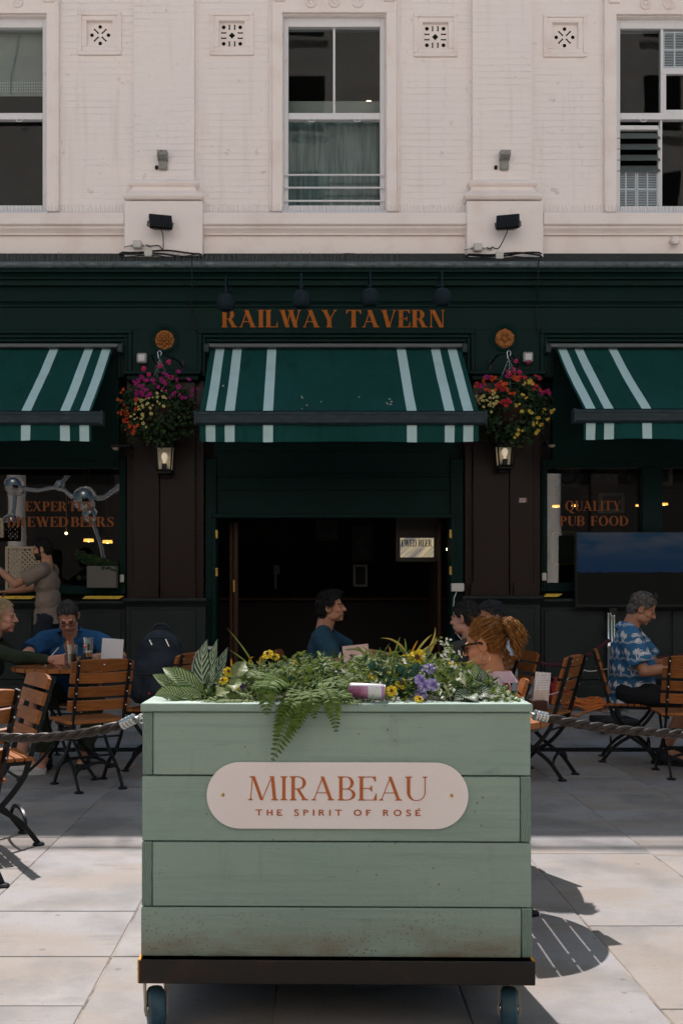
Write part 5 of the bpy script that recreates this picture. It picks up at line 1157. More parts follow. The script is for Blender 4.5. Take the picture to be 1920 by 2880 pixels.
def leaf(m, p0, p1, p2, wd, face, mi=0, n=10, cup=.25, tip=1.4):
    face = Vector(face); vs = []; uv = []
    for i in range(n+1):
        u = i/n; p = bez(p0, p1, p2, u); t = (bez(p0, p1, p2, min(1,u+.02))-bez(p0, p1, p2, max(0,u-.02))).normalized()
        s = t.cross(face).normalized(); nn = s.cross(t).normalized(); ww = wd*.5*(math.sin(math.pi*u**.75)**.8 if 0 < u < 1 else .02)*(1 if u < .6 else (1-((u-.6)/.4)**2*.25))
        for q in (-1,-.5,0,.5,1): vs.append(p+s*q*ww+nn*abs(q)*ww*cup*(1+.25*math.sin(i*2.1+q))); uv.append((.5+q*.5, u))
    m.add(vs, [[5*i+j, 5*i+j+1, 5*i+6+j, 5*i+5+j] for i in range(n) for j in range(4)], mi, None, uv)
def frond(m, p0, p1, p2, W_, n=20, face=(0,-.6,.8), mi=0, rg=rnd):
    face = Vector(face); m.tube([bez(p0,p1,p2,i/10) for i in range(11)], [.0022-.0014*i/10 for i in range(11)], 4, mi)
    for i in range(2, n+1):
        u = i/(n+.5); p = bez(p0,p1,p2,u); t = (bez(p0,p1,p2,min(1,u+.02))-bez(p0,p1,p2,max(0,u-.02))).normalized(); s = t.cross(face).normalized(); nn = s.cross(t)
        L = W_*min(1, .45+u*1.8)*(1-u**2.6)**.8+.004; wd = L*.24+.003
        for sg in (-1, 1):
            d = (s*sg+t*.45+nn*rg.uniform(-.28,.18)).normalized(); q = d.cross(nn).normalized()
            tipv = p+d*L-nn*L*.12
            m.add([p, p+d*L*.3+q*wd*.5, p+d*L*.7+q*wd*.38, tipv, p+d*L*.7-q*wd*.38, p+d*L*.3-q*wd*.5, p+d*L*.5+nn*wd*.15], [(0,1,6),(1,2,6),(2,3,6),(3,4,6),(4,5,6),(5,0,6)], mi)
def ptop(X, Y, d): return Q(X, Y, d)
rg = random.Random(11)
def zline(X):   # silhouette of the bed of greenery in the photograph
    xs_ = [440,520,600,680,740,800,860,900,960,1020,1080,1150,1220,1290,1350,1420,1470]; yy = [1962,1940,1905,1885,1873,1862,1838,1848,1862,1852,1842,1842,1850,1862,1895,1930,1960]
    return float(np.interp(X, xs_, yy))
m = MB()
for i in range(8200):
    X = rg.uniform(455, 1465); d = rg.uniform(2.80, 3.32); s = F0/d; zt = H0-(zline(X)-VY)/(F0/3.08)
    z0 = .905; hmax = max(.012, zt-z0)*(1-abs((d-3.07)/.30)**2.2*.8); z = z0+hmax*rg.uniform(.1,1)**.7; p = Vector(((X-VX)/(F0/3.0), d, z))
    if p.x < -.40 or p.x > .60: continue
    c = rg.random(); ph = math.sin(X*.021)+math.sin(X*.047+2)
    mi = 0 if c < .36-.1*ph else (1 if c < .80 else 2)
    leafquad(m, p, Vector((rg.uniform(-.8,.8), rg.uniform(-1,.4), rg.uniform(.2,1))), rg.uniform(.009,.026), rg.uniform(.004,.010), mi, rg)
for i in range(1100):
    X = rg.uniform(470, 1450); d = rg.uniform(2.82, 3.28); zt = H0-(zline(X)-VY)/(F0/3.08); z = .905+max(.015, zt-.905)*(1-abs((d-3.05)/.30)**2*.7)*rg.uniform(.6,1.12); p = Vector(((X-VX)/(F0/3.0), d, z))
    if -.40 < p.x < .60: leafquad(m, p, Vector((rg.uniform(-.9,.9), rg.uniform(-1,.2), rg.uniform(.2,1))), rg.uniform(.022,.042), rg.uniform(.009,.018), rg.choice((0,0,2,1)), rg)
props(obj('greenery_bed', m, [M['sprig'], M['sprig_dk'], M['sprig_pale']], None, 'tangled bed of small artificial leaves filling the green planter', 'foliage', smooth=False), kind='stuff')
def tip(X, Y, d): return Q(X, Y, d)
# hanging and spreading ferns
def fern(lab, specs, mt, base):
    t = thing('fern', lab, 'fern', base, 0, 'artificial ferns in the planter')
    for (a, b, c, W_, n) in specs:
        m = MB(); frond(m, Q(*a), Q(*b), Q(*c), W_, n, (0,-.75,.65) if c[1] > 1990 else (0,-.45,.9), 0, rg); obj('frond', m, mt, t, smooth=False)
C0 = (838,1945,2.92)
fern('large fern with fronds hanging over the front of the planter towards the plaque', [
    (C0, (850,1925,2.655), (765,2142,2.71), .054, 28), ((880,1940,2.9), (935,1905,2.67), (945,2060,2.71), .036, 24), ((870,1945,2.9), (870,1925,2.66), (885,2022,2.71), .034, 18), ((815,1930,2.9), (735,1860,2.70), (752,2012,2.705), .048, 22), ((845,1945,2.9), (850,1935,2.66), (770,2045,2.715), .034, 18), ((850,1945,2.9), (862,1930,2.66), (838,2050,2.71), .036, 18),
    (C0, (795,1905,2.85), (752,1882,2.92), .042, 18), (C0, (905,1895,2.82), (985,1930,2.78), .045, 20), (C0, (915,1960,2.74), (1018,1978,2.735), .034, 22), (C0, (880,1880,2.95), (935,1868,3.0), .045, 18), (C0, (820,1870,2.98), (790,1862,3.05), .04, 16)], M['fern'], Q(*C0))
fern('fern lying along the front left rim of the planter', [((725,1972,2.80), (650,1950,2.78), (552,1984,2.765), .038, 24), ((715,1965,2.84), (690,1935,2.82), (640,1955,2.80), .035, 16), ((730,1955,2.9), (745,1900,2.9), (700,1885,2.95), .04, 16)], M['fern_pale'], Q(725,1972,2.8))
fern('pale fern spreading at the middle of the planter behind the drink can', [((930,1915,3.0), (955,1870,3.0), (1010,1885,2.95), .04, 18), ((930,1915,3.0), (890,1870,3.0), (850,1885,2.95), .04, 18), ((930,1915,2.98), (960,1895,2.9), (1030,1905,2.9), .04, 18), ((930,1915,3.0), (925,1850,3.05), (905,1850,3.15), .04, 16), ((1000,1890,3.0), (1050,1850,3.0), (1090,1870,3.0), .036, 18), ((1000,1890,3.0), (1010,1850,3.02), (1040,1848,3.05), .036, 16)], M['fern_pale'], Q(930,1915,3))
fern('dark fern low along the rim left of the drink can', [((880,1950,2.85), (930,1935,2.76), (990,1960,2.75), .04, 22), ((880,1950,2.85), (840,1935,2.78), (800,1965,2.76), .036, 18), ((820,1925,2.9), (775,1910,2.82), (705,1935,2.8), .036, 20)], M['fern'], Q(880,1950,2.85))
# striped leaves
def striped(lab, base, leaves, mt):
    t = thing('striped_plant', lab, 'plant', base, 0, 'striped leaf plants in the planter')
    for (a, b, c, wd, f) in leaves:
        m = MB(); leaf(m, Q(*a), Q(*b), Q(*c), wd, f); obj('leaf', m, mt, t)
    m = MB()
    for (a, b, c, wd, f) in leaves: m.tube([Q(*a), base+Vector((0,0,-.02))], .0025, 5)
    obj('stalk', m, M['grassy'], t)
striped('upright dark zebra striped leaves near the left end of the planter', Q(582,1962,2.95), [((580,1950,2.95),(552,1870,2.93),(584,1798,2.97),.052,(.2,-1,.1)), ((588,1945,3.0),(590,1870,3.0),(612,1797,3.02),.040,(-.3,-1,.1)), ((592,1948,2.98),(610,1890,3.02),(641,1820,3.05),.055,(-.5,-1,.3)), ((584,1955,2.93),(585,1920,2.91),(606,1862,2.90),.032,(.5,-1,.2)), ((592,1952,2.98),(620,1900,3.0),(628,1868,3.04),.04,(-.7,-1,.4))], M['vari_dark'])
striped('pale striped leaves lying over the left rim of the planter', Q(580,1958,2.88), [((572,1945,2.9),(500,1900,2.86),(458,1878,2.9),.062,(.1,-.8,.7)), ((560,1950,2.9),(490,1925,2.88),(430,1897,2.92),.066,(.1,-.9,.5)), ((520,1968,2.83),(470,1935,2.82),(436,1958,2.82),.05,(.1,-.8,.6)), ((570,1955,2.86),(520,1950,2.82),(450,1945,2.84),.045,(.2,-.8,.6))], M['vari_light'])
striped('lime striped leaves right of the purple flower', Q(1275,1955,2.95), [((1262,1945,2.95),(1255,1890,2.95),(1228,1862,3.0),.06,(.2,-1,.3)), ((1275,1950,2.95),(1300,1895,2.93),(1245,1875,2.95),.075,(.1,-1,.4)), ((1290,1955,2.92),(1310,1930,2.88),(1298,1890,2.9),.06,(-.2,-1,.3)), ((1330,1960,2.92),(1345,1910,2.92),(1331,1860,2.94),.05,(-.3,-1,.1)), ((1240,1960,2.9),(1225,1940,2.85),(1250,1972,2.8),.045,(0,-1,.4))], M['vari_light'])
striped('cream veined leaves drooping beside the purple flower', Q(1255,1925,2.92), [((1250,1915,2.9),(1290,1890,2.88),(1308,1928,2.84),.045,(0,-.8,.6)), ((1245,1920,2.9),(1270,1925,2.85),(1262,1962,2.8),.045,(.1,-.9,.4)), ((1235,1915,2.9),(1225,1930,2.86),(1236,1958,2.82),.04,(.1,-.9,.4)), ((672,1905,2.9),(668,1880,2.92),(690,1860,2.95),.05,(0,-1,.3)), ((640,1940,2.84),(625,1950,2.8),(606,1955,2.78),.045,(0,-.9,.5)), ((650,1935,2.84),(665,1915,2.82),(655,1945,2.79),.05,(0,-.9,.5))], M['vari_cream'])
striped('dark zebra striped leaves at the right end of the planter', Q(1320,1960,2.85), [((1335,1965,2.85),(1300,1945,2.80),(1275,1970,2.78),.05,(0,-.8,.6)), ((1335,1965,2.85),(1355,1935,2.82),(1385,1965,2.8),.05,(0,-.8,.6)), ((1345,1950,2.9),(1365,1910,2.9),(1352,1880,2.92),.04,(-.3,-1,.2)), ((1310,1965,2.84),(1320,1950,2.78),(1345,1975,2.765),.045,(0,-.7,.7)), ((1360,1955,2.9),(1390,1930,2.88),(1402,1958,2.85),.05,(0,-.8,.6))], M['vari_dark'])
def blades(lab, base, L, mt, wd=.006):
    t = thing('grass_tuft', lab, 'grass tuft', base, 0, 'grass blades in the planter')
    for a, b, c in L: m = MB(); leaf(m, Q(*a), Q(*b), Q(*c), wd, (0.2,-1,.2), 0, 9, .3); obj('blade', m, mt, t)
blades('two long thin green grass blades rising left of the middle of the planter', Q(715,1875,3.1), [((716,1880,3.1),(700,1835,3.1),(636,1764,3.1)), ((704,1876,3.1),(690,1855,3.1),(642,1826,3.1))], M['grassy'], .0052)
blades('green grass blades arching over the pink menu card', Q(1040,1870,3.1), [((1050,1880,3.1),(1030,1810,3.1),(958,1830,3.1)), ((1045,1880,3.05),(1010,1810,3.05),(1000,1822,3.05)), ((1105,1860,3.1),(1110,1830,3.12),(1125,1790,3.12)), ((1140,1850,3.1),(1142,1815,3.12),(1137,1794,3.12)), ((1060,1880,3.05),(1055,1835,3.05),(1015,1818,3.0)), ((1105,1860,3.1),(1085,1820,3.1),(1030,1835,3.1))], M['grassy'], .007)
blades('straw coloured grass blades rising beside the big yellow pansy', Q(1165,1850,3.1), [((1150,1850,3.1),(1120,1790,3.1),(1068,1795,3.1)), ((1160,1850,3.12),(1190,1800,3.12),(1216,1784,3.12)), ((1190,1845,3.12),(1226,1800,3.12),(1223,1763,3.12)), ((1180,1850,3.1),(1215,1810,3.1),(1235,1797,3.1)), ((1200,1850,3.1),(1220,1812,3.1),(1228,1790,3.1)), ((1270,1875,3.1),(1310,1868,3.1),(1345,1850,3.1)), ((1165,1850,3.1),(1205,1815,3.1),(1230,1808,3.1))], M['straw'], .007)
blades('short amber blades around the yellow pansies', Q(1150,1845,3.1), [((1150,1850,3.1),(1165,1815,3.1),(1175,1800,3.1)), ((1100,1850,3.1),(1098,1830,3.1),(1093,1817,3.1)), ((700,1870,3.1),(700,1850,3.1),(714,1846,3.1)), ((728,1870,3.1),(732,1850,3.1),(737,1843,3.1)), ((742,1862,3.1),(738,1850,3.1),(735,1843,3.1)), ((652,1880,3.0),(650,1862,3.0),(651,1850,3.0))], M['orangey'], .006)
# pansies and the purple flower
M['pansy_y'] = mat('pansy_yellow', (.66,.50,.03), .55); M['pansy_eye'] = mat('pansy_eye', (.10,.03,.01), .6); M['violet'] = mat('violet_petal', (.27,.22,.46), .5, layers=[(50,(.42,.38,.58),.45,.6)]); M['deep_violet'] = mat('deep_violet_petal', (.09,.05,.20), .5)
def pansy(X, Y, d, r, lab, my='pansy_y', eye='pansy_eye'):
    p = Q(X,Y,d); t = thing('pansy', lab, 'flower', p, 0, 'artificial pansies in the planter'); n = Vector((rg.uniform(-.4,.4), -1, rg.uniform(.2,.7))).normalized(); a = n.cross(Vector((0,0,1))).normalized(); b = a.cross(n)
    for k, A in enumerate((90,35,145,-20,200,-90)):
        A = R(A+rg.uniform(-12,12)); c = p+(a*math.cos(A)+b*math.sin(A))*r*.5+n*(.002*k); m = MB(); dd = a*math.cos(A)+b*math.sin(A); e = n.cross(dd)
        pts = [p+n*.002*k]; 
        for q in range(9):
            B = R(-100+25*q); pts.append(c+(dd*math.cos(B)+e*math.sin(B))*r*.55+n*(r*.18*math.sin(q*1.7)))
        m.add(pts, [(0,i,i+1) for i in range(1,9)], 0); obj('petal', m, M[my], t, smooth=False)
    m = MB(); m.add([p+n*.014+(a*math.cos(q)+b*math.sin(q))*r*(.26+.12*(i % 2)) for i, q in enumerate([z*.628 for z in range(10)])], [list(range(10))]); obj('flower_eye', m, M[eye], t, smooth=False)
for X, Y, d, r, lab in ((755,1843,3.08,.018,'yellow pansy standing highest left of the middle of the planter'), (776,1850,3.1,.013,'small yellow pansy touching the highest left one'), (642,1890,2.98,.016,'yellow pansy just right of the upright zebra leaves'), (682,1884,3.0,.014,'yellow pansy above the cream leaf at left'), (631,1916,2.88,.014,'low yellow pansy left of the deep violet flower'), (1046,1906,2.9,.014,'yellow pansy above the drink can'), (1088,1900,2.95,.016,'yellow pansy behind the drink can right end'), (1126,1922,2.85,.018,'yellow pansy with dark eye right of the drink can'), (1101,1944,2.8,.016,'lowest yellow pansy at the drink can end'), (1140,1853,3.05,.016,'yellow pansy left of the big top yellow flower'), (1175,1850,3.0,.026,'big yellow pansy at the top of the planter greenery'), (1272,1870,3.0,.014,'yellow flower above the lime striped leaves'), (1175,1968,2.77,.012,'small yellow flower at the rim below the purple cluster'), (830,1865,3.08,.011,'small orange yellow flower left of the menu card')): pansy(X, Y, d, r, lab)
pansy(672,1938,2.84,.019,'deep violet flower near the left end of the planter','deep_violet','pansy_y'); pansy(1204,1884,2.92,.020,'pale violet flower at the top of the purple cluster','violet','deep_violet')
for X, Y, lab in ((1180,1915,'pale violet flower at the left of the purple cluster'), (1192,1936,'large violet flower in the middle of the purple cluster'), (1214,1926,'violet flower at the right of the purple cluster'), (1183,1952,'violet flower at the bottom of the purple cluster')): pansy(X, Y, 2.82, .019, lab, 'violet', 'deep_violet')
# white flowered sprigs
m = MB()
for (X, Y, sx, sy, n) in ((1255,1835,14,18,60), (1370,1950,30,14,90), (1150,1875,40,14,90), (950,1900,60,18,60), (1290,1885,20,14,50), (1420,1965,24,6,50), (1060,1968,60,5,60)):
    for k in range(n): p = Q(X+rg.gauss(0,sx), Y+rg.gauss(0,sy), rg.uniform(2.85,3.1) if Y < 1955 else 2.79); leafquad(m, p, Vector((rg.uniform(-.6,.6),-1,rg.uniform(0,.9))), rg.uniform(.008,.02), rg.uniform(.005,.011), 0 if rg.random() < .45 else 1, rg)
for X, Y in ((1258,1815),(1243,1830),(1270,1845),(1260,1850)): m.tube([Q(X,Y,3.05), Q(1262,1890,3.05)], .0015, 4, 1)
props(obj('white_flower_sprigs', m, [mat('white_petal', (.62,.62,.55), .6), M['sprig']], None, 'tiny white flowered sprigs dotted through the planter greenery', 'foliage', smooth=False), kind='stuff')
# round dark leaves behind the can
m = MB()
for k in range(60): leafquad(m, Q(1125+rg.gauss(0,28), 1915+rg.gauss(0,22), rg.uniform(2.84,2.96)), Vector((rg.uniform(-.6,.6),-1,rg.uniform(0,.6))), .035, .03, 0, rg)
props(obj('dark_leaf_patch', m, [leafmat('blue_green_leaf', (.022,.06,.042), (.035,.08,.05))], None, 'patch of rounded dark green leaves right of the drink can', 'foliage', smooth=False), kind='stuff')
# drink can lying among the leaves
c0, c1 = Q(980,1941,2.80), Q(1083,1945,2.78); t = thing('drink_can', 'slim pink and white drink can lying among the planter leaves', 'can', (c0+c1)/2)
T = Matrix.Translation(c0) @ (c1-c0).to_track_quat('Z','Y').to_matrix().to_4x4(); Lc = (c1-c0).length; r = .0215
N = NT('can_label'); sp = N.sep(N.coord()); u = N.ramp(sp[0], c0.x, c1.x); c = N.mix(N.ramp(N.noise(18,4), .4, .6), (.22,.06,.13), (.40,.20,.30)); c = N.mix(N.math('GREATER_THAN', u, .52), c, (.58,.60,.58)); c = N.mix(N.math('GREATER_THAN', u, .88), c, (.36,.20,.38)); c = N.mix(N.math('GREATER_THAN', N.ramp(sp[2], c0.z+.010, c0.z+.016), .5), c, (.36,.33,.35)); N.out(Base_Color=c, Roughness=.3)  # pale band along the upper side is sunlight painted into the label
m = MB(); m.lathe([(r*.8,0),(r*.95,.004),(r,.012),(r,Lc-.012),(r*.9,Lc-.003),(r*.86,Lc)], 28, 0, T); cb = obj('can_body', m, N.m, t)
m = MB(); m.lathe([(.0001,Lc-.003),(r*.84,Lc-.003),(r*.88,Lc+.0005)], 24, 0, T); m.lathe([(.0001,.002),(r*.78,.002),(r*.82,0)], 24, 0, T); obj('can_end', m, M['steel'], t)
pts = [(1049,1958),(1053,1942),(1060,1934),(1066,1937),(1062,1944),(1056,1947),(1060,1952),(1066,1945),(1070,1942),(1068,1950),(1073,1944),(1076,1938)]
m = MB(); m.tube([Q(X, Y, 2.7665) for X, Y in pts], .0009, 4); obj('script_print', m, mat('script_ink', (.04,.08,.08), .6), cb)

# ------------------------------------------------------------------ barrier ropes
M['rope'] = mat('brown_rope', (.022,.0145,.0105), .5, spec=.3, layers=[(60,(.04,.027,.019),.45,.65)])
M['rope_red'] = mat('maroon_rope', (.060,.012,.020), .6)
def catmull(P, n=14):
    out = []
    for i in range(len(P)-1):
        a, b, c, d = P[max(i-1,0)], P[i], P[i+1], P[min(i+2,len(P)-1)]
        for k in range(n):
            u = k/n; out.append(.5*((2*b)+(c-a)*u+(2*a-5*b+4*c-d)*u*u+(-a+3*b-3*c+d)*u**3))
    return out+[P[-1]]
def twist(P, r, name, mt, parent, pitch=5.0, step=.25):
    pts = catmull(P, 40); seg = [pts[0]]; acc = 0; m = MB(); fine = []
    L = [0]
    for i in range(1, len(pts)): L.append(L[-1]+(pts[i]-pts[i-1]).length)
    n = int(L[-1]/(r*step*2.2)); 
    for i in range(n+1):
        s = L[-1]*i/n; k = min(max(int(np.searchsorted(L, s))-1, 0), len(pts)-2); f = (s-L[k])/max(L[k+1]-L[k],1e-9); fine.append((pts[k].lerp(pts[k+1], f), s))
    for q in range(3):
        path = []
        for i, (p, s) in enumerate(fine):
            t = (fine[min(i+1,n)][0]-fine[max(i-1,0)][0]).normalized(); u = t.cross(Vector((0,0,1))).normalized(); v = u.cross(t); a = s/(r*pitch*2)*6.283+q*2.094
            path.append(p+(u*math.cos(a)+v*math.sin(a))*r*.50)
        m.tube(path, r*.56, 8)
    return obj(name, m, mt, parent)
def ferrule(a, b, parent, r=.0165):
    d = (b-a).normalized(); T = Matrix.Translation(a) @ d.to_track_quat('Z','Y').to_matrix().to_4x4(); L = (b-a).length; m = MB(); pr = []
    for k in range(4): z = L*k/4; pr += [(r*.82,z+.0005),(r,z+L*.05),(r*1.03,z+L*.12),(r,z+L*.19),(r*.82,z+L*.24)]
    m.lathe(pr, 18, 0, T); return obj('rope_ferrule', m, M['steel'], parent)
a, b = Q(381,2020,3.05), Q(343,2038,3.07); lr = thing('barrier_rope', 'dark brown twisted barrier rope hooked to the left side of the planter', 'rope', a, 0, 'barrier ropes hooked to the planter')
twist([b, Q(290,2052,3.08), Q(190,2068,3.12), Q(60,2076,3.18), Q(-80,2060,3.26), Q(-300,2000,3.4)], .0150, 'rope', M['rope'], lr); ferrule(a, b, lr)
m = MB(); m.tube(catmull([a, Q(388,2019,3.05), Q(394,2012,3.05), Q(400,2010,3.05), Q(405,2007,3.05)], 6), .0045, 8); m.tube([Q(399,2027,3.05)+Vector((.006*math.cos(q), 0, .008*math.sin(q))) for q in [k*.7 for k in range(10)]], .003, 6); obj('hook', m, M['steel'], lr)
a, b = Q(1500,2010,3.05), Q(1538,2018,3.06); rr_ = thing('barrier_rope', 'dark brown twisted barrier rope hooked to the right side of the planter', 'rope', a, 0, 'barrier ropes hooked to the planter')
twist([b, Q(1600,2031,3.08), Q(1700,2047,3.12), Q(1820,2058,3.17), Q(1960,2062,3.24), Q(2200,2030,3.4)], .0150, 'rope', M['rope'], rr_); ferrule(a, b, rr_)
m = MB(); m.tube(catmull([a, Q(1494,2008,3.05), Q(1489,2003,3.05), Q(1485,2004,3.05)], 6), .0045, 8); obj('hook', m, M['steel'], rr_)

# ------------------------------------------------------------------ folding slatted chairs
def make_chair(label, group):
    t = thing('folding_chair', label, 'chair', (0,0,0), 0, group); k = dict(local=True)
    up = lambda s: (-.15-(s-.42)*.29, s)      # back line: z -> (y, z)
    for i in range(4):                         # back slats
        zt = .835-i*.088; hh = .074 if i == 0 else .064; w_ = .205; m = MB(); zb = zt-hh
        T = Matrix.Translation((0, -.15-(zb-.42)*.29, zb)) @ Matrix.Rotation(R(16), 4, 'X'); n = 8; vs = []
        for q in range(n+1):
            u = -1+2*q/n; x = u*w_; cy = .014-.012*(1-u*u)*1.0; top = hh-(.022*abs(u)**3.2 if i == 0 else 0)
            for (yy, zz) in ((cy,0),(cy+.018,0),(cy+.018,top),(cy,top)): vs.append((x, yy, zz))
        m.add(vs, [[4*q+j, 4*q+(j+1) % 4, 4*q+4+(j+1) % 4, 4*q+4+j] for q in range(n) for j in range(4)]+[[0,1,2,3],[4*n+j for j in range(4)]], 0, T); obj('back_slat', m, M['teak'], t, ang=30, **k)
    for i in range(8):
        y0 = -.165+i*.047; m = MB(); m.box(-.20, .20, y0, y0+.041, .424, .443, .004); obj('seat_slat', m, M['teak'], t, **k)
    for s in (-1, 1):
        x = s*.168; m = MB(); m.bar(catmull([Vector((x,)+up(.83)), Vector((x,)+up(.43)), Vector((x,-.115,.33)), Vector((x,-.02,.215)), Vector((x,.10,.125)), Vector((x,.19,.010))], 6), .012, .026)
        o = obj('front_leg', m, M['iron'], t, **k); m = MB(); m.lathe([(.0001,.014),(.022,.013),(.03,.006),(.03,0)], 12, 0, Matrix.Translation((x,.192,0))); obj('foot_pad', m, M['iron'], o, **k)
        x = s*.145; m = MB(); m.bar(catmull([Vector((x,.18,.415)), Vector((x,.10,.30)), Vector((x,0,.205)), Vector((x,-.11,.125)), Vector((x,-.20,.010))], 6), .012, .024)
        o = obj('rear_leg', m, M['iron'], t, **k); m = MB(); m.lathe([(.0001,.014),(.022,.013),(.03,.006),(.03,0)], 12, 0, Matrix.Translation((x,-.202,0))); obj('foot_pad', m, M['iron'], o, **k)
    m = MB()
    for yy, xx, z0 in ((.13,.168,.10), (-.14,.145,.10)): m.bar([(xx*math.cos(a), yy, z0+.07*math.sin(a)) for a in [math.pi*q/14 for q in range(15)]], .012, .018, 0, (0,1,0))
    for s in (-1,1): m.box(s*.155-.006, s*.155+.006, -.16, .20, .400, .424)
    m.tube([(-.168,-.115,.33),(.168,-.115,.33)], .007, 6); m.tube([(-.155,.185,.40),(.155,.185,.40)], .007, 6); m.tube([(-.168,.02,.19),(.168,.02,.19)], .007, 6)
    obj('frame', m, M['iron'], t, **k)
    m = MB()
    for i in range(4):
        z = .80-i*.088
        for s in (-1,1): m.ell((s*.168, -.15-(z-.42)*.29-.014, z), (.006,.004,.006), 8, 5)
    m.ell((0, -.15-(.80-.42)*.29-.001, .80), (.006,.004,.006), 8, 5); obj('bolts', m, M['steel'], t, **k)
    return t
CH = 'folding slatted chairs around the tables'
ch0 = make_chair('teak folding chair facing away in front of the man in the blue polo', CH)
ch0.location = (-1.40, 6.45, 0); ch0.rotation_euler = (0,0,R(33))
for (x, y, a, lab) in (
    (-1.56, 4.92, 120, 'sunlit folding chair turned side on at the left edge near the barrier rope'),
    (-1.52, 4.17, 57, 'nearest folding chair cut off by the left edge of the photo'),
    (-1.03, 7.10, 68, 'folding chair under the navy backpack'),
    (-1.78, 7.55, 182, 'folding chair the man in the blue polo sits on'),
    (-2.40, 7.05, -88, 'folding chair the blonde woman sits on'),
    (.04, 7.45, -95, 'folding chair the man in the teal t-shirt sits on'),
    (1.12, 6.72, 62, 'folding chair the man in the charcoal shirt sits on'),
    (1.38, 7.24, 100, 'folding chair behind the woman with the ponytail holding the person in pale blue'),
    (.77, 4.66, 80, 'sunlit folding chair the woman with the ponytail sits on'),
    (1.61, 6.86, 58, 'empty folding chair with its back to the right behind the right rope'),
    (2.44, 7.50, -106, 'folding chair the man in the palm tree shirt sits on'),
    (2.62, 6.86, -8, 'folding chair facing away cut off by the right edge of the photo')):
    dup(ch0, (x, y, 0), R(a), lab, CH)

# ------------------------------------------------------------------ tables and what stands on them
def table(x, y, r, z, label):
    t = thing('round_table', label, 'table', (x, y, 0), 0, 'round wooden tables')
    for i in range(9):
        a, b = -r+2*r*i/9+.003, -r+2*r*(i+1)/9-.003; n = 10; pts = [(u, math.sqrt(max(r*r-u*u,.0004))) for u in [a+(b-a)*q/n for q in range(n+1)]]
        m = MB(); m.prism(pts+[(u,-v) for u, v in pts[::-1]], z-.024, z, 0, None, 'z'); obj('table_slat', m, M['teak'], t, local=True)
    m = MB(); m.tube([(r*.9*math.cos(q), r*.9*math.sin(q), z-.034) for q in [k*.2618 for k in range(24)]], .010, 6, closed=True)
    obj('rim_iron', m, M['iron'], t, local=True)
    for k in range(4):
        an = R(45+90*k); c, s = math.cos(an), math.sin(an); m = MB(); m.tube(catmull([Vector((c*.9*r, s*.9*r, z-.03)), Vector((c*.35*r, s*.35*r, z*.62)), Vector((c*.15*r, s*.15*r, z*.42)), Vector((c*.45*r, s*.45*r, z*.2)), Vector((c*.95*r, s*.95*r, .012))], 6), .011, 8)
        m.lathe([(.0001,.014),(.03,.01),(.03,0)], 10, 0, Matrix.Translation((c*.95*r, s*.95*r, 0))); obj('table_leg', m, M['iron'], t, local=True)
    m = MB(); m.tube([(.15*r*math.cos(q), .15*r*math.sin(q), z*.42) for q in [k*.5236 for k in range(12)]], .008, 6, closed=True); obj('leg_ring', m, M['iron'], t, local=True)
table(-1.66, 6.92, .37, .745, 'round wooden table at left holding the drinks')
table(.62, 4.05, .36, .735, 'round wooden table hidden behind the planter holding the menu stand')
table(.62, 7.2, .35, .735, 'round wooden table behind the planter where the pink menu stands')
table(2.98, 7.15, .35, .735, 'round wooden table before the man in the palm tree shirt')
def glass_of(x, y, z, r0, r1, h, fill, liq, lab, cat='glass', name='drinking_glass'):
    t = thing(name, lab, cat, (x,y,z)); T = Matrix.Translation((x,y,z+.001))
    m = MB(); m.lathe([(.0001,.0),(r0,0),(r0+(r1-r0)*.5,h*.5),(r1,h),(r1-.002,h),(r0-.003,.008),(.0001,.008)], 24, 0, T); obj('glass_wall', m, M['clear'], t)
    m = MB(); rf = r0+(r1-r0)*fill-.0035; m.lathe([(.0001,.0095),(r0-.004,.0095),(rf,h*fill),(.0001,h*fill)], 24, 0, T); obj('drink', m, liq, t); return t, T, rf
zt = .745
x, y = fx(203,6.70), 6.70; t, T, rf = glass_of(x, y, zt, .033, .042, .158, .62, mat('cola', (.025,.010,.007), .15), 'glass of cola with a paper straw held by the blonde woman')
m = MB(); m.tube([(x-.005,y,zt+.03),(x-.028,y-.01,zt+.185)], .0035, 8); obj('straw', m, mat('paper_straw', (.55,.36,.28), .7), t)
x, y = fx(248,6.78), 6.78; t, T, rf = glass_of(x, y, zt, .029, .037, .205, .50, mat('lager', (.40,.15,.015), .15), 'straight glass half full of lager beside the white card')
m = MB(); m.lathe([(rf,.205*.5),(rf+.001,.205*.56),(.0001,.205*.56)], 20, 0, T); obj('froth', m, mat('froth', (.65,.62,.55), .8), t)
m = MB(); m.lathe([(.0001,.002),(.011,.002),(.012,0)], 14, 0, Matrix.Translation((x-.010,y-.037,zt+.15)) @ Matrix.Rotation(R(90),4,'X')); em = obj('badge', m, mat('badge_red', (.45,.04,.03), .4), t)
m = MB(); m.box(x-.019, x-.001, y-.040, y-.0395, zt+.150, zt+.158); obj('badge_band', m, M['white_plastic'], em, smooth=False)
p = Q(313,1860,6.86); t = thing('blank_card', 'upright blank white card standing on the left table', 'card', (p.x,p.y,zt)); m = MB(); T = Matrix.Translation((p.x,p.y,zt)) @ Matrix.Rotation(R(4),4,'Y'); m.box(-.074,.074,-.002,.002,.03,.195,0,0,T); obj('card_face', m, mat('white_card', (.62,.60,.63), .6), t, smooth=False); m = MB(); m.box(-.06,.06,-.03,.03,0,.03,.003,0,T); obj('card_foot', m, M['darkwood'], t)
p = Q(245,1880,6.62); t = thing('condiment_caddy', 'wooden condiment caddy with black pots in front of the lager glass', 'caddy', (p.x,p.y,zt))
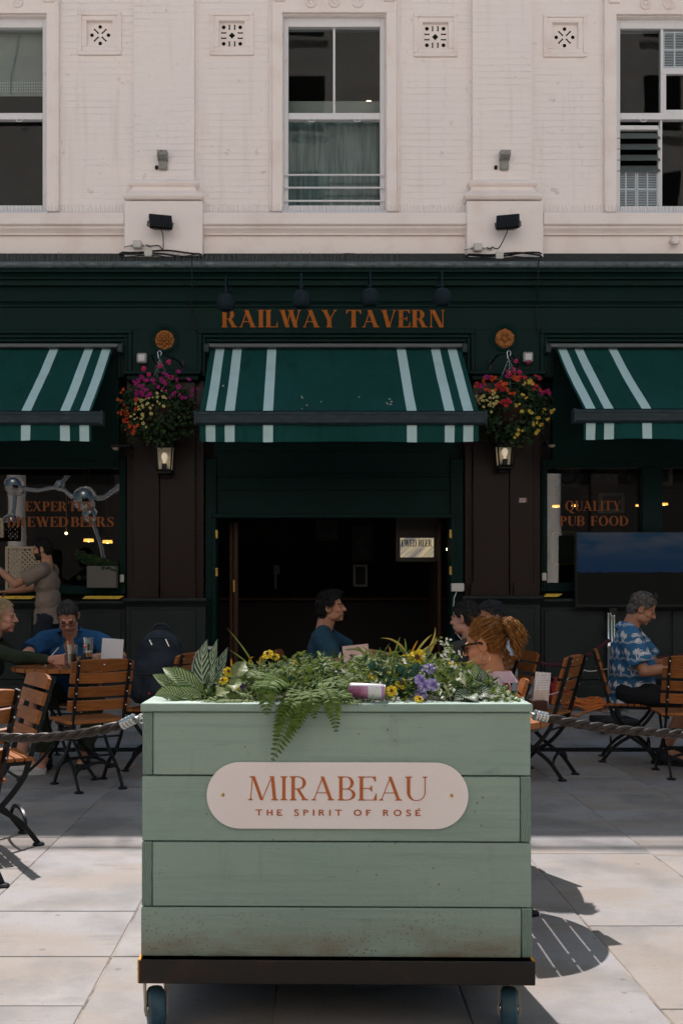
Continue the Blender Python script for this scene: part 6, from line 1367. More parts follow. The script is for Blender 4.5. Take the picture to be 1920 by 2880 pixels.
m = MB(); m.box(p.x-.055,p.x-.045,p.y-.05,p.y+.05,zt,zt+.085,.002); m.box(p.x+.045,p.x+.055,p.y-.05,p.y+.05,zt,zt+.085,.002); m.box(p.x-.045,p.x+.045,p.y-.05,p.y-.042,zt,zt+.05); m.box(p.x-.045,p.x+.045,p.y+.042,p.y+.05,zt,zt+.05); m.box(p.x-.045,p.x+.045,p.y-.042,p.y+.042,zt,zt+.006); obj('caddy_tray', m, wood('pale_caddy_wood', (.38,.22,.09), (.28,.15,.06)), t)
m = MB(); m.lathe([(.018,.006),(.02,.075),(.014,.088),(.014,.1),(.0001,.1)], 14, 0, Matrix.Translation((p.x-.02,p.y,zt))); m.lathe([(.018,.006),(.02,.07),(.02,.085),(.0001,.085)], 14, 0, Matrix.Translation((p.x+.02,p.y,zt))); obj('sauce_pots', m, M['blackmetal'], t)
# menu stand on the hidden table at right
p = Q(1513,1990,4.12); t = thing('menu_stand', 'clear menu stand with printed card in a wooden caddy right of the planter', 'menu stand', (p.x,p.y,.735))
m = MB(); m.box(p.x-.03,p.x+.03,p.y-.04,p.y+.04,.736,.79,.003); obj('caddy_tray', m, M['darkwood'], t)
N = NT('menu_print'); sp = N.sep(N.coord()); rows_ = N.math('FRACT', N.math('MULTIPLY', sp[2], 95.0)); inkm = N.math('MULTIPLY', N.math('GREATER_THAN', rows_, .55), N.math('GREATER_THAN', N.noise(40, 2, st=(6,1,1)), .5)); c = N.mix(N.math('MULTIPLY', inkm, .6), (.52,.50,.52), (.12,.10,.10)); c = N.mix(N.math('MULTIPLY', N.math('LESS_THAN', sp[2], .83), .6), c, (.40,.27,.20)); N.out(Base_Color=c, Roughness=.4)
m = MB(); T = Matrix.Translation((p.x+.008,p.y,.77)) @ Matrix.Rotation(R(5),4,'Y') @ Matrix.Rotation(R(12),4,'Z'); m.box(-.034,.034,-.0015,.0015,0,.135,0,0,T); obj('printed_card', m, N.m, t, smooth=False)
m = MB(); T = Matrix.Translation((p.x-.04,p.y+.01,.775)) @ Matrix.Rotation(R(22),4,'Y') @ Matrix.Rotation(R(50),4,'Z'); m.box(-.03,.03,-.0015,.0015,0,.11,0,0,T); obj('clear_holder', m, M['clear'], t, smooth=False)
# pink food menu
d = 6.55; A = Q(965,1815,d); t = thing('food_menu', 'pale pink FOOD MENU card standing behind the planter greenery', 'menu', Q(1000,1860,d))
T = Matrix.Translation(Q(1005,1880,d)) @ Matrix.Rotation(R(-6),4,'Y'); m = MB(); m.box(-.085,.085,-.001,.001,0,.155,0,0,T); mc = obj('menu_card', m, mat('pink_card', (.60,.42,.38), .6), t, smooth=False)
m = MB(); lettering(m, 'FOOD MENU', -.06, .03, .122, .136, -.002, T=.16, t=.1, s=0, track=.1, M=T); lettering(m, 'MAINS', -.045, .0, .085, .095, -.002, T=.16, t=.12, s=0, track=.12, M=T); lettering(m, 'SIDES', -.045, -.005, .065, .074, -.002, T=.16, t=.12, s=0, track=.12, M=T); obj('menu_lettering', m, mat('menu_ink', (.12,.03,.03), .6), mc, smooth=False)

# ------------------------------------------------------------------ bags, posts, crate, cord and other clutter
t = thing('backpack', 'bulky navy backpack standing on a folding chair behind the planter', 'backpack', (-1.03,7.05,.445))
M['navy'] = mat('navy_nylon', (.012,.018,.028), .7, layers=[(12,(.02,.028,.04),.45,.7)], bump=(20,.3,.01))
def remesh(mb, name, vox, it=3, fac=.5):
    me = bpy.data.meshes.new(name+'_raw'); me.from_pydata([tuple(p) for p in mb.v], [], mb.f)
    bm = bmesh.new(); bm.from_mesh(me); bmesh.ops.recalc_face_normals(bm, faces=bm.faces); bm.to_mesh(me); bm.free()
    o = bpy.data.objects.new('tmp_raw', me); COL.objects.link(o)
    r = o.modifiers.new('r', 'REMESH'); r.mode = 'VOXEL'; r.voxel_size = vox; r.adaptivity = 0; r.use_smooth_shade = True
    if it: s = o.modifiers.new('s', 'SMOOTH'); s.factor = fac; s.iterations = it
    dg = bpy.context.evaluated_depsgraph_get(); dg.update(); out = bpy.data.meshes.new_from_object(o.evaluated_get(dg)); out.name = name
    bpy.data.objects.remove(o); bpy.data.meshes.remove(me); out.materials.clear(); return out
def verts_np(me): a = np.empty(len(me.vertices)*3, np.float32); me.vertices.foreach_get('co', a); return a.reshape(-1,3)
def displace(me, fn):
    v = verts_np(me); nn = np.empty(len(v)*3, np.float32); me.vertices.foreach_get('normal', nn); nn = nn.reshape(-1,3)
    d = np.array([fn(Vector(p)) for p in v], np.float32); me.vertices.foreach_set('co', (v+nn*d[:,None]).ravel()); me.update()
def cut(me, pred):
    """delete faces whose centre satisfies pred"""
    bm = bmesh.new(); bm.from_mesh(me); bmesh.ops.delete(bm, geom=[f for f in bm.faces if pred(f.calc_center_median())], context='FACES'); bm.to_mesh(me); bm.free(); me.update()

# backpack
m = MB(); m.ell((0,0,.24),(.20,.15,.26),18,12); m.ell((.02,-.08,.14),(.15,.10,.15),16,10); m.ell((0,.0,.42),(.15,.12,.13),16,10); m.ell((-.14,-.02,.18),(.09,.10,.15),14,10)
me = remesh(m, 'bag_body', .012, 3); displace(me, lambda p: .014*mnoise.noise(p*9)); o = link('bag_body', me, M['navy'], t, None, True)
m = MB(); m.tube(catmull([Vector((-.06,.06,.52)), Vector((-.04,.05,.58)), Vector((.04,.05,.58)), Vector((.06,.06,.52))], 6), .011, 8); obj('carry_handle', m, M['navy'], t, local=True)
m = MB(); m.tube([(.14*math.cos(a), -.135+.02*abs(math.cos(a)), .40+.10*math.sin(a)) for a in [R(q) for q in range(10,171,10)]], .005, 6); m.tube([(-.14+.02*i, -.18, .25) for i in range(15)], .005, 6); obj('zip_tape', m, M['blackmetal'], t, local=True)
m = MB(); m.tube([(.06,-.155,.49),(.085,-.165,.44)], .006, 6); m.tube([(-.05,-.165,.485),(-.03,-.175,.45)], .006, 6); obj('zip_pull', m, M['steel'], t, local=True)
m = MB(); m.box(-.055,-.04,-.196,-.19,.11,.125,.002); obj('logo_patch', m, mat('patch_red', (.35,.03,.05), .6), t, local=True)
t = thing('tote_bag', 'teal tote bag with a white strap beside the backpack', 'bag', (-.80, 7.02, .445))
m = MB(); m.prism([(-.13,0),(.13,0),(.15,.26),(.05,.24),(-.04,.27),(-.12,.25)], -.04, .04); obj('bag_body', m, mat('teal_cloth', (.012,.14,.20), .8), t, local=True, smooth=False)
m = MB(); m.bar(catmull([Vector((.0,.0,.24)), Vector((.02,.0,.36)), Vector((.08,.0,.42)), Vector((.16,.0,.42))], 6), .012, .022, 0, (0,1,0)); obj('strap', m, mat('white_strap', (.40,.42,.40), .7), t, local=True)

# ---------------------------------------------------------------- people
M['eye'] = mat('eye', (.02,.015,.012), .2)
def skin(name, c): return mat(name, c, .5, layers=[(14, tuple(x*.82 for x in c), .45, .75), (5, (c[0]*1.02,c[1]*.86,c[2]*.80), .5, .75)], bump=(140,.08,.002), Subsurface_Weight=.06, Subsurface_Radius=(.01,.004,.002))
def ik(S, Hd, l1, l2, pole):
    d = Hd-S; L = min(d.length, (l1+l2)*.995); dn = d.normalized(); a = (l1*l1-l2*l2+L*L)/(2*L); h = math.sqrt(max(l1*l1-a*a, 0)); pl_ = (pole-dn*pole.dot(dn)); pl_ = pl_.normalized() if pl_.length > 1e-5 else dn.orthogonal()
    return S+dn*a+pl_*h, S+dn*L
def hand(m, wr, f, n, side, curl=.4, sc=1.0):
    """f finger direction, n palm normal (side the fingers curl to), side = thumb side vector sign along n x f"""
    f = f.normalized(); n = (n-f*n.dot(f)).normalized(); l = n.cross(f)*side
    kn = wr+f*.085*sc
    for o in (-.024,-.008,.008,.024): m.cap(wr+l*o*.75, kn+l*o*1.15, .0145*sc, .0125*sc, 8)
    for i, (o, L) in enumerate(((.031,.072),(.0105,.080),(-.0105,.075),(-.031,.060))):
        p = kn+l*o*1.05; d = f+l*o*3
        a = curl*.9+.12*i*curl
        for k, q in enumerate((.42,.32,.26)):
            d = (Matrix.Rotation(a, 3, f.cross(n)) @ d).normalized(); e = p+d*L*q*sc; m.cap(p, e, .0092*sc-.0007*k, .0085*sc-.0007*k, 8); p = e
    p = wr+f*.02+l*.030*sc; d = (f*.65+l*.75+n*.35).normalized()
    for q in (.042,.034,.026):
        e = p+d*q*sc; m.cap(p, e, .0125*sc, .0105*sc, 8); p = e; d = (d+f*.3*curl+n*.55*curl-l*.25*curl).normalized()
def head_prims(m, T, fem=False, k=1.0):
    E = lambda c, r: m.ell(c, r, 20, 13, 0, T)
    E((0,-.014,.036),(.074,.096,.084)); E((0,.024,-.022),(.061,.066,.088)); E((0,.038,-.072),(.046 if not fem else .040,.046,.042)); E((0,.070,-.098),(.023,.020,.017))
    for s in (-1,1):
        E((s*.038,.058,-.030),(.026,.026,.024)); E((s*.026,.080,.020),(.026,.014,.009)); E((s*.031,.0755,.000),(.0135,.0135,.0125)); E((s*.0125,.098,-.030),(.0095,.012,.009))
        E((s*.048,.018,-.072),(.022,.045,.032)); E((s*.030,.062,-.056),(.026,.025,.030)); 
        Te = T @ Matrix.Translation((s*.077,-.012,-.008)) @ Matrix.Rotation(s*R(22),4,'Z') @ Matrix.Rotation(R(-10),4,'X')
        m.ell((0,0,0),(.006,.019,.032),14,9,0,Te); m.ell((0,.002,-.024),(.007,.011,.010),10,7,0,Te); m.tube([Te @ Vector((s*.005,.020*math.cos(a),.033*math.sin(a))) for a in [R(q) for q in range(-60,241,20)]], .0042, 6)
    m.cap((0,.088,.012),(0,.112,-.026),.0085,.0125,10,False,False,0,T); E((0,.112,-.028),(.0125,.012,.0105))
    E((0,.086,-.062),(.024,.012,.0075)); E((0,.084,-.073),(.021,.012,.0075)); E((0,.080,-.054),(.026,.014,.014))
def head_frame(hc, yaw, pitch, roll): return Matrix.Translation(hc) @ Euler((R(pitch), R(roll), R(yaw)), 'XYZ').to_matrix().to_4x4()
def hair_cap(T, Ti, hl, infl=.009, extra=(), vox=.006, amp=.005, fq=38, st=(1,1,1)):
    m = MB(); e = infl; m.ell((0,-.014,.038),(.074+e,.096+e,.084+e),22,14,0,T); m.ell((0,-.052,-.02),(.066+e*.7,.052+e,.07),18,12,0,T)
    for c, r in extra: m.ell(c, r, 16, 11, 0, T)
    me = remesh(m, 'hair', vox, 2); displace(me, lambda p: amp*mnoise.noise(Vector(((Ti @ p).x*fq*st[0], (Ti @ p).y*fq*st[1], (Ti @ p).z*fq*st[2]))))
    ys_ = [-.14,-.05,-.030,.005,.028,.05,.085,.12]
    cut(me, lambda p: (lambda q: q.z < np.interp(q.y, ys_, hl))(Ti @ p)); return me
HL_SHORT = [-.10,-.085,-.045,.008,.012,.040,.072,.09]
def locks(me_cap, T, Ti, n, comb, L, wd, rg, lift=.3, curl=0.0):
    """many small tapered locks rooted on the cap"""
    m = MB(); P = [f for f in me_cap.polygons]
    for i in range(n):
        f = rg.choice(P); p = Vector(f.center); nn = Vector(f.normal); q = Ti @ p; c = T.to_3x3() @ Vector(comb(q)); c = (c-nn*c.dot(nn)); 
        if c.length < 1e-4: continue
        c.normalize(); l = L*rg.uniform(.6,1.2); w_ = wd*rg.uniform(.6,1.3); s = nn.cross(c)*w_; d = (c+nn*lift*rg.uniform(0,1)).normalized(); pts = [p-nn*.002]; 
        for k in range(4): pts.append(pts[-1]+d*l/4); d = (d+c*.2-nn*lift*.25+s.normalized()*curl*rg.uniform(-1,1)).normalized()
        vs = []
        for k, a in enumerate(pts): ww = (1,1,.9,.6,.08)[k]; vs += [a-s*ww*.5, a+nn*.0025*(1-k*.2), a+s*ww*.5]
        m.add(vs, [[3*k+j, 3*k+j+1, 3*k+4+j, 3*k+3+j] for k in range(4) for j in (0,1)])
    return m
def merge(name, me, mb):
    """append an MB to an existing mesh"""
    v = verts_np(me); out = MB(); out.v = [tuple(p) for p in v]; out.f = [list(p.vertices) for p in me.polygons]; out.m = [0]*len(out.f)
    n = len(out.v); out.v += [tuple(p) for p in mb.v]; out.f += [[n+j for j in f] for f in mb.f]; out.m += mb.m
    bpy.data.meshes.remove(me); return mesh_of(out, name, True, 60)

def person(label, loc, head_deg, P):
    root = thing('person', label, 'person', loc, R(head_deg)); rg = random.Random(P.get('seed', 1)); fem = P.get('fem', False); V = Vector
    hp = P.get('hp', .54); lean = R(P.get('lean', 0)); u = V((0, math.sin(lean), math.cos(lean))); fw = V((0, math.cos(lean), -math.sin(lean))); Pl = V(P.get('pelvis', (0,0,hp)))
    tl = P.get('torso', .50); N = Pl+u*tl; sw = .165 if fem else .190
    S = {s: N-u*.055+V((s*sw,0,0)) for s in (-1,1)}
    for s in (-1,1): S[s] = S[s]+V(P.get('shift', {}).get(s, (0,0,0)))
    nl = R(P.get('nlean', math.degrees(lean)*.8+8)); nd = V((0, math.sin(nl), math.cos(nl))); hc = N+nd*.175+V(P.get('hoff', (0,0,0))); hk = P.get('hk', .935); T = head_frame(hc, *P.get('head', (0,0,0))) @ Matrix.Scale(hk, 4); Ti = T.inverted()
    sk = P['skin']; B = MB()
    head_prims(B, T, fem); nk = .047 if fem else .056
    B.cap(N-u*.03-fw*.01, T @ V((0,-.022,-.062)), nk*1.12, nk, 14); B.cap(N-u*.02-fw*.015, T @ V((0,-.045,-.02)), nk, nk*.8, 12)
    B.ell(N-u*.16, (.155 if fem else .172,.098,.16), 18, 12); B.cap(S[-1]+u*.0, S[1], .055, .055, 12); B.cap(N-u*.02, N-u*.07+V((.12,0,0)), .05, .045); B.cap(N-u*.02, N-u*.07-V((.12,0,0)), .05, .045)
    B.ell(Pl+u*.12, (.14,.10,.16), 16, 10); B.ell(Pl, (.15,.11,.12), 16, 10)
    for s, w_ in ((-1,.04),(1,.04)): pass
    arms = {}
    for s in (-1, 1):
        A = P['arms'].get(s)
        if A is None: A = dict(h=(s*.2,.32,hp+.10), pole=(s*.6,-.3,-.6), f=(0,1,-.1), n=(0,0,-1), curl=.3)
        E, Wr = ik(S[s], V(A['h']), .285, .255, V(A['pole'])); arms[s] = (E, Wr)
        k = .86 if fem else 1.0
        B.cap(S[s], E, .050*k, .041*k, 12); B.ell(S[s].lerp(E,.4)+V((0,.006,0)), (.048*k,.050*k,.06*k), 12, 8); mid = E.lerp(Wr,.35); B.cap(E, mid, .041*k, .041*k, 12); B.cap(mid, Wr, .041*k, .027*k, 12)
        f = V(A.get('f', Wr-E)); hand(B, Wr, f, V(A.get('n', (0,0,-1))), A.get('side', s), A.get('curl', .4), .92 if fem else 1.0)
    legs = {}
    for s in (-1, 1):
        L = P.get('legs', {}).get(s) or dict(a=(s*.11,.42,.09), pole=(s*.1,1,.6)); Hp = Pl+V((s*.09,0,-.02)); K, An = ik(Hp, V(L['a']), .44, .42, V(L['pole'])); legs[s] = (Hp, K, An, V(L.get('toe', (0,1,0))).normalized())
        B.cap(Hp, K, .078, .052, 12); mid = K.lerp(An,.3); B.cap(K, mid, .052, .054, 12); B.cap(mid, An, .054, .036, 12); B.cap(An, An+legs[s][3]*.15-V((0,0,.045)), .036, .03, 10)
    body = remesh(B, 'body', P.get('vox', .0055), 4)
    for mm in (sk, P['hair_mat'], P.get('lips') or mat('lips', (.30,.11,.085), .5), M['eye'], P.get('beard') or P['hair_mat'], M['white_plastic']): body.materials.append(mm)
    R3 = T.to_3x3(); tr = V(T.translation)
    c = np.empty(len(body.polygons)*3, np.float32); body.polygons.foreach_get('center', c); c = (c.reshape(-1,3)-np.array(tr, np.float32)) @ np.array(R3, np.float32) / hk**2
    x, y, z = np.abs(c[:,0]), c[:,1], c[:,2]; mi = np.zeros(len(c), np.int32)
    beard = P.get('beard')
    if beard: mi[((z < -.040) & (y > .015) & (z > -.15) & (x < .085) & ~((x < .03) & (z > -.052) & (y > .095))) | ((x > .05) & (z < .02) & (y > .008) & (y < .035) & (z > -.1))] = 4
    mi[(y > .06) & (np.abs(z-.0215-.08*(x-.03)*(x < .03)) < .0050) & (x > .013) & (x < .046)] = 1
    mi[(y > .07) & (np.abs(z+.0665) < .0075) & (x < .022)] = 2; mi[(y > .07) & (np.abs(z+.0675) < .0016) & (x < .02)] = 3
    mi[(y > .07) & (np.hypot((x-.031)/.0125, (z-.000)/.0048) < 1)] = 3
    body.polygons.foreach_set('material_index', mi); body.polygons.foreach_set('use_smooth', [True]*len(body.polygons)); o = bpy.data.objects.new('body', body); COL.objects.link(o); o.parent = root
    # clothes
    sh = P['shirt']; C = MB(); g = sh.get('loose', .012)
    C.cap(S[-1]*.94+N*.06, S[1]*.94+N*.06, .062+g, .062+g, 14); C.ell(N-u*.17+fw*.004, ((.165 if fem else .182)+g*.6,.108+g,.17), 20, 12); by = sh.get('belly', 0)
    C.ell(Pl+u*.17+fw*by*.5, ((.142 if fem else .162)+g,.112+g+by*.6,.19), 20, 12); C.cap(Pl+u*.06, Pl-u*sh.get('hem', .07), .13+g, .145+g, 20, False, True)
    C.ell(Pl+u*.05+fw*by, ((.15)+g,.115+g+by*.3,.13), 18, 11)
    for s in (-1,1): C.cap(N-u*.005, S[s]-u*.0, .052+g*.4, .058+g, 12)
    for s in (-1,1):
        E, Wr = arms[s]; k = .86 if fem else 1.0; sl = sh.get('sleeve', .62)
        if sl <= 1: C.cap(S[s], S[s].lerp(E, sl), (.060+g)*k, (.058+g*1.3)*k, 14, False, True)
        else: C.cap(S[s], E, (.058+g)*k, (.048+g*.6)*k, 14); C.cap(E, E.lerp(Wr, sl-1), (.048+g*.6)*k, (.034+g*.4)*k, 14, False, True)
    me = remesh(C, 'shirt', sh.get('vox', .0085), 3); sd = P.get('seed', 1)*3.7
    def fold(p): return .0075*mnoise.noise(V((p.x*7+sd, p.y*7, p.z*15)))+.0045*mnoise.noise(V((p.x*20, p.y*20+sd, p.z*30)))+.003*math.sin((p.z*60+mnoise.noise(p*5)*6))*max(0, mnoise.noise(p*4+V((sd,0,0))))
    displace(me, fold)
    nv = sh.get('neck', 'crew')
    def opening(p):
        q = p-N; a, b, h = q.x, q.dot(fw), q.dot(u)
        r = math.hypot(a/ (.068 if not fem else .062), (b+.008)/.078)
        if nv == 'crew': return r < 1 and h > -.075
        dv = .12 if nv == 'v' else .075
        return (r < 1 and h > -.085) or (b > 0 and h > -.03-dv and abs(a) < .058*(1-(-.03-h)/dv)+.002 and h < .03)
    cut(me, opening); me.materials.append(sh['mat']); so_ = bpy.data.objects.new('shirt', me); COL.objects.link(so_); so_.parent = root
    if sh.get('collar'):
        m = MB(); vs = []; n = 24
        for i in range(n+1):
            a = R(64-(308)*i/n)
            ca, sa = math.cos(a), math.sin(a); fr = max(0, sa)
            base = N+u*(.016-.075*fr)+V((ca*(.068 if not fem else .060),0,0))+fw*(sa*.072-.010)
            vs += [base-u*.004, base+u*.034, base-u*.016+V((ca*.034,0,0))+fw*sa*.034]
        # collar runs round the back of the neck, open at the throat
        m.add(vs, [[3*i+j, 3*i+j+1, 3*i+4+j, 3*i+3+j] for i in range(n) for j in (0,1)]); obj('collar', m, sh.get('collar_mat', sh['mat']), so_, local=True)
    tr_ = P.get('trousers')
    if tr_:
        m = MB(); lg = tr_.get('len', 1.9); m.ell(Pl, (.172,.135,.13), 18, 11)
        for s in (-1,1):
            Hp, K, An, _ = legs[s]; m.cap(Hp, K if lg >= 1 else Hp.lerp(K, lg), .098, .078 if lg >= 1 else .09, 14, False, lg < 1)
            if lg > 1: m.cap(K, K.lerp(An, lg-1), .076, .062, 14, False, True)
        me = remesh(m, 'trousers', .010, 3); displace(me, lambda p: .010*mnoise.noise(V((p.x*9+sd, p.y*9, p.z*14)))+.004*mnoise.noise(p*30)); me.materials.append(tr_['mat']); q = bpy.data.objects.new(tr_.get('name', 'trousers'), me); COL.objects.link(q); q.parent = root
    if P.get('shoes'):
        for s in (-1,1):
            Hp, K, An, toe = legs[s]; m = MB(); zf = An.z; b = An-V((0,0,zf-.045)); 
            m.cap(b-toe*.045, b+toe*.06+V((0,0,-.003)), .043, .046, 12); m.cap(b+toe*.06, b+toe*.155-V((0,0,.014)), .046, .030, 12); m.cap(An+V((0,0,.02)), b, .046, .046, 12, True)
            me = remesh(m, 'shoe', .008, 3); v = verts_np(me); v[:,2] = np.maximum(v[:,2], .012); me.vertices.foreach_set('co', v.ravel()); me.materials.append(P['shoes']); q = bpy.data.objects.new('shoe', me); COL.objects.link(q); q.parent = root
            m = MB(); sd_ = toe.cross(V((0,0,1))); ol = [(-.095,0),(-.08,.036),(.0,.042),(.07,.049),(.13,.044),(.175,.022),(.182,0)]; ol += [(a,-b_) for a, b_ in ol[::-1][1:-1]]
            pts = [b+toe*a+sd_*b_ for a, b_ in ol]; m.add([(p.x,p.y,0) for p in pts]+[(p.x,p.y,.022) for p in pts], [list(range(len(pts))), list(range(len(pts),2*len(pts)))]+[[i,(i+1) % len(pts),len(pts)+(i+1) % len(pts),len(pts)+i] for i in range(len(pts))]); obj('sole', m, P.get('sole', M['rubber']), q, local=True)
    hair = P['hair']; cap_me, lk = hair(T, Ti, rg, N, u); me = merge('hair', cap_me, lk) if lk else cap_me; me.materials.append(P['hair_mat'])
    if P.get('hair_mat2'): me.materials.append(P['hair_mat2'])
    ho = bpy.data.objects.new('hair', me); COL.objects.link(ho); ho.parent = root
    if P.get('extra'): P['extra'](root, T, N, u, fw, arms, ho, legs)
    return root
def short_hair(n=420, L=.035, wd=.007, lift=.35, hl=HL_SHORT, infl=.009, comb=None, extra=()):
    def f(T, Ti, rg, N, u):
        me = hair_cap(T, Ti, hl, infl, extra); cb = comb or (lambda q: (q.x*2, -.3 if q.z > .06 else -.5, -.6 if q.z < .06 else .0))
        return me, locks(me, T, Ti, n, cb, L, wd, rg, lift)
    return f
def hairmat(name, c1, c2): 
    N = NT(name); N.out(Base_Color=N.mix(N.ramp(N.noise(85, 5, st=(1,1,.35)), .38, .62), c1, c2), Roughness=.7, Specular_IOR_Level=.08); return N.m
def fabric(name, c, c2=None): return mat(name, c, .85, layers=[(5, c2 or tuple(x*.75 for x in c), .4, .7)], bump=(150,.2,.002))
def specs(T, root, rim, lens, z=0.0, y=.100, parent=None, wd=.026, hh=.016, temple=True):
    m = MB()
    for s in (-1,1):
        pts = [T @ Vector((s*.033+wd*math.copysign(abs(math.cos(a))**.7, math.cos(a)), y-.010*abs((s*.033+wd*math.cos(a))/.05)**2, z+hh*math.copysign(abs(math.sin(a))**.7, math.sin(a)))) for a in [k*.3927 for k in range(16)]]
        m.tube(pts, .0022, 6, 0, closed=True)
        if temple: m.tube([T @ Vector((s*.058,y-.014,z+.006)), T @ Vector((s*.079,.03,z+.010)), T @ Vector((s*.082,-.015,z+.008)), T @ Vector((s*.078,-.03,z-.012))], .0026, 6)
    m.tube([T @ Vector((-.008,y,z+.003)), T @ Vector((0,y+.002,z+.006)), T @ Vector((.008,y,z+.003))], .0022, 6); g = obj('glasses', m, rim, parent or root, local=True)
    m = MB()
    for s in (-1,1):
        m.add([T @ Vector((s*.033+wd*.97*math.copysign(abs(math.cos(a))**.7, math.cos(a)), y-.010*abs((s*.033+wd*math.cos(a))/.05)**2, z+hh*.97*math.copysign(abs(math.sin(a))**.7, math.sin(a)))) for a in [k*.3927 for k in range(16)]], [list(range(16))])
    if parent is None: obj('lens', m, lens, g, local=True)
    else: obj('sun_lens', m, lens, parent, local=True)
sk1 = skin('skin_fair', (.42,.235,.165)); sk2 = skin('skin_tan', (.36,.175,.105)); sk3 = skin('skin_rosy', (.44,.22,.155)); sk4 = skin('skin_warm', (.46,.215,.115))
h_dk = hairmat('dark_hair', (.008,.008,.008), (.030,.028,.027)); h_gr = hairmat('greying_hair', (.018,.016,.015), (.060,.056,.052)); h_gr2 = hairmat('grey_hair', (.045,.041,.038), (.15,.14,.13)); h_bl = hairmat('blonde_hair', (.36,.27,.16), (.22,.155,.085)); h_rd = hairmat('auburn_hair', (.22,.10,.028), (.10,.045,.015)); h_rd2 = hairmat('auburn_curls', (.34,.16,.045), (.19,.082,.023)); h_bk = hairmat('black_hair', (.006,.006,.006), (.012,.011,.011))
navyt = fabric('navy_trousers', (.010,.014,.022)); olive = fabric('olive_trousers', (.035,.040,.025)); blackc = fabric('black_shorts', (.010,.011,.013)); shoe_b = mat('dark_shoe', (.012,.015,.018), .6); shoe_w = mat('white_shoe', (.45,.44,.43), .6); denim = fabric('dark_denim', (.02,.028,.045))

# 1 the man in the blue polo behind the left table
def ex1(root, T, N, u, fw, arms, ho, legs):
    specs(T, root, M['blackmetal'], M['clear'], .000, .106)
    E, Wr = arms[1]; m = MB(); p = Wr+Vector((-.03,.07,.01)); m.tube([p, p+Vector((-.06,-.01,.07))], .004, 8); obj('held_pen', m, M['white_plastic'], root, local=True)
person('person in a blue polo shirt and glasses looking down at the left table', (-1.75,7.52,0), 184, dict(seed=1, lean=20, torso=.455, hp=.53, head=(4,-38,3), nlean=42, skin=sk3, hair_mat=h_gr, vox=.0045,
    hair=short_hair(900,.024,.005,.8,[-.10,-.085,-.05,.002,.006,.050,.088,.10],.005, lambda q: (q.x*1.2, .5 if q.z > .08 else -.3, .2 if q.z > .08 else -.8)), lips=mat('lips_rosy',(.30,.09,.08),.5),
    shirt=dict(mat=fabric('blue_polo', (.012,.070,.175), (.008,.045,.12)), sleeve=.66, neck='v', collar=True, loose=.014, vox=.0065), trousers=dict(mat=olive), shoes=shoe_b,
    arms={1: dict(h=(.10,.53,.795), pole=(1,-.2,-.2), f=(-.75,.6,-.05), n=(-.2,-.1,-1), curl=.55), -1: dict(h=(-.22,.50,.80), pole=(-1,-.1,-.3), f=(.3,.9,-.1), n=(0,0,-1), curl=.4)},
    legs={1: dict(a=(.14,.36,.09), pole=(.4,1,.6)), -1: dict(a=(-.12,.30,.09), pole=(-.4,1,.6))}, extra=ex1))
# 2 the blonde woman at the left edge
def blonde(T, Ti, rg, N, u):
    me = hair_cap(T, Ti, [-.16,-.16,-.13,-.02,.030,.062,.092,.10], .010, [((0,-.05,-.06),(.078,.05,.08)), ((.05,-.02,-.04),(.034,.05,.07)), ((-.05,-.02,-.04),(.034,.05,.07))], amp=.004, fq=60, st=(1,.3,.5))
    m = locks(me, T, Ti, 520, lambda q: (q.x*1.0, -.9 if q.z > .0 else -.2, -.25 if q.z > .05 else -.9), .07, .006, rg, .15)
    for k in range(26):
        s = rg.choice((-1,1)); a = Vector((s*rg.uniform(.066,.082), rg.uniform(-.06,.03), rg.uniform(.0,.04))); m.tube([T @ a, T @ (a+Vector((s*.006,-.01,-.06))), T @ (a+Vector((rg.uniform(-.01,.01),rg.uniform(-.02,.01),-.13-rg.uniform(0,.05))))], [.004,.004,.001], 5)
    return me, m
person('person with blonde hair in a dark green jumper holding the cola glass', (-2.34,7.02,0), -88, dict(seed=2, fem=True, lean=18, torso=.44, hp=.51, head=(-4,-4,0), skin=sk3, hair_mat=h_bl, vox=.0045, hair=blonde,
    shirt=dict(mat=fabric('bottle_green_knit', (.014,.022,.010)), sleeve=1.92, neck='crew', loose=.014), trousers=dict(mat=blackc, len=.75, name='skirt'), shoes=shoe_w, sole=shoe_w,
    arms={1: dict(h=(.34,.64,.80), pole=(.6,-.2,-.6), f=(.12,1,.02), n=(-1,.25,0), curl=.75), -1: dict(h=(-.16,.42,.78), pole=(-1,0,-.4), f=(0,1,0), n=(0,0,-1), curl=.3)},
    legs={1: dict(a=(.14,.36,.09), pole=(.2,1,.6)), -1: dict(a=(-.10,.24,.09), pole=(-.2,1,.6))}))
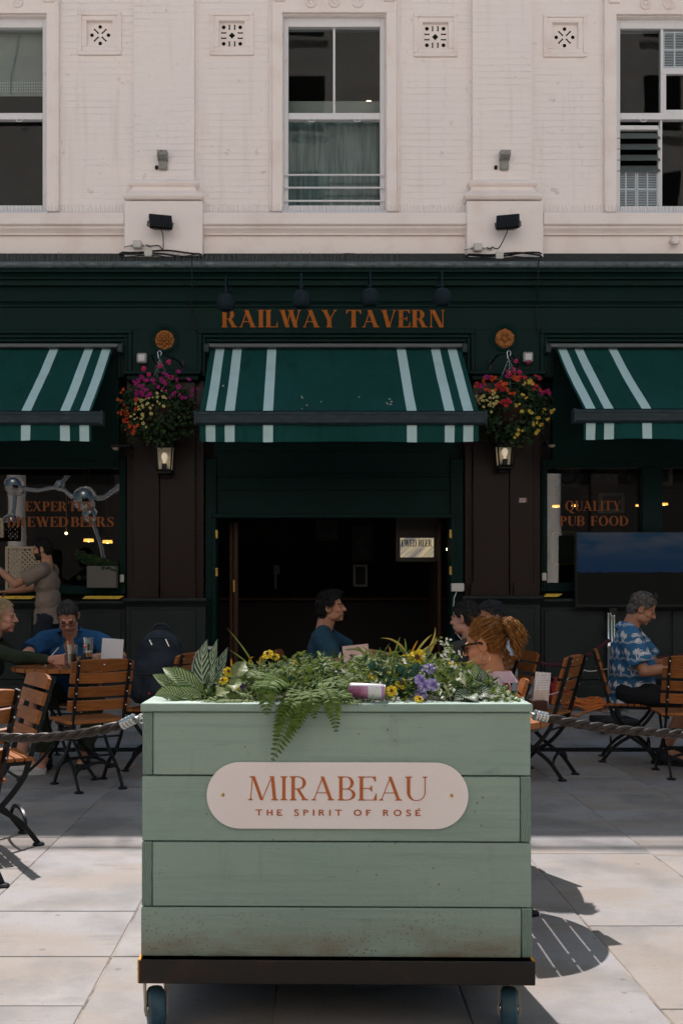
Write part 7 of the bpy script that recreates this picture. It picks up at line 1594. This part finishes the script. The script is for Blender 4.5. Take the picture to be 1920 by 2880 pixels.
# 3 the standing man at the window
def ex3(root, T, N, u, fw, arms, ho, legs):
    E, Wr = arms[-1]; m = MB(); d = (Wr-E).normalized(); c = Wr-d*.03; T2 = Matrix.Translation(c) @ d.to_track_quat('Z','Y').to_matrix().to_4x4(); m.lathe([(.034,-.012),(.036,0),(.034,.012)], 16, 0, T2); obj('wristwatch', m, M['steel'], root, local=True)
person('person with a dark beard in a taupe t-shirt standing at the left window', (-2.64,10.25,gz(10.25)), 88, dict(seed=3, hp=.93, lean=3, torso=.53, nlean=14, head=(4,-8,0), skin=sk2, hair_mat=h_bk, beard=hairmat('dark_beard', (.012,.011,.010), (.03,.026,.022)), vox=.005,
    hair=short_hair(380,.028,.007,.3), shirt=dict(mat=fabric('taupe_tshirt', (.19,.145,.115), (.16,.12,.095)), sleeve=.70, neck='crew', loose=.018, hem=.07), trousers=dict(mat=navyt), shoes=shoe_b,
    arms={-1: dict(h=(-.22,.46,1.43), pole=(-.3,-.2,-1), f=(.1,.75,.55), n=(.6,.3,-.3), curl=.35), 1: dict(h=(.20,.50,1.20), pole=(.4,-.4,-.6), f=(0,1,-.1), n=(0,0,-1), curl=.5)},
    legs={1: dict(a=(.10,.06,.09), pole=(0,1,.1)), -1: dict(a=(-.10,-.04,.09), pole=(0,1,.1))}, extra=ex3))
# 4 the man in the teal t-shirt
person('person in a dark teal t-shirt smiling in profile before the doorway', (.10,7.42,0), -98, dict(seed=4, hp=.53, lean=5, torso=.455, nlean=16, head=(-2,4,0), skin=sk2, hair_mat=hairmat('dark_tousled_hair', (.006,.006,.006), (.016,.015,.0145)), vox=.0045,
    hair=short_hair(900,.042,.007,.9,[-.10,-.09,-.05,.012,.018,.050,.074,.085],.013, lambda q: (q.x*1.5, .8 if q.z > .06 else -.3, .4 if q.z > .06 else -.8), [((0,.02,.105),(.06,.075,.03))]),
    shirt=dict(mat=fabric('teal_tshirt', (.012,.045,.070)), sleeve=.72, neck='crew', loose=.014), trousers=dict(mat=denim), shoes=shoe_b,
    arms={1: dict(h=(.24,.40,.80), pole=(.5,-.3,-.7), f=(-.3,1,0), n=(-.3,0,-1), curl=.5), -1: dict(h=(-.2,.42,.80), pole=(-1,0,-.4), f=(.3,1,0), n=(0,0,-1), curl=.4)}))
# 5 the man in charcoal, turned away
person('person with short dark hair in a charcoal shirt turned away left of the ponytail', (1.14,6.72,0), 52, dict(seed=5, hp=.51, lean=4, torso=.405, nlean=16, head=(4,-6,0), skin=sk3, hair_mat=h_dk, hair=short_hair(850,.032,.006,.6,infl=.009),
    shirt=dict(mat=fabric('charcoal_shirt', (.035,.034,.033)), sleeve=.7, neck='crew', loose=.016, collar=True), trousers=dict(mat=navyt), shoes=shoe_b, arms={}))
# 6 the person in pale blue behind
person('person with dark grey hair in a pale blue t-shirt partly hidden by the ponytail', (1.42,7.22,0), 104, dict(seed=6, fem=True, hp=.51, lean=6, torso=.405, nlean=18, head=(10,-8,0), skin=sk2, hair_mat=hairmat('grey_dark_hair', (.012,.013,.015), (.035,.037,.04)), hair=short_hair(480,.06,.008,.15,[-.13,-.12,-.08,-.01,.02,.05,.078,.09],.012,lambda q: (q.x*1.5,-1,-.3)),
    shirt=dict(mat=fabric('pale_blue_tshirt', (.40,.46,.52)), sleeve=.62, neck='v', loose=.012), trousers=dict(mat=denim), shoes=shoe_b, arms={-1: dict(h=(-.20,.36,.78), pole=(-1,0,-.6), f=(0,1,0), n=(0,0,-1), curl=.4)}))
# 7 the woman with the ponytail
def ponytail(T, Ti, rg, N, u):
    me = hair_cap(T, Ti, [-.07,-.055,-.045,.012,.022,.052,.080,.095], .001, amp=.002, fq=70, st=(1.6,.25,1.6), vox=.005)
    m = locks(me, T, Ti, 1100, lambda q: (-q.x*.25, -1.0, .38 if q.y > -.05 else .75), .075, .0042, rg, .03)
    for f in range(len(m.m)): m.m[f] = 1 if (f//8) % 3 == 0 else 0
    base = Vector((0,-.108,.066)); m.ell(base, (.026,.028,.030), 12, 9, 0, T); G = T.to_3x3().inverted() @ Vector((0,0,-1))
    for k in range(420):
        a = rg.uniform(0, 6.283); r0 = rg.uniform(.0,.024); p = base+Vector((r0*math.cos(a), -.015, r0*math.sin(a)+.006)); d = Vector((math.cos(a)*.34, -1.0, .22+.55*math.sin(a))).normalized(); n = 26; L = rg.uniform(.004,.0075); ph = rg.uniform(0, 6.28); fr = rg.uniform(.9,1.3); w0 = rg.uniform(.0010,.0024); c = p; pts = []; R0 = rg.uniform(.007,.014)
        s1 = d.orthogonal().normalized(); s2 = d.cross(s1)
        for j in range(n+1):
            o_ = R0*min(1, j/4); pts.append(T @ (c+s1*o_*math.cos(ph+j*fr)+s2*o_*math.sin(ph+j*fr))); d = (d+G*.125+Vector((rg.uniform(-.1,.1), rg.uniform(-.1,.1), 0))).normalized(); c = c+d*L
        m.tube(pts, [w0*(1 if j < n-3 else (n+1-j)/4*.8) for j in range(n+1)], 4, 1 if rg.random() < .55 else 0, cap=False)
    for k in range(60):
        a = Vector((rg.uniform(-.07,.07), -.075-rg.uniform(0,.03), rg.uniform(-.075,-.02))); m.tube([T @ a, T @ (a+Vector((rg.uniform(-.015,.015),-.012,-.02))), T @ (a+Vector((rg.uniform(-.02,.02),-.01,-.05)))], [.0016,.0012,.0005], 4)
    for k in range(90):
        f = rg.choice(list(me.polygons)); p = Vector(f.center); nn = Vector(f.normal); q = nn*.012+Vector((rg.uniform(-.02,.02), rg.uniform(-.02,.02), rg.uniform(0,.012))); m.tube([p, p+q, p+q*1.6+Vector((rg.uniform(-.01,.01),0,-.004))], [.0006,.0005,.0003], 3, 1)
    return me, m
def ex7(root, T, N, u, fw, arms, ho, legs):
    m = MB(); 
    for k in range(3):
        Tc = T @ Matrix.Translation((.014,-.080-.006*k,.100-.020*k)) @ Matrix.Rotation(R(-30),4,'X'); m.ell((0,0,0),(.040,.009,.013),14,8,0,Tc)
    obj('hair_claw', m, mat('claw_plastic', (.03,.02,.022), .15), ho, local=True)
    tort = mat('tortoiseshell', (.012,.008,.006), .2, layers=[(60,(.10,.04,.012),.52,.62)])
    m = MB()
    for s in (-1,1):
        a = [(s*.062,.084,.016),(s*.080,.045,.016),(s*.083,.0,.012),(s*.080,-.022,-.004)]; m.bar([T @ Vector(p) for p in a], .004, .011, 0, T.to_3x3() @ Vector((1,0,0)))
        w_ = [(s*.004,.112,.016),(s*.030,.112,.019),(s*.064,.092,.022),(s*.066,.088,.004),(s*.056,.094,-.024),(s*.032,.108,-.030),(s*.010,.112,-.018)]; m.add([T @ Vector(p) for p in w_]+[T @ (Vector(p)-Vector((0,.005,0))) for p in w_], [list(range(7)), list(range(13,6,-1))]+[[i,(i+1) % 7,7+(i+1) % 7,7+i] for i in range(7)])
    m.tube([T @ Vector((-.008,.114,.012)), T @ Vector((0,.116,.014)), T @ Vector((.008,.114,.012))], .004, 6); obj('sunglasses', m, tort, root, local=True)
    for s in (-1,1):
        m = MB(); c = Vector((s*.086,-.008,-.068)); m.tube([T @ (c+Vector((s*.002*math.sin(q),.0235*math.cos(q),.0265*math.sin(q)))) for q in [k*.2618 for k in range(24)]], .0017, 6, 0, closed=True); obj('hoop_earring', m, mat('silver_gilt', (.70,.60,.42), .2, metal=1.0), root, local=True)
N = NT('floral_cotton'); v = N.coord(); vo = N.n('ShaderNodeTexVoronoi', {'Vector': N.scale(v, (1,1,.75)), 'Scale': 11.0, 'Randomness': 1.0}); dd = N.math('ADD', vo.outputs[0], N.math('MULTIPLY', N.math('SUBTRACT', N.noise(34, 4), .5), .45)); pick = N.sep(vo.outputs[1])[0]
c = N.mix(N.ramp(N.noise(3,3), .4, .7), (.56,.40,.43), (.50,.34,.38)); c = N.mix(N.math('MULTIPLY', N.math('LESS_THAN', dd, .36), N.math('GREATER_THAN', pick, .5)), c, (.48,.035,.045)); c = N.mix(N.math('MULTIPLY', N.math('LESS_THAN', dd, .15), N.math('GREATER_THAN', pick, .5)), c, (.60,.20,.10))
st2 = N.n('ShaderNodeTexVoronoi', {'Vector': N.scale(N.n('ShaderNodeVectorMath', {0: v, 1: N.n('ShaderNodeCombineXYZ', {0: N.math('MULTIPLY', N.noise(9,2), .12), 2: N.math('MULTIPLY', N.noise(7,2), .1)}).outputs[0]}, operation='ADD').outputs[0], (2.4,2.4,.8)), 'Scale': 9.0}); p2 = N.sep(st2.outputs[1])[1]; c = N.mix(N.math('MULTIPLY', N.math('LESS_THAN', st2.outputs[0], .20), N.math('GREATER_THAN', p2, .45)), c, (.10,.085,.03)); c = N.mix(N.math('MULTIPLY', N.math('LESS_THAN', st2.outputs[0], .22), N.math('LESS_THAN', p2, .16)), c, (.55,.40,.08)); N.out(Base_Color=c, Roughness=.8); floral = N.m
person('person with an auburn curly ponytail, sunglasses and hoop earring in a floral shirt', (.865,4.68,0), 74, dict(seed=7, hk=.90, fem=True, hp=.45, lean=-2, torso=.375, nlean=14, head=(-6,-14,0), skin=sk4, hair_mat=h_rd, hair_mat2=h_rd2, vox=.0042, hair=ponytail,
    shirt=dict(mat=floral, sleeve=.6, neck='crew', loose=.014, collar=True, vox=.008), trousers=dict(mat=denim), shoes=shoe_b,
    arms={-1: dict(h=(-.20,.38,.79), pole=(-1,0,-.4), f=(.2,1,0), n=(0,0,-1), curl=.4), 1: dict(h=(.18,.38,.79), pole=(1,0,-.4), f=(-.2,1,0), n=(0,0,-1), curl=.4)}, extra=ex7))
# 8 the man in the palm tree shirt
def palm_cloth():
    N = NT('palm_tree_cloth'); sp = N.sep(N.coord()); f = None
    u0 = N.math('ADD', N.math('MULTIPLY', sp[1], 1.0), N.math('MULTIPLY', sp[0], .9)); cw, chh = .098, .125
    row = N.math('FLOOR', N.math('DIVIDE', sp[2], chh)); u1 = N.math('ADD', N.math('DIVIDE', u0, cw), N.math('ADD', N.math('MULTIPLY', row, .43), N.math('MULTIPLY', N.noise(4, 1), .35)))
    fu = N.math('MULTIPLY', N.math('SUBTRACT', N.math('FRACT', u1), .5), cw); fv = N.math('MULTIPLY', N.math('SUBTRACT', N.math('FRACT', N.math('DIVIDE', sp[2], chh)), .5), chh); masks = []
    for (ox, oz, sc, ln) in ((-.012,.022,1.0,.25), (.022,.008,.78,-.3)):
        a = N.math('SUBTRACT', fu, ox); b = N.math('SUBTRACT', fv, oz); b2 = N.math('ADD', b, N.math('MULTIPLY', N.math('MULTIPLY', a, a), 14.0)); r = N.math('SQRT', N.math('ADD', N.math('MULTIPLY', a, a), N.math('MULTIPLY', b2, b2))); th = N.math('ARCTAN2', b2, a)
        fr = N.math('ABSOLUTE', N.math('COSINE', N.math('MULTIPLY', th, 4.5))); lim = N.math('MULTIPLY', N.math('ADD', .30, N.math('MULTIPLY', fr, .70)), .026*sc); m1 = N.math('LESS_THAN', r, lim)
        tx = N.math('ABSOLUTE', N.math('SUBTRACT', a, N.math('MULTIPLY', b, -ln))); m2 = N.math('MULTIPLY', N.math('LESS_THAN', tx, N.math('ADD', .0022, N.math('MULTIPLY', b, -.055))), N.math('MULTIPLY', N.math('LESS_THAN', b, 0.0), N.math('GREATER_THAN', b, -.060*sc))); masks += [m1, m2]
    wv = N.math('ADD', fv, N.math('MULTIPLY', N.math('SINE', N.math('MULTIPLY', u0, 75.0)), .006))
    for off in (.034, .043): masks.append(N.math('LESS_THAN', N.math('ABSOLUTE', N.math('ADD', wv, off)), .0017))
    k = masks[0]
    for q in masks[1:]: k = N.math('MAXIMUM', k, q)
    c = N.mix(N.ramp(N.noise(5,3), .35, .7), (.014,.105,.225), (.010,.080,.18)); c = N.mix(k, c, (.52,.50,.50)); N.bump(N.noise(12,4), .2, .01); N.out(Base_Color=c, Roughness=.8); return N.m
def ex8(root, T, N, u, fw, arms, ho, legs):
    T2 = T @ Matrix.Translation((0,.004,.100)) @ Matrix.Rotation(R(48),4,'X'); specs(T2, root, M['blackmetal'], M['blackmetal'], 0, .060, parent=ho, wd=.029, hh=.019)
person('person with grey hair in a blue palm tree shirt and dark shorts on the right', (2.42,7.50,0), -112, dict(seed=8, hp=.53, lean=2, torso=.465, nlean=32, head=(4,-28,3), skin=sk2, hair_mat=h_gr2, vox=.0045,
    hair=short_hair(900,.034,.006,.7,[-.10,-.085,-.05,.004,.010,.046,.080,.095],.008), shirt=dict(mat=palm_cloth(), sleeve=.80, neck='polo', collar=True, loose=.024, belly=.05, hem=.10), trousers=dict(mat=blackc, len=.92, name='shorts'), shoes=shoe_b,
    arms={1: dict(h=(.14,.36,.72), pole=(.5,-.6,-.6), f=(-.35,1,-.05), n=(-.4,0,-1), curl=.5), -1: dict(h=(-.10,.40,.74), pole=(-.6,-.5,-.6), f=(.2,1,0), n=(0,0,-1), curl=.4)},
    legs={1: dict(a=(.10,.26,.10), pole=(.2,1,.7), toe=(.25,1,0)), -1: dict(a=(-.14,.44,.10), pole=(-.3,1,.6))}, extra=ex8))

# ---------------------------------------------------------------- posts, crate, cord, dolly, lattice screens by the wall
def post(x, y, lab):
    z = gz(y); t = thing('rope_post', lab, 'post', (x,y,z), 0, 'chrome rope posts by the pub wall'); m = MB(); m.lathe([(.15,0),(.15,.012),(.05,.03),(.026,.04)], 24, 0, Matrix.Translation((x,y,z))); obj('post_base', m, M['steel'], t)
    m = MB(); m.lathe([(.024,.03),(.024,.60),(.027,.61),(.027,.63),(.024,.64),(.024,.97),(.0001,.975)], 18, 0, Matrix.Translation((x,y,z))); obj('post_tube', m, M['chrome'], t); return t
yp_ = 10.0; x1 = fx(1722, yp_); post(x1, yp_, 'chrome rope post left of the man in the palm tree shirt'); post(fx(1712, 10.35), 10.35, 'darker rope post just behind the chrome one'); post(fx(1370,10.2), 10.2, 'rope post hidden behind the seated people in the middle')
ta = thing('barrier_rope', 'maroon barrier rope sagging along the grey granite wall', 'rope', Q(1580,1870,10.1)); twist([Q(1385,1790,10.2), Q(1450,1835,10.15), Q(1510,1862,10.1), Q(1570,1870,10.08), Q(1640,1850,10.05), Q(1712,1800,10.0)], .020, 'rope', M['rope_red'], ta)
tb = thing('barrier_rope', 'maroon barrier rope running behind the man in the palm tree shirt to the right', 'rope', Q(1840,1850,10.0)); twist([Q(1730,1800,10.0), Q(1780,1835,10), Q(1850,1852,10), Q(1930,1840,10)], .020, 'rope', M['rope_red'], tb)
d = 10.55; t = thing('plastic_crate', 'small red plastic crate on the ground against the granite wall', 'crate', (fx(1565,d), d, gz(d)))
m = MB(); x0, x1, z0, z1 = fx(1541,d), fx(1592,d), gz(d)+.01, gz(d)+.26; red = mat('red_plastic', (.30,.02,.025), .5)
m.box(x0,x1,d-.14,d-.132,z0,z1-.05); m.box(x0,x1,d+.132,d+.14,z0,z1-.05); m.box(x0,x0+.008,d-.131,d+.131,z0,z1-.05); m.box(x1-.008,x1,d-.131,d+.131,z0,z1-.05); m.box(x0,x1,d-.13,d+.13,z0,z0+.01); m.box(x0-.008,x1+.008,d-.148,d-.1405,z1-.075,z1-.045,.002); obj('crate_shell', m, red, t)
m = MB(); m.box(x0+.03,x0+.06,d-.13,d-.11,z1-.05,z1+.03); m.box(x1-.07,x1-.04,d-.13,d-.11,z1-.05,z1+.03); obj('crate_handle', m, red, t)
t = thing('extension_cord', 'orange extension cord lying coiled on the ground by the red crate', 'cord', Q(1640,1940,10.1)); pts = []; rg = random.Random(5)
for k in range(150): a = k*.33; pts.append(Vector((fx(1650,10.1)+(.20+.05*math.sin(k*.13))*math.cos(a)+.04*math.sin(k*.05), 10.15+.13*math.sin(a), gz(10.1)+.02+.08*abs(math.sin(k*.021))+.02*math.sin(k*1.7))))
pts += [Vector((fx(X,9.7), 9.75+.1*math.sin(X*.1), gz(9.75)+.012)) for X in range(1640, 1520, -8)]
m = MB(); m.tube(pts, .009, 6); obj('cord', m, mat('orange_cord', (.50,.14,.03), .6), t)
t = thing('white_cable', 'thin white cable trailing from the wall past the red crate', 'cable', Q(1600,1950,10.2)); m = MB(); m.tube(catmull([Q(1536,1955,10.3), Q(1570,1945,10.3), Q(1590,1915,10.35), Q(1625,1885,10.4), Q(1660,1888,10.4), Q(1700,1882,10.4), Q(1760,1878,10.4)], 8), .006, 6); obj('cable', m, M['white_plastic'], t)
d = 8.9; t = thing('castor_base', 'black castor base of a parasol behind the palm tree shirt man\'s chair', 'parasol base', (fx(1720,d), d, gz(d))); z0 = gz(d)
m = MB(); m.box(fx(1672,d), fx(1780,d), d-.2, d+.2, z0+.07, z0+.12, .01); m.tube([(fx(1735,d),d,z0+.12),(fx(1735,d),d,z0+.30)], .03, 12); obj('base_plate', m, M['blackmetal'], t)
for X, dy in ((1677,-.17),(1775,-.17),(1677,.17),(1775,.17)):
    m = MB(); m.lathe([(.012,-.014),(.034,-.014),(.036,0),(.034,.014),(.012,.014)], 16, 0, Matrix.Translation((fx(X,d),d+dy,z0+.036)) @ Matrix.Rotation(R(90),4,'Y')); m.box(fx(X,d)-.018,fx(X,d)+.018,d+dy-.02,d+dy+.02,z0+.06,z0+.075); obj('castor', m, M['blackmetal'], t)
# lattice screens in front of the left window
def lattice(xa, xb, Ya, Yb, d, lab):
    x0, x1, z1, z0 = fx(xa,d), fx(xb,d), fz(Ya,d), fz(Yb,d); t = thing('lattice_screen', lab, 'lattice screen', ((x0+x1)/2,d,z0), 0, 'lattice screens at the left window'); wd = mat('cream_lattice', (.30,.245,.17), .7)
    m = MB(); f = .03; m.box(x0,x1,d-.02,d+.02,z1-f,z1,.003); m.box(x0,x1,d-.02,d+.02,z0,z0+f,.003); m.box(x0,x0+f,d-.019,d+.019,z0+f,z1-f); m.box(x1-f,x1,d-.019,d+.019,z0+f,z1-f); obj('screen_frame', m, wd, t, smooth=False)
    m = MB(); W_, Hh = x1-x0-2*f, z1-z0-2*f; st_ = .052
    for s in (1,-1):
        k = -int(Hh/st_)-1
        while k*st_ < W_+Hh:
            o_ = k*st_; a, b = (max(0,o_), min(W_,o_+Hh)) if s > 0 else (max(0,o_-Hh), min(W_,o_))
            if b-a > .01:
                za, zb = ((a-o_), (b-o_)) if s > 0 else ((o_-a), (o_-b)); m.bar([(x0+f+a,d+s*.005,z0+f+za),(x0+f+b,d+s*.005,z0+f+zb)], .008, .022, 0, (0,1,0))
            k += 1
    props(obj('lattice_strips', m, wd, t, smooth=False), kind='stuff')
lattice(17,134,1537,1662,10.9,'cream lattice screen standing on the sill in front of the bearded man')
lattice(-60,11,1457,1512,10.9,'cream lattice screen cut off by the left edge of the photo')
# reflection of a hedge in a pale box, modelled solid at the left window
d = 11.06; t = thing('reflected_hedge_box', 'stand-in for the reflection of a hedge planter in the left window', 'planter', Q(290,1655,d)); m = MB(); m.box(fx(247,d),fx(331,d),d-.05,d+.06,fz(1654,d),fz(1592,d),.006); obj('box_wall', m, mat('grey_box', (.115,.108,.098), .85), t)
rg = random.Random(9); m = MB()
for k in range(900): X = rg.uniform(215,330); leafquad(m, Q(X, np.interp(X,[215,250,330],[1552,1566,1592])+rg.uniform(-6,20), d+rg.uniform(-.06,.06)), Vector((rg.uniform(-.6,.6),-1,rg.uniform(0,1))), .03, .018, 0, rg)
props(obj('hedge', m, [M['leaf_ivy']], t, smooth=False), kind='stuff')
